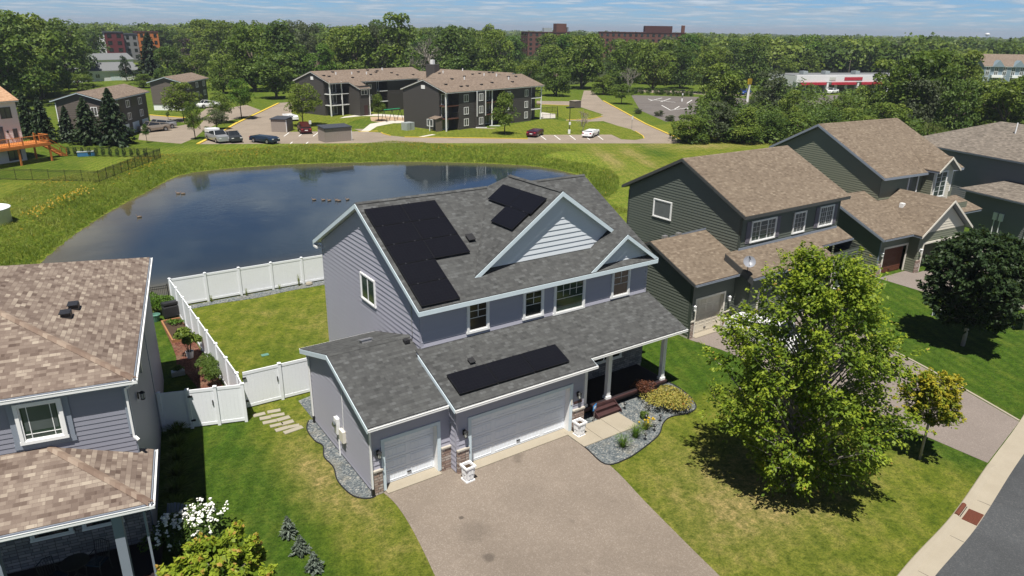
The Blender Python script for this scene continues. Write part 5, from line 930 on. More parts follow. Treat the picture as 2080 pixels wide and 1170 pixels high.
# kettle grill, tub, box by the mulch bed
T = thing('barbecue_grill', 'covered black barbecue grill behind the white fence by the pond', 'grill', (-6.25, 22.95, 0), .1); m = MB(); m.box(-.45, -.28, .12, .45, .28, .8); m.prism([(-.42, -.26, 1.06), (.42, -.26, 1.06), (.46, .28, 1.0), (-.46, .28, 1.0)], (0, 0, -.2)); m.build('cover', 'dark_plastic', T, bevel=.05)
T = thing('planter', 'dark round tub standing left of the black grill', 'planter', (-7.15, 22.9, 0)); m = MB(); m.lathe([(.2, 0), (.28, .4), (.3, .42), (.26, .42), (.24, .3)], n=18); m.build('pot', 'metal_green', T)
T = thing('planter', 'grey box planter of herbs standing on the side lawn', 'planter', (-7.42, 14.75, 0), -.1); m = MB(); m.box(-.3, -.17, .03, .3, .17, .28); m.build('pot', 'galvanised', T, bevel=.01)
T = thing('planter', 'white bucket holding the leafy shrub on the mulch', 'planter', (-6.5, 16.6, 0)); m = MB(); m.lathe([(.15, 0), (.2, .36), (.21, .38), (.18, .38), (.17, .3)], n=16); m.build('pot', 'planter_white', T)
m = MB(); m.obox((0, 0, .02), (X, Y, Z3), (.19, .13, .02)); o = m.build('valve_cover', 'metal_green', bevel=.01); o.location = (-3.15, 14.8, 0); tag(o, 'small green valve box lid in the back lawn', 'cover')
m = MB(); m.lathe([(.16, 0), (.22, .06), (.16, .18), (.05, .2)], n=9, sx=1.2); o = m.build('rock', 'stone_slab', bevel=.02); o.location = (2.55, 24.25, .02); tag(o, 'pale rock lying at the foot of the back fence', 'rock')
# wheelie bin, truck by green house
T = thing('wheelie_bin', 'black wheelie bin beside the cream garage door', 'bin', (20.75, 3.55, 0), .1); m = MB(); m.prism([(-.3, -.34, 1.0), (.3, -.34, 1.0), (.3, .34, 1.0), (-.3, .34, 1.0)], (0, 0, -.94)); m.build('body', 'dark_plastic', T, bevel=.03); m = MB(); m.prism([(-.33, -.4, 1.06), (.33, -.4, 1.06), (.33, .37, 1.1), (-.33, .37, 1.1)], (0, 0, -.055)); m.build('lid', 'dark_plastic', T)
for sx in (-.32, .32): m = MB(); m.tube([(sx-.03, .3, .12), (sx+.03, .3, .12)], .12, 12); m.build('wheel', 'tyre', T)
m = MB(); m.box(-.16, -.25, 0, .16, -.22, .4); m.box(-.16, .22, 0, .16, .25, .4); m.box(-.2, -.3, .38, .2, .3, .42); o = m.build('lawn_marker', 'trim_white'); o.location = (33.4, -1.9, 0); tag(o, 'small white box standing on the lawn behind the dark tree', 'box')
# ------------------------------------------------------------------ cars
def car(label, paint, loc, rz, kind='sedan', group='parked cars', name='parked_car', cat='car'):
    T = thing(name, label, cat, loc, rz, group); m = MB()
    S = dict(sedan=(4.7, 1.82, [(-2.35, .45), (-2.33, .82), (-1.7, .98), (-1.2, 1.02), (-.62, 1.40), (.55, 1.43), (1.3, 1.02), (1.95, .95), (2.3, .80), (2.35, .42)]), suv=(4.7, 1.88, [(-2.35, .48), (-2.33, .9), (-1.45, 1.05), (-.85, 1.62), (1.75, 1.66), (2.18, 1.12), (2.33, .9), (2.35, .46)]), pickup=(5.6, 1.95, [(-2.8, .5), (-2.78, 1.0), (-1.4, 1.12), (-.8, 1.72), (.75, 1.76), (.98, 1.16), (2.78, 1.16), (2.8, .5)]))[kind]
    L, W, prof = S; hw = W/2
    if kind == 'cap': pass
    belt = {'sedan': 1.0, 'suv': 1.08, 'pickup': 1.14}[kind]
    def wid(z): return hw if z <= belt else hw-.22*min(1, (z-belt)/.5)
    pts = prof; body = []
    wa = {'sedan': 1.38, 'suv': 1.42, 'pickup': 1.75}[kind]
    low = [(L/2, .30), (wa+.40, .30)]+[(wa+.40*math.cos(a), .34+.38*math.sin(a)) for a in np.linspace(0, math.pi, 7)]+[(wa-.40, .30), (-wa+.40, .30)]+[(-wa+.40*math.cos(a), .34+.38*math.sin(a)) for a in np.linspace(0, math.pi, 7)]+[(-wa-.40, .30), (-L/2, .30)]
    # lower shell: side outline with wheel arches up to belt
    up = [(x, min(z, belt)) for x, z in pts]
    def zt(x):
        for (x0, z0), (x1, z1) in zip(pts, pts[1:]):
            if x0 <= x <= x1+1e-9: return z0+(z1-z0)*(x-x0)/(x1-x0+1e-9)
        return .6
    xs_ = sorted(set([p[0] for p in pts]+[x for x, z in low])); 
    def zl(x):
        z = .30
        for w_ in (wa, -wa):
            if abs(x-w_) < .40: z = max(z, .34+math.sqrt(max(0, .40**2-(x-w_)**2))*.95)
        return z
    sec = []
    for x in xs_:
        t_ = min(zt(x), belt); b_ = min(zl(x), t_-.05); e = .10*max(0, (abs(x)-L/2+.5)/.5)**2+.0; sec.append([(x, -hw+e+.03, b_), (x, -hw+e, (b_+t_)/2), (x, -hw+e+.07, t_), (x, hw-e-.07, t_), (x, hw-e, (b_+t_)/2), (x, hw-e-.03, b_)])
    k0 = []
    for s in sec: k0.append(len(m.v)); m.v += s
    for a, b in zip(k0, k0[1:]):
        for j in range(6): q = (j+1) % 6; m.f.append((a+j, a+q, b+q, b+j)); m.u.append([(0, 0)]*4); m.m.append(0)
    for a, rv in ((k0[0], 1), (k0[-1], 0)): q = [a+j for j in range(6)]; m.f.append(tuple(q[::-1] if rv else q)); m.u.append([(0, 0)]*6); m.m.append(0)
    cab = [(x, z) for x, z in pts if z > belt]; c0 = [(x, z) for x, z in pts if z <= belt]
    xa = max([x for x, z in pts if z <= belt and x < cab[0][0]]); xb = min([x for x, z in pts if z <= belt and x > cab[-1][0]])
    top = [(cab[0][0], cab[0][1]), (cab[-1][0], cab[-1][1])]; r = m
    g = MB()
    lo0, lo1 = (xa, belt-.02), (xb, belt-.02); hi0, hi1 = top; yb, yt = hw-.09, hw-.27
    ff = lambda p, y: (p[0], y, p[1])
    g.pface([ff(lo0, -yb), ff(lo0, yb), ff(hi0, yt), ff(hi0, -yt)][::-1]); g.pface([ff(lo1, -yb), ff(lo1, yb), ff(hi1, yt), ff(hi1, -yt)])
    g.pface([ff(lo0, -yb), ff(lo1, -yb), ff(hi1, -yt), ff(hi0, -yt)]); g.pface([ff(lo0, yb), ff(lo1, yb), ff(hi1, yt), ff(hi0, yt)][::-1])
    g.pface([ff(hi0, -yt), ff(hi1, -yt), ff(hi1, yt), ff(hi0, yt)])
    g.pface([ff(lo0, -yb), ff(lo1, -yb), ff(lo1, yb), ff(lo0, yb)][::-1])
    bo = m.build('body', paint, T, bevel=.03); gl = g.build('window', 'glass_car', T)
    rf = MB(); rf.prism([(hi0[0]-.02, -yt-.01, hi0[1]+.03), (hi1[0]+.02, -yt-.01, hi1[1]+.03), (hi1[0]+.02, yt+.01, hi1[1]+.03), (hi0[0]-.02, yt+.01, hi0[1]+.03)], (0, 0, -.05))
    for sy in (-1, 1):
        for p, q in ((lo0, hi0), (lo1, hi1)): rf.bar((p[0], sy*(yb+.005), p[1]), (q[0], sy*(yt+.005), q[1]), .07, .04)
        xm = (hi0[0]+hi1[0])/2; rf.bar((xm, sy*(yb+.004), belt-.02), (xm, sy*(yt+.006), (hi0[1]+hi1[1])/2), .07, .03)
    rf.build('roof', paint, T)
    for sx in (-wa, wa):
        for sy in (-1, 1): w = MB(); w.tube([(sx, sy*(hw-.20), .34), (sx, sy*(hw+.005), .34)], .335, 16); wo = w.build('wheel', 'tyre', T); w = MB(); w.tube([(sx, sy*(hw-.02), .34), (sx, sy*(hw+.018), .34)], .21, 12); w.build('rim', 'grey_metal', wo)
    for sy in (-1, 1):
        w = MB(); w.box(-L/2-.012, sy*(hw-.5), .68, -L/2+.08, sy*(hw-.16), .80); w.build('headlight', 'trim_white', T); w = MB(); w.box(L/2-.06, sy*(hw-.42), .70, L/2+.012, sy*(hw-.14), .86); w.build('tail_light', 'tin_red', T)
    w = MB(); w.box(L/2-.03, -.24, .55, L/2+.014, .24, .66); w.build('number_plate', 'trim_white', T)
    return T
def VA(px, py): p = G(px, py); return math.atan2(p[1]-CAM[1], p[0]-CAM[0])
def carp(px, py, *a, **k): p = G(px, py); return (float(p[0]), float(p[1]), .02)
hd = math.atan2(-25, 6.5)
AX = math.atan2(.27, .96)
car('silver pickup truck with a white cap at the left end of the lot', 'paint_silver', carp(443, 287), VA(443, 287)+.35, 'pickup', name='pickup_truck', cat='pickup truck')
T = [o for o in D.objects if o.name.startswith('pickup_truck')][-1]; m = MB(); m.prism([(.98, -.84, 1.80), (2.76, -.84, 1.74), (2.76, .84, 1.74), (.98, .84, 1.80)], (0, 0, -.62)); m.build('truck_cap', 'paint_white', T, bevel=.05)
car('dark grey utility car parked right of the silver pickup truck', 'paint_dark', carp(472, 287), VA(472, 287)+.3, 'suv'); car('dark blue sedan parked alone at the pond side of the lot', 'paint_navy', carp(538, 290), VA(538, 290)+.75, 'sedan')
car('dark red utility car parked beside the taupe shed', 'paint_red', carp(619, 269), VA(619, 269)+math.pi+.12, 'suv'); car('maroon sedan parked in the right row below the apartments', 'paint_maroon', carp(1087, 276), VA(1087, 276)+math.pi-.3, 'sedan'); car('white sedan parked in the right row near the bare tree', 'paint_white', carp(1200, 277), VA(1200, 277)+math.pi-.3, 'sedan')
car('tan utility car in the left lot near the small sapling', 'paint_tan', carp(314, 267), .35, 'suv'); car('silver utility car parked behind the tan one', 'paint_silver', carp(328, 262), .35, 'suv'); car('white car parked by the farther dark apartment house', 'paint_white', carp(424, 219), .2, 'suv')
car('white car half hidden by the round tree behind the shed', 'paint_white', carp(590, 244), AX+1.3, 'sedan'); car('blue pickup truck far off by the shopping strip', 'paint_blue', carp(1512, 192), .3, 'pickup', name='pickup_truck', cat='pickup truck')
car('white car half hidden behind the big maple on the next driveway', 'paint_white', (20.6, 1.1, .02), math.pi/2+.1, 'suv'); car('dark car by the white bungalows at upper left', 'paint_dark', carp(243, 160), .2, 'suv')
# ------------------------------------------------------------------ apartment grounds
def gp_(L): return [G(*p)[:2] for p in L]
def flat(name, L, z, mat): return tag(sheet(name, gp_(L), z, mat), kind='structure')
flat('parking_lot', [(402, 293), (440, 274), (480, 251), (520, 232), (568, 209), (596, 207), (600, 262), (780, 262), (1240, 258), (1275, 262), (1225, 246), (1150, 249), (1150, 240), (1226, 233), (1168, 214), (1090, 212), (1090, 205), (1180, 206), (1186, 184), (1202, 184), (1224, 205), (1256, 222), (1311, 252), (1384, 285), (1380, 291.5), (1030, 291), (770, 290.5), (640, 291.5)], .012, 'lot_tan')
flat('parking_lot', [(281, 284), (286, 262), (306, 257), (345, 259), (378, 253), (398, 262), (420, 238), (452, 222), (500, 213), (530, 224), (505, 236), (450, 248), (412, 266), (395, 281), (368, 292), (330, 289)], .012, 'lot_tan')
flat('parking_lot', [(304, 234), (345, 238), (385, 240), (398, 236), (425, 216), (440, 219), (408, 243), (380, 249), (305, 244)], .012, 'lot_tan')
flat('parking_lot', [(1282, 193), (1345, 195), (1416, 197), (1500, 199), (1560, 206), (1560, 236), (1500, 246), (1420, 246), (1352, 247), (1300, 224)], .012, 'lot_grey')
flat('road', [(1283, 181), (1420, 186), (1540, 189), (1540, 196), (1420, 191.5), (1283, 187)], .012, 'lot_tan')
flat('parking_lot', [(1540, 196), (1900, 190), (1900, 215), (1560, 222)], .010, 'lot_grey')
def island(L, z=.03): return tag(sheet('lawn', gp_(L), z, 'ground_grass'), kind='structure')
island([(592, 215), (760, 215), (770, 236), (740, 240), (716, 246), (700, 256), (732, 266.5), (712, 267.5), (655, 267), (590, 268), (592, 250)])
island([(749, 268), (765, 256), (800, 250), (840, 258), (1000, 262), (1110, 240), (1140, 246), (1156, 245), (1215, 249), (1242, 252.5), (1282, 263), (1306, 277), (1307, 281.5), (1290, 284.4), (1262, 283), (1242, 273.5), (1073, 274), (1072, 282), (905, 279.5), (822, 278.5), (794, 275.5), (776, 269.5)])
island([(1092, 214), (1160, 216), (1218, 232), (1223, 237), (1200, 242.5), (1150, 243), (1130, 235), (1100, 235)])
flat('path', [(732, 268), (748, 268.5), (766, 257), (800, 250.5), (830, 250), (830, 246), (790, 245.5), (752, 252)], .045, 'concrete_far'); flat('path', [(690, 240.5), (735, 236), (775, 236), (830, 240), (830, 236), (775, 232), (735, 232.5), (700, 237)], .045, 'concrete_far')
flat('path', [(848, 278.6), (858, 278.8), (885, 274), (878, 273)], .045, 'concrete_far'); flat('sand', [(752, 238), (792, 236.5), (830, 240), (828, 248), (780, 249), (754, 246)], .042, 'sand')
flat('path', [(1098, 228), (1128, 232), (1128, 240), (1100, 241)], .045, 'concrete_far')
yk = MB()
def yl(L, w=.16):
    P = [np.append(p, .07) for p in gp_(L)]
    yk.cut()
    for a, b in zip(P, P[1:]): yk.bar(a, b, w, .10)
yl([(402, 293), (440, 274), (480, 251), (520, 232), (566, 210)], .5); yl([(304, 234), (345, 237.5), (383, 240)], .4); yl([(768, 267), (728, 267.8)]); yl([(774, 269.5), (778, 272), (793, 276)]); yl([(822, 279), (905, 280), (1072, 282.6)]); yl([(1384, 284.5), (1311, 252), (1256, 221.5), (1225, 205)], .35); yl([(1308, 281.5), (1306, 277), (1290, 267)]); yl([(1224, 237), (1200, 242.5), (1152, 244)]); yl([(1090, 212.5), (1160, 215)])
yk.build('kerb', 'yellow_paint')
mk = MB()
for x in (577, 607, 636): p, q = G(x, 277), G(x+10, 269.5); mk.bar((p[0], p[1], .02), (q[0], q[1], .02), .13, .006)
for x in (560, 590, 622): p, q = G(x, 292), G(x+4, 288.5); mk.bar((p[0], p[1], .02), (q[0], q[1], .02), .13, .006)
for x in (1101, 1130, 1161, 1190, 1217): p, q = G(x+8, 284), G(x-4, 275); mk.bar((p[0], p[1], .02), (q[0], q[1], .02), .13, .006)
for (a, b) in (((1320, 205), (1345, 199)), ((1342, 207), (1362, 200)), ((1344, 214), (1362, 224)), ((1370, 222), (1380, 216)), ((1362, 224), (1398, 219)), ((1390, 224), (1402, 217)), ((1395, 210), (1406, 203)), ((1316, 201), (1326, 204)), ((1330, 203), (1372, 208))): p, q = G(*a), G(*b); mk.bar((p[0], p[1], .02), (q[0], q[1], .02), .2, .006)
mk.build('road_marking', 'white_paint')
for o in list(D.objects):
    if o.name.split('.')[0] in ('kerb', 'road_marking') and 'kind' not in o: tag(o, kind='structure')
# ------------------------------------------------------------------ apartment building
def xf(mb, o, a, z=0):
    c, s = math.cos(a), math.sin(a); mb.v = [(o[0]+x*c-y*s, o[1]+x*s+y*c, z_+z) for x, y, z_ in mb.v]; return mb
class Blk:
    """one wing in its own frame (u along the front, v inwards)"""
    def __init__(s, H, o, a): s.H, s.o, s.a = H, o, a
    def put(s, mb, name, mat): return xf(mb, s.o, s.a).build(name, mat, s.H)
    def box(s, name, mat, *b): m = MB(); m.box(*b); return s.put(m, name, mat)
    def win(s, u, v, z, w, h, face='f', n=2, trim='trim_white', pane='glass_far'):
        O = (0, v, 0) if face == 'f' else (u, 0, 0); U, N = (X, -Y) if face == 'f' else (Y, -X if face == 'l' else X)
        c = u if face == 'f' else v; m = MB(); O = np.array(O, float); t = .09
        wall_frame(m, O, U, N, c-w/2+t, c+w/2-t, z+t, z+h-t, t, .06, base=0)
        for k in range(1, n): q = c-w/2+w*k/n; m.obox(O+U*q+Z3*(z+h/2)+N*.03, (U, Z3, N), (.035, h/2-t-.002, .03))
        f = s.put(m, 'window', trim); g = MB(); g.obox(O+U*c+Z3*(z+h/2)+N*.005, (U, Z3, N), (w/2-t, h/2-t, .008)); p = xf(g, s.o, s.a).build('pane', pane, f); return f
    def bars(s, u0, v0, u1, v1, z, h=.85, name='balcony_railing', mat='black_metal'):
        m = MB(); m.bar((u0, v0, z+h), (u1, v1, z+h), .06); m.bar((u0, v0, z+.1), (u1, v1, z+.1), .05); L = math.hypot(u1-u0, v1-v0); n = max(2, int(L/.22))
        for i in range(n+1): t = i/n; m.bar((u0+(u1-u0)*t, v0+(v1-v0)*t, z+.02), (u0+(u1-u0)*t, v0+(v1-v0)*t, z+h), .03)
        return s.put(m, name, mat)
    def gable(s, u0, u1, v0, v1, ze, zr, mat='shingle_far', trim='trim_white', rk=.25, oh=.45, vr=None):
        sh, tr = MB(), MB(); vm = (v0+v1)/2 if vr is None else vr; roofplane(sh, tr, [(u0-rk, v0-oh, ze), (u1+rk, v0-oh, ze), (u1+rk, vm, zr), (u0-rk, vm, zr)]); roofplane(sh, tr, [(u0-rk, vm, zr), (u1+rk, vm, zr), (u1+rk, v1+oh, ze), (u0-rk, v1+oh, ze)])
        o = s.put(sh, 'roof', mat); s.put(tr, 'fascia', trim); return o
    def wall(s, poly, O, U, N, mat, pitch=.3, lip=.02, name='wall'): m = MB(); lap(m, poly, O, U, N, pitch, lip); return s.put(m, name, mat)
def apartments():
    H = thing('apartment_building', 'dark grey three-storey apartment complex with brown roofs beyond the pond', 'apartment building', (48, 86.3, 0)); inv = (-48, -86.3)
    W = 'siding_charcoal'
    def wing(o, a, L, Dp, ze, zr, rec=1.6):
        B = Blk(H, (o[0]-48, o[1]-86.3), a); g = [(rec, 0), (Dp, 0), (Dp, ze-.1), (Dp/2, zr-.2), (rec, ze+.3)]
        B.wall(g, (0, 0, 0), Y, -X, W); B.wall(g, (L, 0, 0), Y, X, W); B.wall([(0, 0), (L, 0), (L, ze+.2), (0, ze+.2)], (0, rec, 0), X, -Y, W); B.wall([(0, 0), (L, 0), (L, ze), (0, ze)], (0, Dp, 0), X, Y, W); B.gable(0, L, 0, Dp, ze, zr); return B
    def front(B, u0, u1, v0, v1, ze):
        B.wall([(u0, 0), (u1, 0), (u1, ze), (u0, ze)], (0, v0, 0), X, -Y, W); B.wall([(v0, 0), (v1, 0), (v1, ze+.2), (v0, ze)], (u0, 0, 0), Y, -X, W); B.wall([(v0, 0), (v1, 0), (v1, ze+.2), (v0, ze)], (u1, 0, 0), Y, X, W)
    def balc(B, u0, u1, rec, side=None, rust=False, posts=()):
        for z in (2.1, 4.2):
            B.box('balcony', 'brick_far' if rust else 'trim_white', u0+.02, -.02, z-.14, u1-.02, rec-.03, z); B.bars(u0+.05, .03, u1-.05, .03, z)
            if side == 'l': B.bars(u0+.05, .03, u0+.05, rec-.05, z)
            if side == 'r': B.bars(u1-.05, .03, u1-.05, rec-.05, z)
        for z in (.1, 2.15, 4.25): B.win((u0+u1)/2-.3, rec, z+.05, min(1.8, (u1-u0)*.5), 1.75, pane='glass_far', n=2)
        for u, v in posts: B.box('post', 'trim_white', u-.09, v-.09, 0, u+.09, v+.09, 6.5)
    # wing nearest the pond
    A = wing((48.0, 86.3), .269, 26, 10.6, 6.45, 8.3)
    front(A, 3.1, 9.3, 0, 1.6, 6.35); front(A, 7.3, 9.3, -.35, 0, 6.3); front(A, 14.8, 22.8, 0, 1.6, 6.35)
    balc(A, .05, 3.1, 1.6, 'l', True, [(.1, .05)]); balc(A, 9.3, 14.8, 1.6, None, True, [(11.6, .0)]); balc(A, 22.8, 25.95, 1.6, 'r', False, [(25.9, .05)])
    for z in (.55, 2.5, 4.6): A.win(4.9, 0, z, 1.15, 1.25); A.win(8.3, -.35, z, 1.05, 1.25); A.win(21.3, 0, z, 1.0, 1.25); A.win(16.2, 0, z, 1.0, 1.2)
    A.win(0, 3.9, .55, 1.5, 1.2, 'l'); m = MB(); m.obox((-.03, 5.4, 7.0), (Y, Z3, X), (.45, .3, .04)); A.put(m, 'attic_vent', 'trim_white')
    m = MB(); m.box(-1.5, .9, 2.05, -.02, 2.6, 2.13); m.prism([(-1.6, .8, 2.14), (-.03, .8, 2.45), (-.03, 2.7, 2.45), (-1.6, 2.7, 2.14)], (0, 0, -.06)); A.put(m, 'porch_roof', 'shingle_far'); A.box('porch_wall', 'siding_taupe', -1.5, .92, 0, -.02, 1.0, 2.04); A.box('post', 'trim_white', -1.5, 2.45, 0, -1.4, 2.55, 2.04); A.box('door', 'trim_dark', -.06, 1.4, 0, -.015, 2.3, 1.95)
    for u, v in ((7.2, -.42), (9.4, -.42)): A.box('downspout', 'trim_white', u-.07, v-.07, 2.0, u+.07, v+.0, 6.3)
    for u in (6.2, 9.8): m = MB(); m.bar((u+.8, -.3, .12), (u+2.6, -1.3, .06), .12); A.put(m, 'downspout', 'trim_white')
    m = MB(); m.box(-.25, -.6, 2.9, -.02, -.2, 3.3) if False else None
    def vents(B, n, seed, L, Dp, ze, zr, white=3):
        r = random.Random(seed); sl = (zr-ze)/(Dp/2+.45)
        for i in range(n):
            u, v = r.uniform(1, L-1), r.uniform(1.0, Dp/2-.4); z = ze+sl*(v+.45); B.box('roof_vent', 'black_metal', u-.25, v-.2, z-.1, u+.25, v+.2, z+.16)
        for i in range(white): u, v = r.uniform(2, L-2), r.uniform(2.5, Dp/2-.2); z = ze+sl*(v+.45); B.box('vent_pipe', 'trim_white', u-.08, v-.08, z-.1, u+.08, v+.08, z+.5)
    vents(A, 9, 4, 26, 10.6, 6.45, 8.3)
    # wing at left
    Bw = wing((39.0, 115.7), .30, 27, 10.8, 6.3, 8.25, 1.8)
    balc(Bw, .05, 4.6, 1.8, 'l', False, [(.1, .05), (2.9, .05)]); front(Bw, 4.6, 7.0, -3.2, 1.8, 5.75)
    sh, tr = MB(), MB(); roofplane(sh, tr, [(4.35, -3.6, 5.25), (7.25, -3.6, 5.25), (7.25, .6, 6.68), (4.35, .6, 6.68)]); Bw.put(sh, 'roof', 'shingle_far'); Bw.put(tr, 'fascia', 'trim_white')
    Bw.win(5.8, -3.2, 4.0, 1.6, .95); Bw.box('door', 'deck_maroon', 5.6, -3.25, 0, 6.5, -3.19, 2.0); Bw.box('post', 'trim_white', 6.98, -3.3, 0, 7.12, -3.16, 5.3)
    front(Bw, 7.4, 12.6, .9, 1.8, 6.3)
    for z in (2.5, 4.6): Bw.win(9.0, .9, z, .85, 1.0); Bw.win(10.8, .9, z, .85, 1.0)
    balc(Bw, 12.6, 14.8, 1.8, None, False); front(Bw, 14.8, 27, 0, 1.8, 6.3); Bw.box('post', 'trim_white', 9.6, .78, 0, 9.72, .9, 6.2); m = MB(); m.obox((-.03, 5.2, 6.95), (Y, Z3, X), (.4, .3, .04)); Bw.put(m, 'attic_vent', 'trim_white'); vents(Bw, 12, 9, 27, 10.8, 6.3, 8.25, 4)
    # rear wing and link
    p, q = G(897, 140, 8.2), G(1041, 147.5, 8.2); a = math.atan2(q[1]-p[1], q[0]-p[0]); L = float(np.hypot(*(q-p)[:2])); o = (p[0]+math.sin(a)*5.3, p[1]-math.cos(a)*5.3); Cw = wing(o, a, L, 10.6, 6.4, 8.2, .05); vents(Cw, 8, 5, L, 10.6, 6.4, 8.2, 3)
    r1 = (62.8, 130.4); r2 = (p[0]+.3, p[1]+.1); a2 = math.atan2(r2[1]-r1[1], r2[0]-r1[0]); L2 = math.hypot(r2[0]-r1[0], r2[1]-r1[1]); K = Blk(H, (r1[0]+math.sin(a2)*4-48, r1[1]-math.cos(a2)*4-86.3), a2)
    K.wall([(0, 0), (L2, 0), (L2, 5.9), (0, 5.9)], (0, 0, 0), X, -Y, W); K.gable(-1, L2+1, 0, 8, 6.0, 7.5)
    ch = G(879, 147, 7.5); m = MB(); m.box(-1.2, -.8, 6.5, 1.2, .8, 9.2); c = Blk(H, (ch[0]-48, ch[1]-86.3), a2); c.put(m, 'chimney', W); m = MB(); m.box(-.35, -.35, 9.2, .35, .35, 10.1); c.put(m, 'chimney_cap', 'trim_white')
apartments()
def dark_house(label, o, a, L, Dp, ze, zr, base):
    H = thing('apartment_house', label, 'apartment house', (o[0], o[1], 0), a, 'dark apartment houses left of the lot'); B = Blk(H, (0, 0), 0); W = 'siding_taupe'
    B.box('foundation', 'trim_white', .05, .05, 0, L-.05, Dp-.05, base) if base > .4 else None
    b0 = base+.001; g = [(0, b0), (Dp, b0), (Dp, ze-.1), (Dp/2, zr-.2), (0, ze-.1)]
    B.wall(g, (0, 0, 0), Y, -X, W); B.wall(g, (L, 0, 0), Y, X, W); B.wall([(0, b0), (L, b0), (L, ze), (0, ze)], (0, 0, 0), X, -Y, 'siding_charcoal'); B.wall([(0, b0), (L, b0), (L, ze), (0, ze)], (0, Dp, 0), X, Y, W); B.gable(0, L, 0, Dp, ze, zr, rk=.4, oh=.6, trim='trim_blue'); return H, B
# near one: left-front-right corners of the eaves measured
c1, c2, c3 = np.array((-7.1, 104.0)), np.array((-.6, 99.7)), np.array((7.5, 114.8)); a = math.atan2(*(c3-c2)[::-1]); L = float(np.linalg.norm(c3-c2))-.8; Dp = float(abs(np.cross(np.append(c1-c2, 0), np.append((c3-c2)/np.linalg.norm(c3-c2), 0))[2]))-1.2
o = c2+np.array([math.cos(a), math.sin(a)])*.4+np.array([-math.sin(a), math.cos(a)])*.6
H, B = dark_house('dark apartment house with a brown roof behind the row of spruces', o, a, L, Dp, 5.9, 7.1, .2)
for u in (3.5, 8.5, 13.5):
    for z in (2.2, 4.1): B.win(u, 0, z, 1.4, 1.1)
for u in (6, 11): B.box('recess_shade_panel', 'black_metal', u-1, -.03, 3.9, u+1, .0, 5.7)  # flat black panels on the wall stand in for the shade of recesses
for u in (2.5, 6.5, 10.5, 14.5): B.box('garage_door', 'trim_blue', u-1.3, -.05, .05, u+1.3, -.01, 1.7)
B.win(0, 1.4, 3.7, .9, 1.3, 'l'); B.box('downspout', 'trim_white', -.1, .0-.12, 0, .02, -.02, 5.6); B.box('downspout', 'trim_white', -.12, Dp-.1, 0, -.02, Dp+.02, 5.6)
c1, c2, c3 = np.array((11.3, 143.0)), np.array((17.2, 138.7)), np.array((25.0, 151.5)); a = math.atan2(*(c3-c2)[::-1]); L = float(np.linalg.norm(c3-c2))-.8; Dp = float(abs(np.cross(np.append(c1-c2, 0), np.append((c3-c2)/np.linalg.norm(c3-c2), 0))[2]))-1.2
o = c2+np.array([math.cos(a), math.sin(a)])*.4+np.array([-math.sin(a), math.cos(a)])*.6
H, B = dark_house('farther dark apartment house on a white foundation, behind the leafy tree', o, a, L, Dp, 5.5, 6.6, 1.1)
for u in (3.5, 8.5, 12.5):
    for z in (2.0, 3.9): B.win(u, 0, z, 1.3, 1.1)
# sheds
def shed(label, p, a, L=4.0, W_=2.6, h=2.15):
    T = thing('shed', label, 'shed', (p[0], p[1], 0), a, 'taupe sheds in the parking lot'); m = MB(); m.box(0, 0, 0, L, W_, h-.1); 
    for i in range(int(L/.3)): m.box(.06+i*.3, -.02, .05, .10+i*.3, -.001, h-.15)
    m.build('wall', 'shed_taupe', T); m = MB(); m.prism([(-.12, -.15, h+.02), (L+.12, -.15, h+.02), (L+.12, W_+.15, h+.2), (-.12, W_+.15, h+.2)], (0, 0, -.14)); m.build('roof', 'roof_dark', T); m = MB(); m.box(L+.0, .0, 0, L+.08, .12, h-.12); m.build('corner_board', 'trim_white', T)
p = G(661, 290); shed('taupe shed with a dark flat roof at the near edge of the lot', p, .05, 4.3); p = G(552, 268); shed('taupe shed with a dark flat roof by the round tree and the red car', p, -.75, 2.6, 2.6)
# white house with orange deck at the far left
H = thing('two_storey_house', 'white house with an orange shingle roof, cut by the left edge of the photo', 'house', tuple(G(56, 325)[:2])+(0,), .55); c = Blk(H, (0, 0), 0)
c.wall([(-13, 0), (0, 0), (0, 7.3), (-13, 7.3)], (0, 0, 0), X, -Y, 'siding_white', .2, .01); c.wall([(0, 0), (8, 0), (8, 7.3), (4, 8.4), (0, 7.3)], (0, 0, 0), Y, X, 'siding_white', .2, .01); c.gable(-13, 0, 0, 8, 7.4, 9.6, 'shingle_orange')
c.win(-1.4, 0, 5.3, 1.3, 1.35, trim='trim_dark'); c.win(-.75, 0, 2.8, .55, 1.2, trim='trim_dark'); c.win(-3.1, 0, 2.45, 1.9, 1.95, trim='trim_dark'); c.win(-1.4, 0, .2, 1.6, 1.5, trim='trim_dark'); c.box('wall_lamp', 'black_metal', -1.75, -.15, 3.6, -1.6, 0, 3.85)
T = thing('wooden_deck', 'orange-stained raised wooden deck with stairs beside the white house', 'deck', tuple(G(56, 325)[:2])+(0,), .55); zd = 2.35; m = MB()
for i in range(12): m.box(-7+i*.0, -3.3+i*.27, zd-.06, 1.2, -3.3+i*.27+.25, zd)
m.build('decking', 'deck_orange', T); m = MB(); m.box(-7, -3.36, zd-.36, 1.24, -3.31, zd-.061); m.box(1.201, -3.3, zd-.36, 1.24, 0, zd-.061); m.build('rim_joist', 'deck_orange', T)
for x, y in ((-6.5, -3.2), (-2.8, -3.2), (1.05, -3.2), (1.05, -.2)): m = MB(); m.box(x-.09, y-.09, -.1, x+.09, y+.09, zd-.062); m.build('post', 'deck_orange', T)
m = MB()
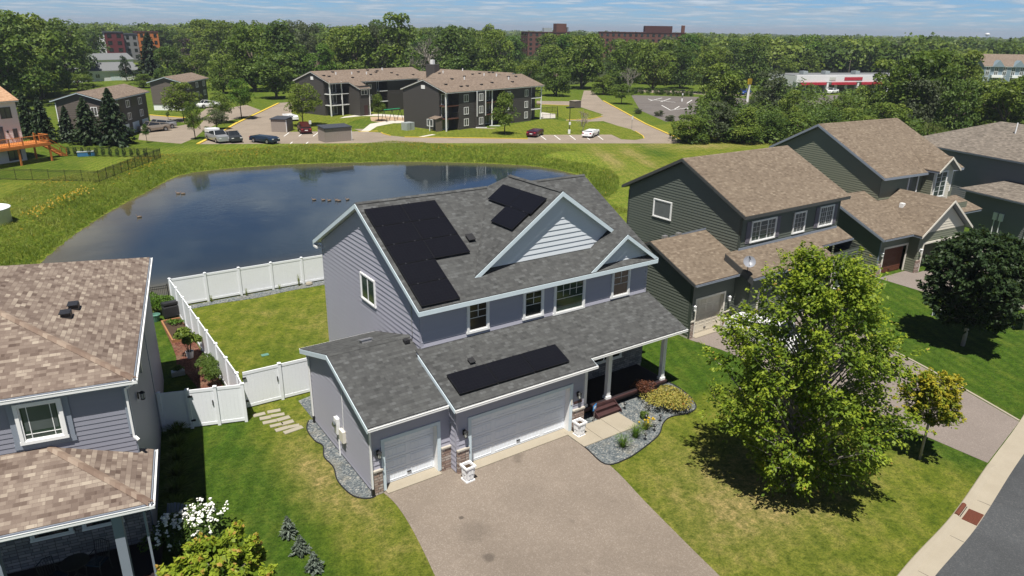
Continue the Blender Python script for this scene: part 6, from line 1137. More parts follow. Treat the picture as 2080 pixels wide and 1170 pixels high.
for p, q in (((-7, -3.25), (1.1, -3.25)), ((1.1, -3.25), (1.1, -1.5))):
    p, q = np.array(p), np.array(q); L = np.linalg.norm(q-p); m.bar((*p, zd+.95), (*q, zd+.95), .14, .05); m.bar((*p, zd+.15), (*q, zd+.15), .07, .05); n = int(L/1.5)
    for i in range(n+1): r = p+(q-p)*i/max(n, 1); m.bar((*r, zd), (*r, zd+.95), .09)
    n = int(L/.2)
    for i in range(n): r = p+(q-p)*(i+.5)/n; m.bar((*r, zd+.15), (*r, zd+.95), .022)
m.build('railing', 'deck_orange', T); m = MB()
for i in range(10): f = i/10; m.box(1.25+f*3.0, -1.4, zd-.23*(i+1)-.05, 1.25+(i+1.1)/10*3.0, -.3, zd-.23*(i+1))
for y in (-1.45, -.25): m.bar((1.25, y, zd-.1), (4.3, y, .0), .06, .28); m.bar((1.25, y, zd+.9), (4.3, y, .95), .08, .06); m.bar((4.3, y, 0), (4.3, y, .98), .09); m.bar((1.25, y, zd), (1.25, y, zd+.95), .09)
m.build('stair', 'deck_orange', T)
m = MB(); m.box(-4, -1.8, 0, 0, -.9, 0) if False else None
fpts = lambda L: [tuple(G(*p)[:2]) for p in L]
bar_fence('black metal fence round the lawn of the white house', fpts([(-60, 362), (0, 365), (202, 370), (262, 346), (327, 321.5)]), 1.25, 1.75, .11); bar_fence('black metal fence along the back of the white house lawn', fpts([(127, 316.5), (200, 317.5), (300, 319.5), (327, 321.5)]), 1.2, 1.6, .12)
p = G(176, 317); T = thing('storage_box', 'blue storage box on the fenced lawn', 'box', (p[0], p[1], 0), -.15); m = MB(); m.box(-1.0, -.4, 0, 1.0, .4, .55); m.build('body', 'blue_box', T, bevel=.03); m = MB(); m.box(-1.04, -.44, .552, 1.04, .44, .64); m.build('lid', 'galvanised', T, bevel=.02)
p = G(-12, 452); m = MB(); m.lathe([(1.75, 0), (1.75, 1.25), (1.85, 1.27), (1.85, 1.33), (1.68, 1.33), (1.66, 1.1)], n=40); T = thing('swimming_pool', 'above-ground white-rimmed pool cut by the left edge of the photo', 'pool', (p[0]-.4, p[1], 0)); m.build('pool_wall', 'pool_white', T, True)
# poles, lamps, signs
def pole(label, px, py, tx, ty, lean=None, r=.14, wires=False):
    b = G(px, py); h = HT(b, tx, ty); q = G(tx, ty, h); T = thing('utility_pole', label, 'pole', (b[0], b[1], 0)); m = MB(); d = np.array([q[0]-b[0], q[1]-b[1], 0])*.35; m.tube([(0, 0, -.2), (d[0], d[1], h)], [r, r*.7], 8); m.build('post', 'wood_pole', T); m = MB(); m.bar((d[0]-1, d[1], h-.5), (d[0]+1, d[1]+.4, h-.5), .12); m.build('crossarm', 'wood_pole', T)
pole('leaning wooden utility pole in front of the big trees at left', 91, 200, 73, 143); pole('tall thin pole among the trees behind the shopping strip', 1722, 160, 1727, 122)
def lampost(label, px, py, tx, ty, head='double'):
    b = G(px, py); h = HT(b, tx, ty); T = thing('street_lamp', label, 'lamp', (b[0], b[1], 0)); m = MB(); m.tube([(0, 0, 0), (0, 0, h)], .06, 8); m.build('post', 'black_metal', T); m = MB(); m.box(-.7, -.25, h-.05, .7, .25, h+.15); m.build('lamp_head', 'black_metal', T); m = MB(); m.tube([(0, 0, 0), (0, 0, .7)], .22, 10); m.build('base', 'trim_white', T); m = MB(); m.box(-.2, -.1, 1.5, .2, -.07, 2.0); m.build('sign_plate', 'trim_white', T)
lampost('black parking lamp between the maroon and white cars', 1156, 272, 1158, 219); lampost('lamp post standing in the empty grey lot', 1385, 206, 1386, 184)
b = G(1168, 219); T = thing('shed', 'small brown enclosure beside the drive behind the lamp post', 'shed', (b[0], b[1], 0), .2); m = MB(); m.box(-1.1, -.8, 0, 1.1, .8, 1.5); m.build('wall', 'siding_taupe', T); m = MB(); m.box(-1.15, -.85, 1.502, 1.15, .85, 1.6); m.build('roof', 'shed_taupe', T)
def signp(label, px, py, h=1.8): b = G(px, py); T = thing('road_sign', label, 'sign', (b[0], b[1], 0), .2); m = MB(); m.tube([(0, 0, 0), (0, 0, h)], .035, 6); m.build('post', 'grey_metal', T); m = MB(); m.box(-.22, -.06, h-.6, .22, -.037, h); m.build('sign_plate', 'trim_white', T)
signp('white parking sign on a post beside the red car', 631, 267); signp('white sign at the tip of the grass island by the road', 1283, 261, 2.2)
# playground swing, transformer, bench
b = G(797, 246); T = thing('swing_set', 'green playground swing frame in the sand patch', 'swing', (b[0], b[1], 0), .3); m = MB(); m.tube([(-2, 0, 2.2), (2, 0, 2.2)], .06, 8); m.build('crossbar', 'play_green', T)
for x in (-2, 0, 2):
    for y in (-.8, .8): m = MB(); m.tube([(x, 0, 2.2), (x, y, 0)], .05, 6); m.build('leg', 'black_metal', T)
for x in (-1, 1): m = MB(); m.bar((x-.25, 0, 2.15), (x-.25, 0, .5), .02); m.bar((x+.25, 0, 2.15), (x+.25, 0, .5), .02); m.box(x-.28, -.1, .46, x+.28, .1, .5); m.build('swing_seat', 'paint_navy', T)
b = G(829, 264); T = thing('transformer_box', 'grey utility box on the grass in front of the apartment gable', 'utility box', (b[0], b[1], 0), .27); m = MB(); m.box(-.9, -.7, 0, .9, .7, 1.3); m.build('body', 'galvanised', T, bevel=.03); m = MB(); m.box(-.03, -.73, .1, .03, -.702, 1.2); m.build('door_seam', 'dark_plastic', T)
bar_fence('black railing round the sunken patio at the end of the apartments', fpts([(1100, 229), (1132, 227), (1133, 242), (1102, 243)]), 1.1, 1.6, .16)
# ------------------------------------------------------------------ far buildings
def farbox(H, o, a, L, Dp, h, mat, rows, cols, roof='roof_grey', wz=1.2, pane='glass_dark', z0=0, ww=.45):
    B = Blk(H, o, a); B.box('wall', mat, 0, 0, z0, L, Dp, h); B.box('roof', roof, -.2, -.2, h+.002, L+.2, Dp+.2, h+.5)
    st = (h-z0)/rows
    for r in range(rows):
        for c_ in range(cols): B.box('window', pane, (c_+.5-ww/2)*L/cols, -.08, z0+st*r+st*.28, (c_+.5+ww/2)*L/cols, -.01, z0+st*r+st*.8)
    n2 = max(1, int(cols*Dp/L))
    for r in range(rows):
        for c_ in range(n2): B.box('window', pane, -.08, (c_+.3)*Dp/n2, z0+st*r+st*.28, -.01, (c_+.7)*Dp/n2, z0+st*r+st*.8)
    return B
def far_at(px, dist): d = _ray(px, 585); d = np.array([d[0], d[1]]); d /= np.linalg.norm(d); return CAM[:2]+d*dist
ra = lambda px: math.atan2(*(far_at(px+60, 400)-far_at(px, 400))[::-1])
p = far_at(1190, 420); H = thing('apartment_block', 'long red brick apartment block above the trees on the horizon', 'apartment block', (p[0], p[1], 0)); a = ra(1190)+.05
farbox(H, (0, 0), a, 47, 16, 15.6, 'brick_far', 6, 15, 'brick_dark'); B = Blk(H, (0, 0), a); B.box('penthouse', 'brick_dark', 25, 3, 16.11, 40, 12, 19.4); B.box('chimney', 'brick_far', 45, 3, 16.11, 46.8, 5, 19.8)
B2 = farbox(H, (-36*math.cos(a), -36*math.sin(a)+6), a+.35, 25, 14, 15.0, 'brick_far', 6, 7, 'brick_dark'); B2.box('penthouse', 'brick_far', 17.5, 2, 15.51, 23.5, 8, 20); B2.box('roof_unit', 'galvanised', 10, 2, 15.51, 15, 5, 17.6); B2.box('roof_unit', 'grey_metal', 24, 2, 15.51, 24.8, 4, 18.2)
p = far_at(240, 400); H = thing('apartment_block', 'modern apartment block with white, maroon and orange panels behind the trees at left', 'apartment block', (p[0], p[1], 0)); a = ra(222)+.1
B = farbox(H, (0, 0), a, 6, 12, 12.3, 'maroon_panel', 4, 1, 'roof_dark'); B = farbox(H, (6*math.cos(a), 6*math.sin(a)), a, 7.5, 12, 11.9, 'trim_white', 4, 3, 'roof_dark'); B = farbox(H, (13.5*math.cos(a), 13.5*math.sin(a)), a, 8, 12, 12.4, 'maroon_panel', 4, 2, 'roof_dark'); B = farbox(H, (22*math.cos(a), 22*math.sin(a)+3), a, 6, 12, 11.6, 'siding_grey', 4, 2, 'roof_dark'); B = farbox(H, (28*math.cos(a), 28*math.sin(a)+1), a, 9, 12, 12.7, 'orange_panel', 4, 3, 'brick_dark')
# white bungalows
def bung(label, px, py, a, L, Dp, h, zr, roof='roof_grey'):
    p = G(px, py); H = thing('bungalow', label, 'house', (p[0], p[1], 0), a, 'white houses at upper left'); B = Blk(H, (0, 0), 0); g = [(0, 0), (Dp, 0), (Dp, h-.1), (Dp/2, zr-.2), (0, h-.1)]
    B.wall(g, (0, 0, 0), Y, -X, 'siding_white', .25, .01); B.wall(g, (L, 0, 0), Y, X, 'siding_white', .25, .01); B.wall([(0, 0), (L, 0), (L, h), (0, h)], (0, 0, 0), X, -Y, 'siding_white', .25, .01); B.wall([(0, 0), (L, 0), (L, h), (0, h)], (0, Dp, 0), X, Y, 'siding_white', .25, .01); B.gable(0, L, 0, Dp, h, zr, roof)
    for u in np.linspace(1.5, L-1.5, max(2, int(L/4))): B.win(u, 0, .9, 1.3, 1.2)
    B.box('garage_door', 'trim_blue', L*.55, -.05, .05, L*.55+3, -.01, 2.1); return H
bung('white bungalow with a grey roof and small front gable, right of the utility pole', 150, 167, .25, 19, 9, 3.0, 5.2); bung('white two-storey house with a grey roof between tree and bungalow', 203, 150, .3, 12, 9, 4.6, 6.6); bung('low white bungalow partly hidden by the big trees at left', 98, 170, .2, 9, 8, 2.6, 4.4)
# shopping strip
p = G(1618, 190); q = G(1862, 187); H = thing('shopping_strip', 'low white shop strip with a red band of awnings seen between trees', 'shop', (p[0], p[1], 0), math.atan2(q[1]-p[1], q[0]-p[0])); L = float(np.hypot(*(q-p)[:2])); B = Blk(H, (0, 0), 0)
B.box('wall', 'siding_white', 0, 1.5, 0, L, 14, 4.9); B.box('parapet', 'siding_white', -.3, .5, 3.1, L+.3, 1.49, 5.1); B.box('roof', 'roof_grey', 0, 1.6, 4.91, L, 13.8, 5.0)
for i in range(4): B.box('awning', 'tin_red', L*(.03+.245*i), .1, 2.35, L*(.23+.245*i), .49, 3.05)
for i in range(12): B.box('window', 'glass_warm', L*(i+.15)/12, 1.42, .3, L*(i+.85)/12, 1.48, 2.3)
for i in range(5): B.box('column', 'siding_white', L*i/4-.3 if i else 0, .6, 0, L*i/4+.3 if i < 4 else L, 1.1, 3.09)
for u, w_ in ((.28, 2.2), (.45, 6.5), (.72, 1.6)): B.box('shop_sign', 'tin_red' if w_ > 3 else 'blinds', L*u-w_/2, .42, 3.6, L*u+w_/2, .49, 4.5)
for u in (.12, .3, .55): B.box('roof_unit', 'galvanised', L*u, 5, 5.01, L*u+1.6, 7, 6.0)
car('white van parked in front of the red awnings', 'paint_white', tuple(G(1690, 190)[:2])+(.02,), 0.1, 'suv', cat='van', name='parked_van'); car('dark car parked at the right end of the shop strip', 'paint_dark', tuple(G(1752, 191)[:2])+(.02,), .2, 'sedan')
b = G(1518, 207); T = thing('pylon_sign', 'tall white pylon sign with a yellow emblem near the blue truck', 'sign', (b[0], b[1], 0), .3); h = HT(b, 1518, 160); m = MB(); m.bar((0, 0, 0), (0, 0, h*.75), .5, .3); m.build('post', 'trim_white', T); m = MB(); m.box(-1.0, -.2, h*.76, 1.0, .2, h); m.build('sign_plate', 'flower_yellow', T)
# blue-grey house at the right edge
p = G(1992, 168); q = G(2130, 171); H = thing('townhouse', 'blue-grey three-storey townhouse with a tan roof at the upper right edge', 'house', (p[0], p[1], 0), math.atan2(q[1]-p[1], q[0]-p[0])); L = float(np.hypot(*(q-p)[:2])); B = Blk(H, (0, 0), 0); hz = HT(p, 1997, 134)
B.wall([(0, 0), (L, 0), (L, hz), (0, hz)], (0, 0, 0), X, -Y, 'siding_pale_blue', .3, .01); B.wall([(0, 0), (14, 0), (14, hz), (7, hz+3), (0, hz)], (0, 0, 0), Y, -X, 'siding_pale_blue', .3, .01); B.gable(0, L, 0, 14, hz, hz+4.2, 'shingle_far')
for u in (L*.2, L*.5, L*.8):
    m = MB(); m.prism([(u-2.2, -.7, hz-.2), (u+2.2, -.7, hz-.2), (u, -.7, hz+2.2)], (0, 3, 0)); B.put(m, 'dormer', 'siding_pale_blue'); B.box('balcony', 'trim_white', u-2, -1.2, hz*.33, u+2, -.02, hz*.33+.9)
for z in (.12, .45, .72):
    for i in range(8): B.win(L*(i+.5)/8, 0, hz*z, 1.4, 1.5)
p = far_at(1888, 2600); T = thing('water_tower', 'white water tower dome on the far horizon at right', 'water tower', (p[0], p[1], 0)); T.scale = (.42, .42, .62); m = MB(); m.lathe([(3, 0), (2.2, 12), (2, 28)], n=12); m.build('stem', 'trim_white', T); m = MB(); m.lathe([(2, 28), (14, 33), (15.5, 37), (12, 41), (2, 43)], n=24); m.build('tank', 'trim_white', T, True)
# ducks
rd = random.Random(5)
for i, (px, py) in enumerate(((638, 407), (657, 407.5), (669, 408.5), (684, 408), (689, 409), (706, 406.5), (362, 394), (372, 394.5), (283, 442))):
    p = G(px, py, W_Z); T = thing('goose', ['goose swimming in the line on the pond', 'one of the two geese swimming on the far left of the pond', 'lone goose swimming near the left bank'][0 if i < 6 else 1 if i < 8 else 2], 'bird', (p[0], p[1], W_Z), rd.uniform(2.6, 3.4), 'geese on the pond'); m = MB()
    m.tube([(-.36, 0, .14), (-.25, 0, .10), (0, 0, .10), (.2, 0, .1), (.3, 0, .1)], [.02, .10, .15, .12, .05], 10); m.tube([(.2, 0, .12), (.27, 0, .26), (.28, 0, .40), (.33, 0, .45), (.42, 0, .43)], [.06, .04, .035, .045, .012], 8); m.build('body', 'duck_brown', T, True); T.scale = (.72, .72, .72)
# ------------------------------------------------------------------ vegetation
def quads_mesh(name, P, U, V, tint, mats, extra=None, fold=0):
    """many leaf faces: centre P, half axes U, V, colour position tint; extra: MB appended with material 1"""
    n = len(P); C_ = np.stack([P-U-V*.2, P-V, P+U-V*.2, P+V], 1).reshape(-1, 3)
    nv = n*4; ev = np.array(extra.v, float).reshape(-1, 3) if extra is not None and extra.v else np.zeros((0, 3)); V_ = np.concatenate([C_, ev])
    me = D.meshes.new(name); me.vertices.add(len(V_)); me.vertices.foreach_set('co', V_.astype(np.float32).ravel())
    ef = extra.f if extra is not None else []; lt = np.concatenate([np.full(n, 4), [len(f) for f in ef]]).astype(np.int32) if ef else np.full(n, 4, np.int32)
    li = np.concatenate([np.arange(nv)]+[np.array(f)+nv for f in ef]).astype(np.int32); ls = np.concatenate([[0], np.cumsum(lt)[:-1]]).astype(np.int32)
    me.loops.add(len(li)); me.loops.foreach_set('vertex_index', li); me.polygons.add(len(lt)); me.polygons.foreach_set('loop_start', ls); me.polygons.foreach_set('loop_total', lt)
    for m in mats: me.materials.append(MAT[m])
    if ef: me.polygons.foreach_set('material_index', np.concatenate([np.zeros(n), np.ones(len(ef))]).astype(np.int32))
    a = me.attributes.new('tint', 'FLOAT', 'POINT'); a.data.foreach_set('value', np.concatenate([np.repeat(tint, 4), np.zeros(len(ev))]).astype(np.float32)); me.update(calc_edges=True); return me
def unit(v): return v/np.maximum(np.linalg.norm(v, axis=-1, keepdims=True), 1e-9)
def leaf_axes(r, n, out, size, up=.5, asp=.62):
    nrm = unit(out*.55+np.array([0, 0, up])+r.normal(0, .55, (n, 3))); a = unit(np.cross(nrm, r.normal(0, 1, (n, 3)))); b = np.cross(nrm, a); s = size*r.uniform(.6, 1.3, n)[:, None]; return a*s*asp, b*s
def lobes(r, n, shape):
    """centres and radii in a unit crown: height 0..1, half width .5"""
    out = []
    while len(out) < n:
        z = r.uniform(.06, .94); 
        w = dict(round=.5*math.sqrt(max(0, 1-((z-.5)/.52)**2)), egg=.5*min(1, (z/.30)**.6)*max(0, 1-max(0, (z-.30)/.74))**.75, tall=.5*math.sqrt(max(0, 1-((z-.45)/.58)**2)), flat=.5*math.sqrt(max(0, 1-((z-.4)/.64)**2)), irregular=.5*math.sqrt(max(0, 1-((z-.5)/.55)**2))*r.uniform(.55, 1.15))[shape]
        a = r.uniform(0, 2*math.pi); q = w*math.sqrt(r.uniform(.15, 1))*.80; rad = r.uniform(.11, .20)*(1.15-.35*z); out.append((q*math.cos(a), q*math.sin(a), z*.92+.04, rad))
    return np.array(out)
def crown_mesh(name, seed, shape, nl, per, leaf, mat, trunk=True, mats2='bark', sparse=1.0, droop=0):
    r = np.random.default_rng(seed); L = lobes(r, nl, shape); Ps, Os, T = [], [], []
    for x, y, z, rad in L:
        n = max(6, int(per*(rad/.15)**2*r.uniform(.6, 1.3)*sparse)); d = unit(r.normal(0, 1, (n, 3))); d[:, 2] = np.where(d[:, 2] < -.35, -d[:, 2]*.6, d[:, 2]); d = unit(d); q = rad*(1-np.abs(r.normal(0, .17, n)))[:, None]; p = np.array([x, y, z])+d*q*np.array([1, 1, .85])
        if droop: p[:, 2] -= droop*np.abs(r.normal(0, 1, n))*np.linalg.norm(d[:, :2], axis=1)
        Ps.append(p); Os.append(d); T.append(np.clip(r.normal(.42, .10)+r.normal(0, .14, n), 0, 1))
    P, O, T = np.concatenate(Ps), np.concatenate(Os), np.concatenate(T); U, V = leaf_axes(r, len(P), O, leaf, .5)
    if droop: V = np.stack([V[:, 0]*.4, V[:, 1]*.4, -np.abs(V[:, 2])-leaf], 1); U *= .5
    ex = MB()
    if trunk:
        ex.tube([(0, 0, -.28), (0, 0, .1), (.01, 0, .55)], [.03, .024, .010], 7)
        for x, y, z, rad in L[:9]: z0 = max(-.02, z-.35); ex.tube([(0, 0, z0), (x*.5, y*.5, (z+z0)/2), (x, y, z)], [.014, .009, .003], 5, cap=False)
    return quads_mesh(name, P, U, V, T, [mat, mats2], ex)
def conifer_mesh(name, seed, n, mat, leaf=.05):
    r = np.random.default_rng(seed); Ps, Us, Vs, T = [], [], [], []; nb = n//26
    for i in range(nb):
        z = 1-(i+.5)/nb; z = z**.85 if z > 0 else 0; zz = .02+.97*(1-(1-z)); R_ = .5*(1-zz)**.85*r.uniform(.72, 1.12)+.015; a = i*2.39996+r.uniform(-.4, .4); t = np.sort(r.uniform(.08, 1, 26)); dr = .10*(1-zz)+.03
        rad = t*R_; p = np.stack([rad*math.cos(a), rad*math.sin(a), zz-dr*t+.05*t**2*(1-zz)], 1)+r.normal(0, .010+.018*R_, (26, 3))*np.array([1, 1, .5]); side = np.array([-math.sin(a), math.cos(a), 0]); out = np.array([math.cos(a), math.sin(a), -.35]); s = leaf*r.uniform(.6, 1.2, 26)[:, None]*(.6+.7*(1-zz))
        v = unit(out+r.normal(0, .45, (26, 3)))*s; u = unit(np.cross(v, np.array([0, 0, 1.])+r.normal(0, .4, (26, 3))))*s*.42; Ps.append(p); Us.append(u); Vs.append(v); T.append(np.clip(r.normal(.42, .16)+.25*(t-.5)*0+r.normal(0, .1, 26), 0, 1))
    ex = MB(); ex.tube([(0, 0, -.12), (0, 0, .9)], [.022, .004], 6); return quads_mesh(name, np.concatenate(Ps), np.concatenate(Us), np.concatenate(Vs), np.concatenate(T), [mat, 'bark'], ex)
def branch_tree(mb, r, p, d, L, rad, lev, spread=.6, n=3, ends=None):
    """recursive bare branches"""
    q = p+d*L; mid = (p+q)/2+r.normal(0, L*.05, 3); mb.tube([p, mid, q], [rad, rad*.8, rad*.6], 6 if lev > 1 else 4, cap=False)
    if ends is not None and lev <= 1: ends.append((q, d))
    if lev == 0: return
    for k in range(n):
        nd = unit(d+r.normal(0, spread, 3)+np.array([0, 0, .15])); branch_tree(mb, r, p+d*L*r.uniform(.55, 1), nd, L*r.uniform(.55, .8), rad*.6, lev-1, spread, n, ends)
CROWN = {}
for i, (sh_, k) in enumerate((('round', 24), ('tall', 26), ('irregular', 22), ('flat', 24), ('egg', 24), ('irregular', 30))): CROWN['far%d' % i] = crown_mesh('crown', 20+i, sh_, k+6, 130, .027, 'leaf_mid')
for i, sh_ in enumerate(('round', 'tall', 'egg', 'irregular')): CROWN['mid%d' % i] = crown_mesh('crown', 40+i, sh_, 40, 110, .024, 'leaf_mid', trunk=False)
CROWN['con'] = conifer_mesh('crown', 60, 3900, 'needle', .055); CROWN['willow'] = crown_mesh('crown', 70, 'round', 22, 90, .03, 'leaf_willow', droop=.10)
def dead_mesh(seed, lev=4):
    r = np.random.default_rng(seed); m = MB(); 
    for k in range(3): branch_tree(m, r, np.array([0, 0, -.2]) if k == 0 else np.array([0, 0, .0]), unit(np.array([r.normal(0, .22), r.normal(0, .22), 1.])), .34, .016, lev, .5, 3)
    P = np.array(m.v); r2 = P[r.integers(0, len(P), 900)]+r.normal(0, .02, (900, 3)); U, V = leaf_axes(r, 900, r.normal(0, 1, (900, 3)), .011, .2, .4); return quads_mesh('crown', r2, U, V, np.clip(r.normal(.5, .2, 900), 0, 1), ['dead_twig', 'bark_pale'], m)
CROWN['dead'] = dead_mesh(5); CROWN['dead2'] = dead_mesh(9)
def put_tree(kind, x, y, h, w, label, mat, group='trees beyond the apartments', z=0, name='broadleaf_tree', cb=.16, cat='tree', rz=None):
    """one object: crown with its trunk; cb: share of the height below the crown"""
    o = D.objects.new(name, CROWN[kind]); col.objects.link(o); o.location = (x, y, z+h*cb); o.scale = (w, w, h*(1-cb)); o.rotation_euler = (0, 0, random.uniform(0, 6.28) if rz is None else rz)
    if mat and CROWN[kind].materials[0] != MAT[mat]: o.material_slots[0].link = 'OBJECT'; o.material_slots[0].material = MAT[mat]
    return tag(o, label, cat, group)
def full_tree(kind, x, y, h, w, label, mat, cb=.25, group=None, name='broadleaf_tree', r=.11, bark='bark', lean=(0, 0), cat='tree'):
    T = thing(name, label, cat, (x, y, 0), random.uniform(0, 6.28), group); o = D.objects.new('crown', CROWN[kind]); col.objects.link(o); o.parent = T; o.location = (lean[0], lean[1], h*cb); o.scale = (w, w, h*(1-cb))
    if CROWN[kind].materials[0] != MAT[mat]: o.material_slots[0].link = 'OBJECT'; o.material_slots[0].material = MAT[mat]
    m = MB(); m.tube([(0, 0, -.1), (lean[0]*.5, lean[1]*.5, h*cb), (lean[0], lean[1], h*.7)], [r, r*.8, r*.3], 8)
    rr = random.Random(int(x*7+y)); 
    for k in range(7): a = k*2.4; q = w*.32; zz = h*(cb+.08+.07*k); m.tube([(lean[0]*.6, lean[1]*.6, zz-.1*h), (lean[0]+q*.5*math.cos(a), lean[1]+q*.5*math.sin(a), zz+.03*h), (lean[0]+q*math.cos(a), lean[1]+q*math.sin(a), zz+.12*h)], [r*.4, r*.28, r*.1], 5, cap=False)
    m.build('trunk', bark, T, True); return T
def px_tree(kind, bx, by, ty, wpx, label, mat, full=True, **k):
    b = G(bx, by); h = HT(b, bx+(bx-1040)*.02, ty); w = wpx*MPP(b); return (full_tree if full else put_tree)(kind, float(b[0]), float(b[1]), h, w, label, mat, **k)
# --- trees in the apartment grounds
px_tree('mid0', 616, 256, 170, 78, 'round green tree in front of the left apartment wing', 'leaf_light', cb=.22); px_tree('mid2', 769, 246, 189, 38, 'slim light green tree by the playground sand', 'leaf_light', cb=.22, r=.08); px_tree('mid2', 1025, 273, 184, 64, 'dense oval green tree in front of the right apartment wing', 'leaf_mid', cb=.15); px_tree('mid0', 1262, 211, 170, 50, 'small round tree beside the drive and the grey lot', 'leaf_mid', cb=.2)
px_tree('mid3', 374, 246, 166, 84, 'broad light green tree in front of the farther dark house', 'leaf_light', cb=.2); px_tree('mid1', 397, 283, 205, 36, 'slender tree on the grass strip between the two lots', 'leaf_mid', cb=.2, r=.08); px_tree('mid3', 441, 263, 222, 56, 'low spreading dull-leaved tree by the yellow kerb', 'leaf_greyish', cb=.2); px_tree('mid0', 491, 242, 161, 62, 'green tree beside the entrance drive', 'leaf_bright', cb=.28); px_tree('mid1', 452, 250, 186, 50, 'green tree left of the entrance drive, behind the low one', 'leaf_mid', cb=.2); px_tree('mid2', 299, 290, 251, 17, 'thin staked sapling at the near edge of the left lot', 'leaf_bright', cb=.35, r=.04); px_tree('mid3', 423, 273, 257, 24, 'round dark shrub at the foot of the yellow kerb', 'leaf_deep', cb=.03); px_tree('mid0', 342, 243, 226, 9, 'tiny young tree on the grass by the loop drive', 'leaf_deep', cb=.3, r=.04)
b = G(1182, 268); put_tree('dead2', b[0], b[1], 4.4, 4.6, 'small nearly bare tree with reddish twigs right of the lamp post', 'leaf_rust', None, cb=.2, name='bare_tree')
for i, (bx, by, ty, wpx, lb) in enumerate(((62, 280, 186, 62, 'spruce by the white house corner'), (93, 290, 196, 66, 'spruce second from the white house'), (143, 288, 213, 56, 'shorter spruce in the middle of the row'), (183, 293, 197, 78, 'spruce in front of the dark house gable'), (236, 295, 178, 92, 'tallest spruce at the right end of the row'))): px_tree('con', bx, by, ty, wpx, 'dark '+lb, 'needle', cb=.04, group='spruces behind the fence', name='spruce_tree', r=.12)
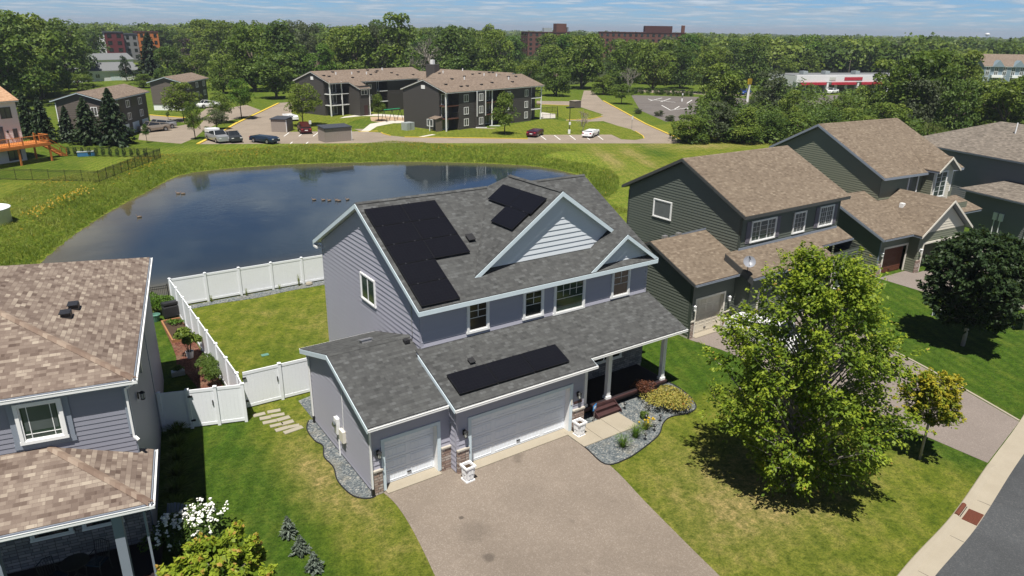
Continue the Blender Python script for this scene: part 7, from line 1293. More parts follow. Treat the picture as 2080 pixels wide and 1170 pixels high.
# --- belts of trees: (base px range, label, ...)
rng = random.Random(21); FK = ['far0', 'far1', 'far2', 'far3', 'far4', 'far5']; MATS = ['leaf_mid', 'leaf_deep', 'leaf_mid', 'leaf_light', 'leaf_deep', 'leaf_greyish', 'leaf_light', 'leaf_bright']
NAMED = [  # bx, by, top px y, width px, kind, mat, label
 (20, 215, 22, 150, 'far2', 'leaf_deep', 'huge dark tree at the left edge, above the white house'), (85, 195, 12, 130, 'far0', 'leaf_mid', 'huge tree left of the utility pole, its top against the sky'), (140, 178, 40, 95, 'far1', 'leaf_deep', 'big dark tree over the low white bungalow'), (0, 190, 5, 110, 'far5', 'leaf_mid', 'tall tree filling the top left corner'), (172, 165, 72, 62, 'far3', 'leaf_deep', 'dark tree left of the panelled block'), 
 (312, 163, 64, 62, 'con', 'needle', 'big ragged spruce in front of the orange-panelled block'), (345, 168, 92, 56, 'far3', 'leaf_deep', 'tree right of the ragged spruce'), (398, 165, 96, 66, 'far0', 'leaf_light', 'yellow-green round tree right of the spruce'), (405, 130, 72, 72, 'far3', 'leaf_purple', 'dark purple-leaved tree beside the orange-panelled block'), (258, 165, 112, 24, 'far4', 'needle', 'narrow evergreen by the white bungalow'), (292, 178, 150, 46, 'far2', 'leaf_mid', 'low tree behind the two dark houses'), (160, 185, 150, 60, 'far3', 'leaf_light', 'light green bushy tree below the white bungalow'), 
 (455, 190, 110, 62, 'far1', 'leaf_mid', 'tree right of the farther dark house'), (520, 185, 40, 95, 'far0', 'leaf_mid', 'tall tree behind the entrance drive'), (562, 200, 112, 92, 'far2', 'leaf_deep', 'dark tree at the end of the entrance drive'), (640, 150, 70, 62, 'willow', 'leaf_willow', 'pale weeping willow behind the left apartment wing'), (810, 170, 26, 92, 'far2', 'leaf_mid', 'tallest tree behind the apartments, rising into the sky'), (778, 170, 52, 60, 'far1', 'leaf_greyish', 'greyish tree left of the dead ones'), (760, 165, 60, 70, 'far0', 'leaf_mid', 'tree behind the roof of the left wing'), (700, 160, 52, 80, 'far5', 'leaf_mid', 'broad tree behind the left wing'),
 (1010, 175, 62, 70, 'far1', 'leaf_mid', 'tree behind the right end of the apartments'), (950, 165, 56, 70, 'far2', 'leaf_deep', 'tree right of the dead grey ones'), (1075, 185, 120, 52, 'far3', 'leaf_light', 'yellowish bush-like tree behind the apartment end'), (1130, 195, 112, 62, 'far0', 'leaf_mid', 'tree right of the apartment complex'), (1180, 180, 62, 88, 'far0', 'leaf_mid', 'big tree in front of the brick block'), (1118, 160, 88, 66, 'far5', 'leaf_mid', 'tree left of the brick block gap'), (1225, 192, 152, 50, 'far3', 'leaf_light', 'low tree over the bend of the drive'),
 (1265, 185, 84, 70, 'far1', 'leaf_mid', 'tree behind the grey lot, left one'), (1325, 182, 78, 78, 'far0', 'leaf_mid', 'tree behind the grey lot, middle one'), (1380, 180, 92, 62, 'far1', 'leaf_deep', 'tree behind the grey lot, right one'), (1462, 235, 128, 90, 'far2', 'leaf_mid', 'tall tree between the grey lot and the shop strip'), (1430, 190, 98, 60, 'far5', 'leaf_mid', 'tree beyond the right corner of the grey lot'), (1562, 235, 142, 72, 'far1', 'leaf_greyish', 'feathery tree left of the shop strip'), (1602, 255, 182, 52, 'far2', 'leaf_mid', 'tree just before the left end of the shop strip'), (1707, 258, 192, 44, 'far3', 'leaf_mid', 'tree in front of the shop awnings'), (1785, 250, 120, 88, 'far2', 'leaf_mid', 'tall tree hiding the right part of the shop strip'), (1850, 270, 95, 130, 'far5', 'leaf_mid', 'large tree right of the shop strip'), (1920, 275, 118, 96, 'far0', 'leaf_deep', 'large dark tree behind the olive house'), (2010, 275, 165, 110, 'far3', 'leaf_mid', 'tree below the blue-grey townhouse'), (2075, 285, 150, 110, 'far2', 'leaf_deep', 'dark tree at the right edge below the townhouse'), (1890, 308, 250, 56, 'willow', 'leaf_willow', 'yellow-green drooping tree right behind the olive roof'),
 (1400, 290, 232, 70, 'far3', 'leaf_mid', 'bushy tree at the end of the yellow kerb'), (1455, 288, 205, 66, 'far2', 'leaf_greyish', 'bushy tree right of the kerb end'), (1510, 290, 215, 70, 'far4', 'leaf_mid', 'bush-like tree in the middle of the hedge belt'), (1560, 288, 222, 66, 'far0', 'leaf_deep', 'bush-like tree behind the ridge of the green house'), (1620, 285, 228, 66, 'far3', 'leaf_mid', 'bush-like tree behind the olive roof, left'), (1680, 282, 225, 66, 'far2', 'leaf_deep', 'bush-like tree behind the olive roof, middle'), (1740, 282, 215, 70, 'far0', 'leaf_mid', 'bush-like tree behind the olive roof, right'), (1800, 285, 205, 76, 'far5', 'leaf_mid', 'tree over the right end of the olive roof'),
 (1640, 160, 100, 54, 'far4', 'leaf_light', 'bright yellow-green tree behind the shop strip'), (1595, 165, 112, 52, 'far2', 'leaf_mid', 'tree behind the left end of the shop strip'), (1500, 150, 82, 60, 'far0', 'leaf_greyish', 'silvery tree in the distance above the grey lot'), (1948, 225, 132, 66, 'far1', 'leaf_mid', 'tree left of the blue-grey townhouse'), (2092, 215, 168, 50, 'far5', 'leaf_mid', 'tree in front of the blue-grey townhouse')]
taken = []
for (bx, by, ty, wpx, kd, mt, lb) in NAMED:
    b = G(bx, by); h = HT(b, bx, ty); w = wpx*MPP(b); put_tree(kd, b[0], b[1], h, w*1.2, lb, mt, 'single trees beyond the pond', cb=.03, name='spruce_tree' if kd == 'con' else 'willow_tree' if kd == 'willow' else 'broadleaf_tree'); taken.append((b[0], b[1]))
for bx, by, ty, wpx, kd, lb in ((872, 168, 45, 78, 'dead', 'bare grey dead tree behind the chimney'), (905, 165, 62, 52, 'dead2', 'smaller bare grey tree right of the chimney'), (838, 160, 78, 44, 'dead2', 'bare grey tree left of the chimney'), (1275, 188, 118, 44, 'dead', 'bare brown tree beside the drive bend'), (1615, 150, 94, 40, 'dead2', 'bare pinkish tree far behind the shop strip')): b = G(bx, by); put_tree(kd, b[0], b[1], HT(b, bx, ty), wpx*MPP(b)*1.15, lb, None, 'bare trees', name='bare_tree', cb=.15)
FAR = 'leafy tree in the wooded belt %s'
zones = [  # px polygon box of bases, number, label tail
 ((440, 1090), (132, 172), 34, 'close behind the apartment complex'), ((420, 1180), (100, 132), 44, 'some way behind the apartment complex'), ((420, 1240), (84, 100), 26, 'far behind the apartment complex'), ((130, 460), (118, 138), 16, 'round the panelled block at upper left'), ((-20, 420), (88, 112), 22, 'far behind the big trees at upper left'),
 ((1235, 1560), (128, 178), 26, 'beyond the empty grey lot'), ((1400, 2080), (96, 128), 38, 'far beyond the shop strip'), ((1860, 2120), (200, 296), 16, 'behind the olive and grey houses'), ((1590, 1990), (130, 156), 20, 'right behind the shop strip'), ((-40, 110), (150, 205), 10, 'at the left edge behind the spruces'), ((1090, 1240), (122, 160), 10, 'between the apartments and the brick block')]
cnt = 0
for (x0, x1), (y0, y1), n, tail in zones:
    k = 0; tries = 0
    while k < n and tries < n*40:
        tries += 1; bx, by = rng.uniform(x0, x1), y0+(y1-y0)*rng.random()
        if 1268 < bx < 1425 and by > 174: continue
        if 1600 < bx < 1990 and 156 < by < 200: continue
        if by > 140 and 1040 < bx < 1110: continue
        if 40 < bx < 260 and 128 < by < 172 and x0 < 200 and tail.startswith('at') is False and by > 132: continue
        b = G(bx, by); d = float(np.hypot(b[0]-CAM[0], b[1]-CAM[1]))
        if any((b[0]-t[0])**2+(b[1]-t[1])**2 < (3.2 if d < 260 else 5.5)**2 for t in taken): continue
        if 200 < bx < 395 and d < 400: continue
        if 1070 < bx < 1380 and 405 < d < 455: continue
        taken.append((b[0], b[1])); h = rng.uniform(10.5, 16.5) if d > 170 else rng.uniform(9, 14); h *= (1.15 if bx < 1000 else 1.0)
        if bx < 400 and d > 330: h = min(h, 15.0)
        if bx > 1955 and by > 140: h = max(3.0, min(h, HT(b, bx, 160)))
        put_tree(rng.choice(FK), b[0], b[1], h, h*rng.uniform(.72, 1.05), FAR % tail, rng.choice(MATS), 'wooded belt '+tail, cb=.02); k += 1; cnt += 1
# hedge of low shrubs by the grey lot
for i, bx in enumerate((1289, 1302, 1318, 1334, 1344, 1356, 1368, 1378, 1390, 1402)): b = G(bx, 190.5+i*.55); put_tree('far%d' % (i % 4), b[0], b[1], 1.9, 2.4, 'low dark shrub in the row edging the grey lot', 'leaf_deep', 'shrubs edging the grey lot', cb=.02, name='shrub', cat='shrub')
for bx, by, lb in ((1338, 236, 'small bush on the verge of the grey lot, nearer the drive'), (1295, 231, 'dry bush on the verge of the grey lot, nearer the round tree'), (1360, 246, 'bush at the near corner of the grey lot')): b = G(bx, by); put_tree('far0', b[0], b[1], 1.3, 2.2, lb, 'leaf_greyish', 'bushes on the verge', cb=.02, name='shrub', cat='shrub')
for i, bx in enumerate(np.linspace(140, 296, 12)): b = G(bx, 316.5+i*.3); put_tree('mid1', b[0], b[1], 1.15, .55, 'small young conifer in the row along the back fence of the white house lawn', 'needle', 'young conifers along the fence', cb=.02, name='young_conifer', cat='conifer')
# --- the far woods: one mass up to the horizon
def undergrowth():
    r = np.random.default_rng(33); Ps, Os, S, T = [], [], [], []
    for (x0, x1), (y0, y1), n in (((420, 1090), (96, 168), 330), ((1090, 1255), (100, 165), 70), ((1255, 1560), (96, 172), 170), ((1430, 1660), (200, 262), 46), ((1560, 2130), (96, 150), 190), ((1660, 2130), (205, 292), 130), ((1395, 1860), (272, 291), 60), ((-60, 440), (88, 126), 130), ((-60, 70), (150, 205), 22)):
        for i in range(n):
            bx, by = r.uniform(x0, x1), r.uniform(y0, y1)
            if 1165 < bx < 1245 and by > 150: continue
            b = G(bx, by); d = np.hypot(b[0]-CAM[0], b[1]-CAM[1])
            if 205 < bx < 390 and d < 405: continue
            if 1980 < bx and 128 < by < 170: continue
            h = r.uniform(2.2, 4.6)*(1 if d < 190 else 1.35); w = r.uniform(4, 7)*(1 if d < 190 else 1.5); m = int(np.clip(400-d*.6, 120, 380)); v = unit(r.normal(0, 1, (m, 3))); v[:, 2] = np.abs(v[:, 2])*.95; lump = 1+.25*np.sin(v[:, 0]*5+i)*np.sin(v[:, 1]*6+i*.7)
            Ps.append(np.array([b[0], b[1], h*.12])+v*np.array([w*.5, w*.5, h*.85])*lump[:, None]*(1-np.abs(r.normal(0, .12, m)))[:, None]); Os.append(v); S.append(np.full(m, w*.05)*(240/m)**.5); T.append(np.clip(r.normal(.40, .16)+r.normal(0, .12, m), 0, 1))
    P, O, S, T = map(np.concatenate, (Ps, Os, S, T)); U, V = leaf_axes(r, len(P), O, 1.0, .6, .7); U *= S[:, None]; V *= S[:, None]
    o = D.objects.new('undergrowth', quads_mesh('undergrowth', P, U, V, T, ['leaf_deep'])); col.objects.link(o); tag(o, 'dense bushes and saplings under the trees of the wooded belts', 'undergrowth', None, 'stuff')
undergrowth()
def far_woods():
    r = np.random.default_rng(3); Ps, Os, S, T = [], [], [], []; n = 3600; k = 0
    ang0, ang1 = math.atan2(*(_ray(-60, 585)[[0, 1]])), math.atan2(*(_ray(2140, 585)[[0, 1]]))
    for i in range(n):
        t = r.random(); d = 330+ (3800-330)*t**2.2; a = ang0+(ang1-ang0)*r.random(); x, y = CAM[0]+d*math.sin(a), CAM[1]+d*math.cos(a)
        u = (a-ang0)/(ang1-ang0); 
        if d < 560 and .49 < u < .68: continue
        if d < 480 and .08 < u < .22: continue
        if u < .5 and d < 420: continue
        if u > .86 and d < 385: continue
        h = r.uniform(7, 17)*(1.1 if u < .45 else .97)*(1.12 if r.random() < .12 else 1); w = r.uniform(9, 15)*(1+d/2500); m = int(np.clip(300-d/7, 50, 260)); v = unit(r.normal(0, 1, (m, 3))); v[:, 2] = np.abs(v[:, 2])*.9-.05
        lump = 1+.22*np.sin(v[:, 0]*5+i)*np.sin(v[:, 1]*6+i*.7); Ps.append(np.array([x, y, h*.45])+v*np.array([w*.5, w*.5, h*.55])*lump[:, None]*(1-np.abs(r.normal(0, .1, m)))[:, None]); Os.append(v); S.append(np.full(m, w*.062)*np.clip(260/m, 1, 2.6)**.5); T.append(np.clip(r.normal(.42, .27)+r.normal(0, .12, m), 0, 1))
    P, O, S, T = map(np.concatenate, (Ps, Os, S, T)); U, V = leaf_axes(r, len(P), O, 1.0, .6, .75); U *= S[:, None]; V *= S[:, None]
    o = D.objects.new('far_woods', quads_mesh('far_woods', P, U, V, T, ['leaf_mid'])); col.objects.link(o); tag(o, 'distant woodland reaching to the horizon', 'woods', None, 'stuff')
far_woods()
m = MB(); ff = [(-100, 125), (420, 128), (460, 170), (600, 168), (1060, 172), (1165, 172), (1250, 160), (1400, 172), (1560, 165), (2200, 160)]; L = [G(a, b)[:2] for a, b in ff]; far = [CAM[:2]+unit(p-CAM[:2])*9000 for p in L]
for i in range(len(L)-1): m.face([(*L[i], .03), (*L[i+1], .03), (*far[i+1], .03), (*far[i], .03)][::1])
tag(m.build('woodland_floor', 'forest_floor'), kind='structure')
# ------------------------------------------------------------------ near trees and garden plants
def near_tree(name, label, loc, h, cb, halfw, mat, seed, nsh, lps, leaf, shape='egg', bark='bark', r0=.14, yellow=0, levels=True, open_=.0, cat='tree', tipc=True, forks=1):
    """real limbs; each shoot carries leaves along it, youngest at the tip"""
    r = np.random.default_rng(seed); T = thing(name, label, cat, loc); tr = MB(); ends = []
    if forks == 1: tr.tube([(0, 0, -.1), (.02, .0, h*cb), (.05, -.03, h*.55), (.02, 0, h*.86)], [r0, r0*.85, r0*.5, r0*.1], 9)
    else:
        for k in range(forks): a = k*2*math.pi/forks; tr.tube([(0, 0, -.1), (.03*math.cos(a), .03*math.sin(a), h*cb), (halfw*.3*math.cos(a), halfw*.3*math.sin(a), h*.5), (halfw*.45*math.cos(a), halfw*.45*math.sin(a), h*.85)], [r0, r0*.8, r0*.4, r0*.08], 7)
    def width(t):
        if shape == 'egg': return halfw*min(1, ((t+.02)/.28)**.55)*max(0.02, 1-max(0, (t-.28)/.76))**.72
        if shape == 'oval': return halfw*max(.12, 1-(abs(t-.40)/(.46 if t < .40 else .62))**2.1)**.62
        if shape == 'round': return halfw*math.sqrt(max(.02, 1-((t-.5)/.54)**2))
    P, U, V, Tt = [], [], [], []
    for i in range(nsh):
        t = r.random()**.9; z0_ = 0; z = h*(cb+(1-cb)*t*.98); w = width(t); a = r.uniform(0, 2*math.pi); lobe = 1+.20*math.sin(3*a+seed+4*t)+.14*math.sin(7*a+9*t)
        if nsh > 1500 and math.sin(5*a+13*t+seed)*math.sin(3*a-9*t+1) > (.42 if math.sin(a+1.2) < .1 else .12): continue
        q = w*math.sqrt(r.uniform(.18, 1))*lobe*.95
        base = np.array([q*.80*math.cos(a), q*.80*math.sin(a), z-.25]); d = unit(np.array([math.cos(a)*.85, math.sin(a)*.85, .55])+r.normal(0, .3, 3)); L = r.uniform(.35, .9)*h/8.5
        if i % 5 == 0: z0 = max(h*cb*.9, z-.9*q-.4); tr.tube([(0, 0, z0), (base[0]*.5, base[1]*.5, (z0+base[2])/2+.05), base, base+d*L*.7], [r0*.28*(1-t*.6), r0*.18, r0*.09, r0*.03], 5, cap=False)
        n = int(lps*r.uniform(.6, 1.4)*(1-open_*(t > .6)*(math.sin(a*1.0+1.2) > .1))); s = np.sort(r.random(n)); tip = s**1.5; p = base+d*(L*s)[:, None]+r.normal(0, .16*h/8.5, (n, 3))*(1.15-s)[:, None]
        o = unit(p-base+d*.2); hang = np.array([0, 0, -.45]); v = unit(o*.8+hang+r.normal(0, .4, (n, 3))); nn = unit(np.array([0, 0, 1.])+r.normal(0, .55, (n, 3))+o*.3); u = unit(np.cross(v, nn)); sz = leaf*r.uniform(.6, 1.2, n)[:, None]*(1.1-.35*s)[:, None]
        P.append(p); U.append(u*sz*.55); V.append(v*sz); sh = r.normal(0, .09); base_t = .22+.50*tip+sh+yellow*t+r.normal(0, .07, n)
        if tipc: base_t = np.where((s > .93) & (r.random(n) < .08+yellow*.4), .96+.04*r.random(n), np.clip(base_t, 0, .92))
        Tt.append(np.clip(base_t, 0, 1))
    P, U, V, Tt = map(np.concatenate, (P, U, V, Tt)); tr.build('trunk', bark, T, True); o = D.objects.new('crown', quads_mesh('crown', P, U, V, Tt, [mat])); col.objects.link(o); o.parent = T; return T
b = G(1612, 985); top = HT(b, 1660, 502); near_tree('maple_tree', 'large bright green maple standing on the front lawn between the two driveways', (b[0], b[1], 0), top, .07, 3.6, 'leaf_maple', 11, 2000, 40, .088, 'oval', 'bark_pale', .17, .04, open_=.85)
b = G(1868, 932); top = HT(b, 1903, 752); near_tree('young_maple_tree', 'young maple with yellow and orange crown beside the kerb driveway', (b[0], b[1], 0), top, .50, 1.25, 'leaf_yellow', 12, 300, 30, .085, 'round', 'bark_pale', .055, .38)
b = G(1955, 702); top = HT(b, 1975, 468); near_tree('dark_maple_tree', 'round very dark green maple on the lawn in front of the olive house', (b[0], b[1], 0), top, .24, 2.95, 'leaf_dark', 13, 1100, 32, .13, 'round', 'bark_pale', .12, 0, tipc=False)
b = G(2074, 672); near_tree('young_maple_tree', 'thin young tree cut by the right edge of the photo', (b[0]+.2, b[1], 0), 4.6, .4, 1.2, 'leaf_deep', 14, 160, 26, .12, 'round', 'bark_pale', .06, 0, tipc=False)
g = G(432, 1100, 3.3); near_tree('young_maple_tree', 'bright yellow-green maple top cut by the bottom edge, below the white flowers', (g[0], g[1]-.15, 0), 3.45, .3, 1.75, 'leaf_maple', 15, 520, 32, .095, 'round', 'bark_pale', .06, .14)
def shrub(name, label, loc, w, h, mat, seed, n, leaf, asp=.5, cat='shrub', up=.6, flowers=None, group=None, flat=1.0, blobs=9):
    r = np.random.default_rng(seed); T = thing(name, label, cat, loc, 0, group); C_ = [(r.normal(0, w*.24), r.normal(0, w*.24), h*r.uniform(.35, .72), w*r.uniform(.2, .32)) for _ in range(blobs)]; P, O = [], []
    for x, y, z, q in C_: k = n//blobs; d = unit(r.normal(0, 1, (k, 3))); d[:, 2] = np.abs(d[:, 2])*.9-.15; P.append(np.array([x, y, z])+d*q*np.array([1, 1, min(1.2, h/w*1.3)])*(1-np.abs(r.normal(0, .2, k)))[:, None]); O.append(d)
    P, O = np.concatenate(P), np.concatenate(O); P[:, 2] = np.maximum(P[:, 2], .02); U, V = leaf_axes(r, len(P), O, leaf, up, asp); t = np.clip(r.normal(.45, .2, len(P)), 0, .92); o = D.objects.new('foliage', quads_mesh('foliage', P, U, V, t, [mat])); col.objects.link(o); o.parent = T
    m = MB()
    for k in range(8): a = r.uniform(0, 6.28); q = w*.3*r.random(); m.tube([(.04*math.cos(a), .04*math.sin(a), -.02), (q*math.cos(a), q*math.sin(a), h*.6)], [.018, .006], 5)
    m.build('stem', 'bark', T)
    if flowers:
        k, fs, fm = flowers; fl = MB(); 
        for i in range(k):
            j = r.integers(0, len(C_)); x, y, z, q = C_[j]; d = unit(r.normal(0, 1, 3)); d[2] = abs(d[2])*1.1+.15; d = unit(d); c = np.array([x, y, z])+d*q*1.08*np.array([1, 1, min(1.2, h/w*1.3)])
            for e in range(5): f = c+r.normal(0, fs*.55, 3); s = fs*r.uniform(.4, .7); fl.lathe([(s*.3, -s*.5), (s, -.1*s), (s*.85, s*.45), (s*.2, s*.75)], f, 6)
        fl.build('blossom', fm, T)
    return T
shrub('hydrangea_shrub', 'shrub covered in round white flower clusters beside the left porch', (-9.6, 1.3, 0), 2.1, 1.3, 'leaf_deep', 31, 3000, .075, flowers=(120, .066, 'flower_white'), blobs=24)
shrub('shrub', 'reddish-brown shrub at the foot of the left porch post', (-11.35, -.25, 0), .8, .75, 'leaf_rust', 32, 900, .05, .4)
for i, (x, y, h) in enumerate(((-6.67, -.05, 1.15), (-6.6, -1.1, 1.0), (-6.5, -2.15, 1.05))):
    T = thing('dwarf_spruce', ['small blue-grey dwarf spruce on the side lawn, farthest of the three', 'small blue-grey dwarf spruce on the side lawn, middle of the three', 'small blue-grey dwarf spruce on the side lawn, nearest of the three'][i], 'conifer', (x, y, 0), i*1.3, 'dwarf spruces on the side lawn'); me = conifer_mesh('foliage', 80+i, 2300, 'needle_blue', .10); me.materials.pop(index=1) if False else None; o = D.objects.new('foliage', me); col.objects.link(o); o.parent = T; o.scale = (.66, .66, h*.66); o.location = (0, 0, .08); m = MB(); m.tube([(0, 0, -.02), (0, 0, h*.5)], [.03, .012], 6); m.build('trunk', 'bark', T)
shrub('golden_shrub', 'golden-yellow spirea shrub in the gravel bed by the porch', (10.85, -.55, .02), 2.1, .78, 'leaf_gold', 34, 5200, .05, .5, blobs=16)
shrub('shrub', 'reddish-brown twiggy shrub at the corner of the porch deck', (10.6, .45, .02), 1.0, .95, 'leaf_rust', 35, 1500, .05, .35)
shrub('shrub', 'small dark green plant between the walk and the golden shrub', (9.2, -.95, .02), .45, .38, 'leaf_deep', 36, 420, .05)
def grassy(name, label, loc, w, h, mat, seed, n, cat='plant', group=None, flowers=0, wd=.012):
    r = np.random.default_rng(seed); T = thing(name, label, cat, loc, 0, group); m = MB(); Ps, Us, Vs, Ts = [], [], [], []
    for i in range(n):
        a = r.uniform(0, 6.28); L = h*r.uniform(.7, 1.2); o = np.array([math.cos(a), math.sin(a), 0]); b0 = o*w*.1*r.random(); t0 = r.normal(.5, .2); prev = b0; lean = r.uniform(.15, 1.0)*w*.5; sd = np.array([-o[1], o[0], 0])*wd
        for k in range(3): q = (k+1)/3; c = b0+o*lean*q**1.6+np.array([0, 0, L*(q-.42*q*q*lean/(w*.5))]); Ps.append((prev+c)/2); Us.append(sd*(1.1-.3*k)); Vs.append((c-prev)*.56); Ts.append(t0+.1*k); prev = c
    P, U, V = map(np.array, (Ps, Us, Vs)); o = D.objects.new('foliage', quads_mesh('foliage', P, U, V, np.clip(Ts, 0, .92), [mat])); col.objects.link(o); o.parent = T
    if flowers:
        for i in range(flowers): a = r.uniform(0, 6.28); q = w*.4*r.random()**.5; x, y, z = q*math.cos(a), q*math.sin(a), h*r.uniform(.75, 1.05); m.tube([(x*.3, y*.3, .05), (x, y, z)], .006, 4); m.lathe([(.01, -.03), (.05, .02), (.045, .045), (.01, .03)], (x, y, z), 7)
        m.build('blossom', 'flower_yellow', T)
grassy('daylily_plant', 'green daylily clump nearest the driveway', (6.75, -2.2, .02), 1.0, .62, 'leaf_bright', 41, 150, group='daylilies in the gravel bed'); grassy('daylily_plant', 'green daylily clump in the middle of the three', (7.7, -1.95, .02), 1.0, .66, 'leaf_bright', 42, 150, group='daylilies in the gravel bed'); grassy('daylily_plant', 'daylily clump with yellow flowers at its top', (8.55, -1.7, .02), .95, .5, 'leaf_mid', 43, 140, group='daylilies in the gravel bed', flowers=9)
shrub('shrub', 'trimmed dense green shrub by the pond end of the white fence', (-6.75, 24.0, 0), 1.6, 1.3, 'leaf_bright', 44, 3800, .06, blobs=14)
shrub('shrub', 'loose leafy shrub growing in a white bucket on the mulch', (-6.5, 16.6, .3), 1.25, 1.7, 'leaf_mid', 45, 1500, .09, .55, blobs=10)
for i, y in enumerate((14.4, 13.5, 12.6)): shrub('arborvitae_shrub', ['upright evergreen shrub against the side fence, farthest of the three', 'upright evergreen shrub against the side fence, middle of the three', 'upright evergreen shrub against the side fence, nearest of the three'][i], (-6.15, y, 0), .9, 1.25, 'leaf_deep', 46+i, 2000, .05, .35, group='evergreen shrubs along the side fence', blobs=12)
shrub('herb_plant', 'leafy herbs in the grey box planter', (-7.42, 14.75, .24), .5, .32, 'leaf_bright', 50, 420, .05, cat='plant'); shrub('hosta_plant', 'pale variegated hosta bed behind the left house', (-7.6, 23.9, 0), 1.1, .38, 'leaf_willow', 51, 600, .09, cat='plant'); shrub('vegetable_plant', 'low green seedlings at the far end of the raised bed', (-6.35, 21.6, .12), .8, .28, 'leaf_bright', 52, 400, .06, cat='plant')
th = -.187
for i in range(7):
    f = i/6; lx, ly = .62, 1.9+f*6.6; x, y = -10.737+lx*math.cos(th)-ly*math.sin(th), .71+lx*math.sin(th)+ly*math.cos(th)
    grassy('hosta_plant', 'dark leafy perennial in the shaded row along the left house wall', (x, y, 0), 1.25, .55, 'leaf_deep', 60+i, 190, group='shaded perennials along the left house', wd=.03)
for i, (x, y, h) in enumerate(((-3.7, 24.35, .5), (-1.55, 24.3, .6), (1.9, 24.35, .95), (.6, 24.4, .4))): grassy('weed_plant', ['weed tuft at the first post of the back fence', 'weed tuft at the second post of the back fence', 'tall weed beside the pale rock at the back fence', 'short weed before the rock at the back fence'][i], (x, y, .02), .4, h, 'bank_blades', 70+i, 40)
# tall bank grass and wildflowers: one uncountable cover
def bank_cover():
    r = np.random.default_rng(8); n = 120000; q = r.uniform([-34, 28], [60, 84], (n*3, 2)); d = shore_dist(q); keep = (d > .25) & (d < 9.5+2*np.sin(q[:, 0]*.4)) & ~((q[:, 1] < 27.5)) & ~((q[:, 0] > 36) & (q[:, 1] < 60) & (d > 3.5)) ; q, d = q[keep][:n], d[keep][:n]; k = len(q); z = hgt_at(q, d)
    cl = np.sin(q[:, 0]*1.3)*np.sin(q[:, 1]*1.1+q[:, 0]*.4); h = r.uniform(.14, .38, k)*(1+.45*cl)*np.clip(1.3-d/14, .5, 1.3); lean = r.normal(0, .16, (k, 2)); V = np.stack([lean[:, 0], lean[:, 1], h*.55], 1); a = r.uniform(0, 6.28, k); wd = r.uniform(.013, .034, k); U = np.stack([np.cos(a)*wd, np.sin(a)*wd, np.zeros(k)], 1); P = np.stack([q[:, 0], q[:, 1], z+h*.45], 1)
    t = np.clip(.22+.14*cl+.10*np.sin(q[:, 0]*.35+q[:, 1]*.22)+.055*np.minimum(d, 7)+r.normal(0, .13, k), 0, .92); fl = (r.random(k) < .012+.10*((q[:, 1] > 70) & (d > 3.5) & (np.sin(q[:, 0]*.5+1) > -.3))) & (d > 2.2); t[fl] = .98; U[fl] *= 2.6; V[fl] *= .35; P[fl, 2] += h[fl]*.35
    o = D.objects.new('bank_grass', quads_mesh('bank_grass', P, U, V, t, ['bank_blades'])); col.objects.link(o); tag(o, 'tall grass with yellow wildflowers on the pond bank', 'grass', None, 'stuff')
bank_cover()
def flower_strip():
    r = np.random.default_rng(18); a, b = G(60, 442), G(172, 390); n = 260; t = r.random(n); p = a[:2]+(b-a)[:2]*t[:, None]+r.normal(0, .5, (n, 2)); k = n; h = r.uniform(.2, .5, k); an = r.uniform(0, 6.28, k); w = .075; P = np.stack([p[:, 0], p[:, 1], h], 1); U = np.stack([np.cos(an)*w, np.sin(an)*w, 0*an], 1); V = np.stack([-np.sin(an)*w, np.cos(an)*w, .08+0*an], 1)
    o = D.objects.new('wildflowers', quads_mesh('wildflowers', P, U, V, np.clip(r.normal(.98, .02, k)-.5*(r.random(k) < .2), 0, 1), ['bank_blades'])); col.objects.link(o); tag(o, 'drift of orange-yellow wildflowers on the left bank', 'flowers', None, 'stuff')
flower_strip()
# ------------------------------------------------------------------ light, sky
sun_d = np.array([.26, .30, -1.0]); el = math.atan2(1, math.hypot(.26, .30)); az = math.atan2(-.26, -.30)
sl_ = D.lights.new('sun', 'SUN'); so = D.objects.new('sun', sl_); col.objects.link(so); sl_.energy = 5.0; sl_.angle = math.radians(.5); sl_.color = (1, .955, .88)
so.rotation_euler = Vector(sun_d).to_track_quat('-Z', 'Y').to_euler()
wd = D.worlds.new('World'); sc.world = wd; wd.use_nodes = True; nt = wd.node_tree; nt.nodes.clear()
out = nt.nodes.new('ShaderNodeOutputWorld'); bg = nt.nodes.new('ShaderNodeBackground'); sky = nt.nodes.new('ShaderNodeTexSky'); sky.sky_type = 'NISHITA'; sky.sun_disc = False
sky.sun_elevation = el; sky.sun_rotation = az % (2*math.pi); sky.air_density = 1.0; sky.dust_density = .1; sky.ozone_density = 3.0; sky.altitude = 200
tc = nt.nodes.new('ShaderNodeTexCoord'); sx = nt.nodes.new('ShaderNodeSeparateXYZ'); nt.links.new(tc.outputs['Generated'], sx.inputs[0])
def wm(op, a, b=0.0):
    x = nt.nodes.new('ShaderNodeMath'); x.operation = op
    for i, q in ((0, a), (1, b)):
        if hasattr(q, 'links'): nt.links.new(q, x.inputs[i])
        else: x.inputs[i].default_value = q
    return x.outputs[0]
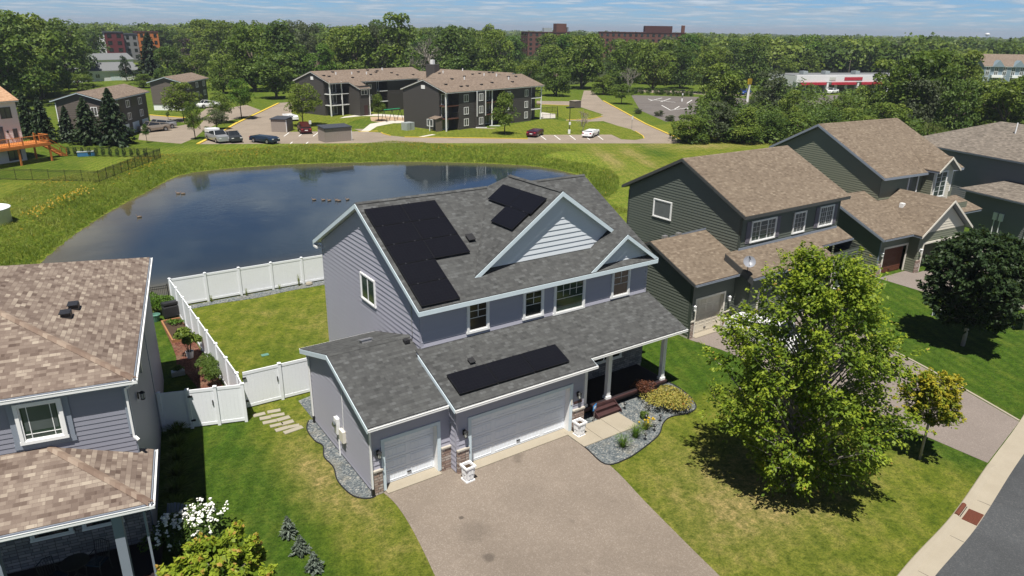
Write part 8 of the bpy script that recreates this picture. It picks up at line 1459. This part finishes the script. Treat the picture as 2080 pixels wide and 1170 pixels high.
# cloud layer: direction projected on a plane at cloud height
zc = wm('MAXIMUM', sx.outputs[2], .004); zz = wm('ADD', zc, .035); cx_ = wm('DIVIDE', sx.outputs[0], zz); cy_ = wm('DIVIDE', sx.outputs[1], zz)
cb = nt.nodes.new('ShaderNodeCombineXYZ'); nt.links.new(cx_, cb.inputs[0]); nt.links.new(cy_, cb.inputs[1])
def wnoise(scale, detail, rough):
    x = nt.nodes.new('ShaderNodeTexNoise'); nt.links.new(cb.outputs[0], x.inputs['Vector']); x.inputs['Scale'].default_value = scale; x.inputs['Detail'].default_value = detail; x.inputs['Roughness'].default_value = rough; return x.outputs['Fac']
n1 = wnoise(1.1, 7, .60); n2 = wnoise(.16, 3, .5)
den = wm('ADD', n1, wm('MULTIPLY', wm('SUBTRACT', n2, .5), .35))
rp = nt.nodes.new('ShaderNodeValToRGB'); nt.links.new(den, rp.inputs[0]); e = rp.color_ramp.elements; e[0].position = .42; e[0].color = (0, 0, 0, 1); e[1].position = .58; e[1].color = (1, 1, 1, 1)
ccol = nt.nodes.new('ShaderNodeValToRGB'); nt.links.new(n1, ccol.inputs[0]); e = ccol.color_ramp.elements; e[0].position = .5; e[0].color = (5.4, 6.6, 7.8, 1); e[1].position = .75; e[1].color = (10.5, 11.2, 12, 1)
mx = nt.nodes.new('ShaderNodeMix'); mx.data_type = 'RGBA'; nt.links.new(wm('MULTIPLY', wm('MULTIPLY', rp.outputs[0], .8), wm('MINIMUM', 1.0, wm('MAXIMUM', .06, wm('SUBTRACT', 1.6, wm('MULTIPLY', sx.outputs[2], 2.6))))), mx.inputs[0]); tm = nt.nodes.new('ShaderNodeMix'); tm.data_type = 'RGBA'; tm.blend_type = 'MULTIPLY'; tm.inputs[0].default_value = 1; nt.links.new(sky.outputs[0], tm.inputs[6]); gr = nt.nodes.new('ShaderNodeValToRGB'); nt.links.new(sx.outputs[2], gr.inputs[0]); ge = gr.color_ramp.elements; ge[0].position = 0; ge[0].color = (.52, .92, 1.58, 1); ge[1].position = .5; ge[1].color = (.19, .26, .40, 1); gm = ge.new(.12); gm.color = (.37, .64, 1.12, 1); nt.links.new(gr.outputs[0], tm.inputs[7]); nt.links.new(tm.outputs[2], mx.inputs[6]); nt.links.new(ccol.outputs[0], mx.inputs[7])
nt.links.new(mx.outputs[2], bg.inputs[0]); bg.inputs[1].default_value = .05; nt.links.new(bg.outputs[0], out.inputs[0])
vs = sc.view_settings; vs.view_transform = 'Standard'; vs.look = 'None'; vs.exposure = .62; vs.gamma = 1; vs.use_curve_mapping = False
sc.cycles.max_bounces = 6; sc.cycles.transparent_max_bounces = 4; sc.cycles.diffuse_bounces = 3; sc.cycles.glossy_bounces = 3; sc.cycles.transmission_bounces = 3
sc.cycles.use_adaptive_sampling = True; sc.cycles.caustics_reflective = False; sc.cycles.caustics_refractive = False

hz = MB(); hz.box(-6400, -2300, -4.0, 9300, 9300, 60); hzo = hz.build('haze', 'trim_white'); hzm, hnt = new_mat('haze_air'); ho = hnt.nodes.new('ShaderNodeOutputMaterial'); hv = hnt.nodes.new('ShaderNodeVolumePrincipled'); hv.inputs['Color'].default_value = (.78, .87, 1.0, 1); hv.inputs['Density'].default_value = .0002; hv.inputs['Anisotropy'].default_value = .3
hnt.links.new(hv.outputs[0], ho.inputs['Volume']); hzo.data.materials.clear(); hzo.data.materials.append(hzm); tag(hzo, 'thin summer haze', 'haze', None, 'stuff')
sc.cycles.volume_bounces = 0
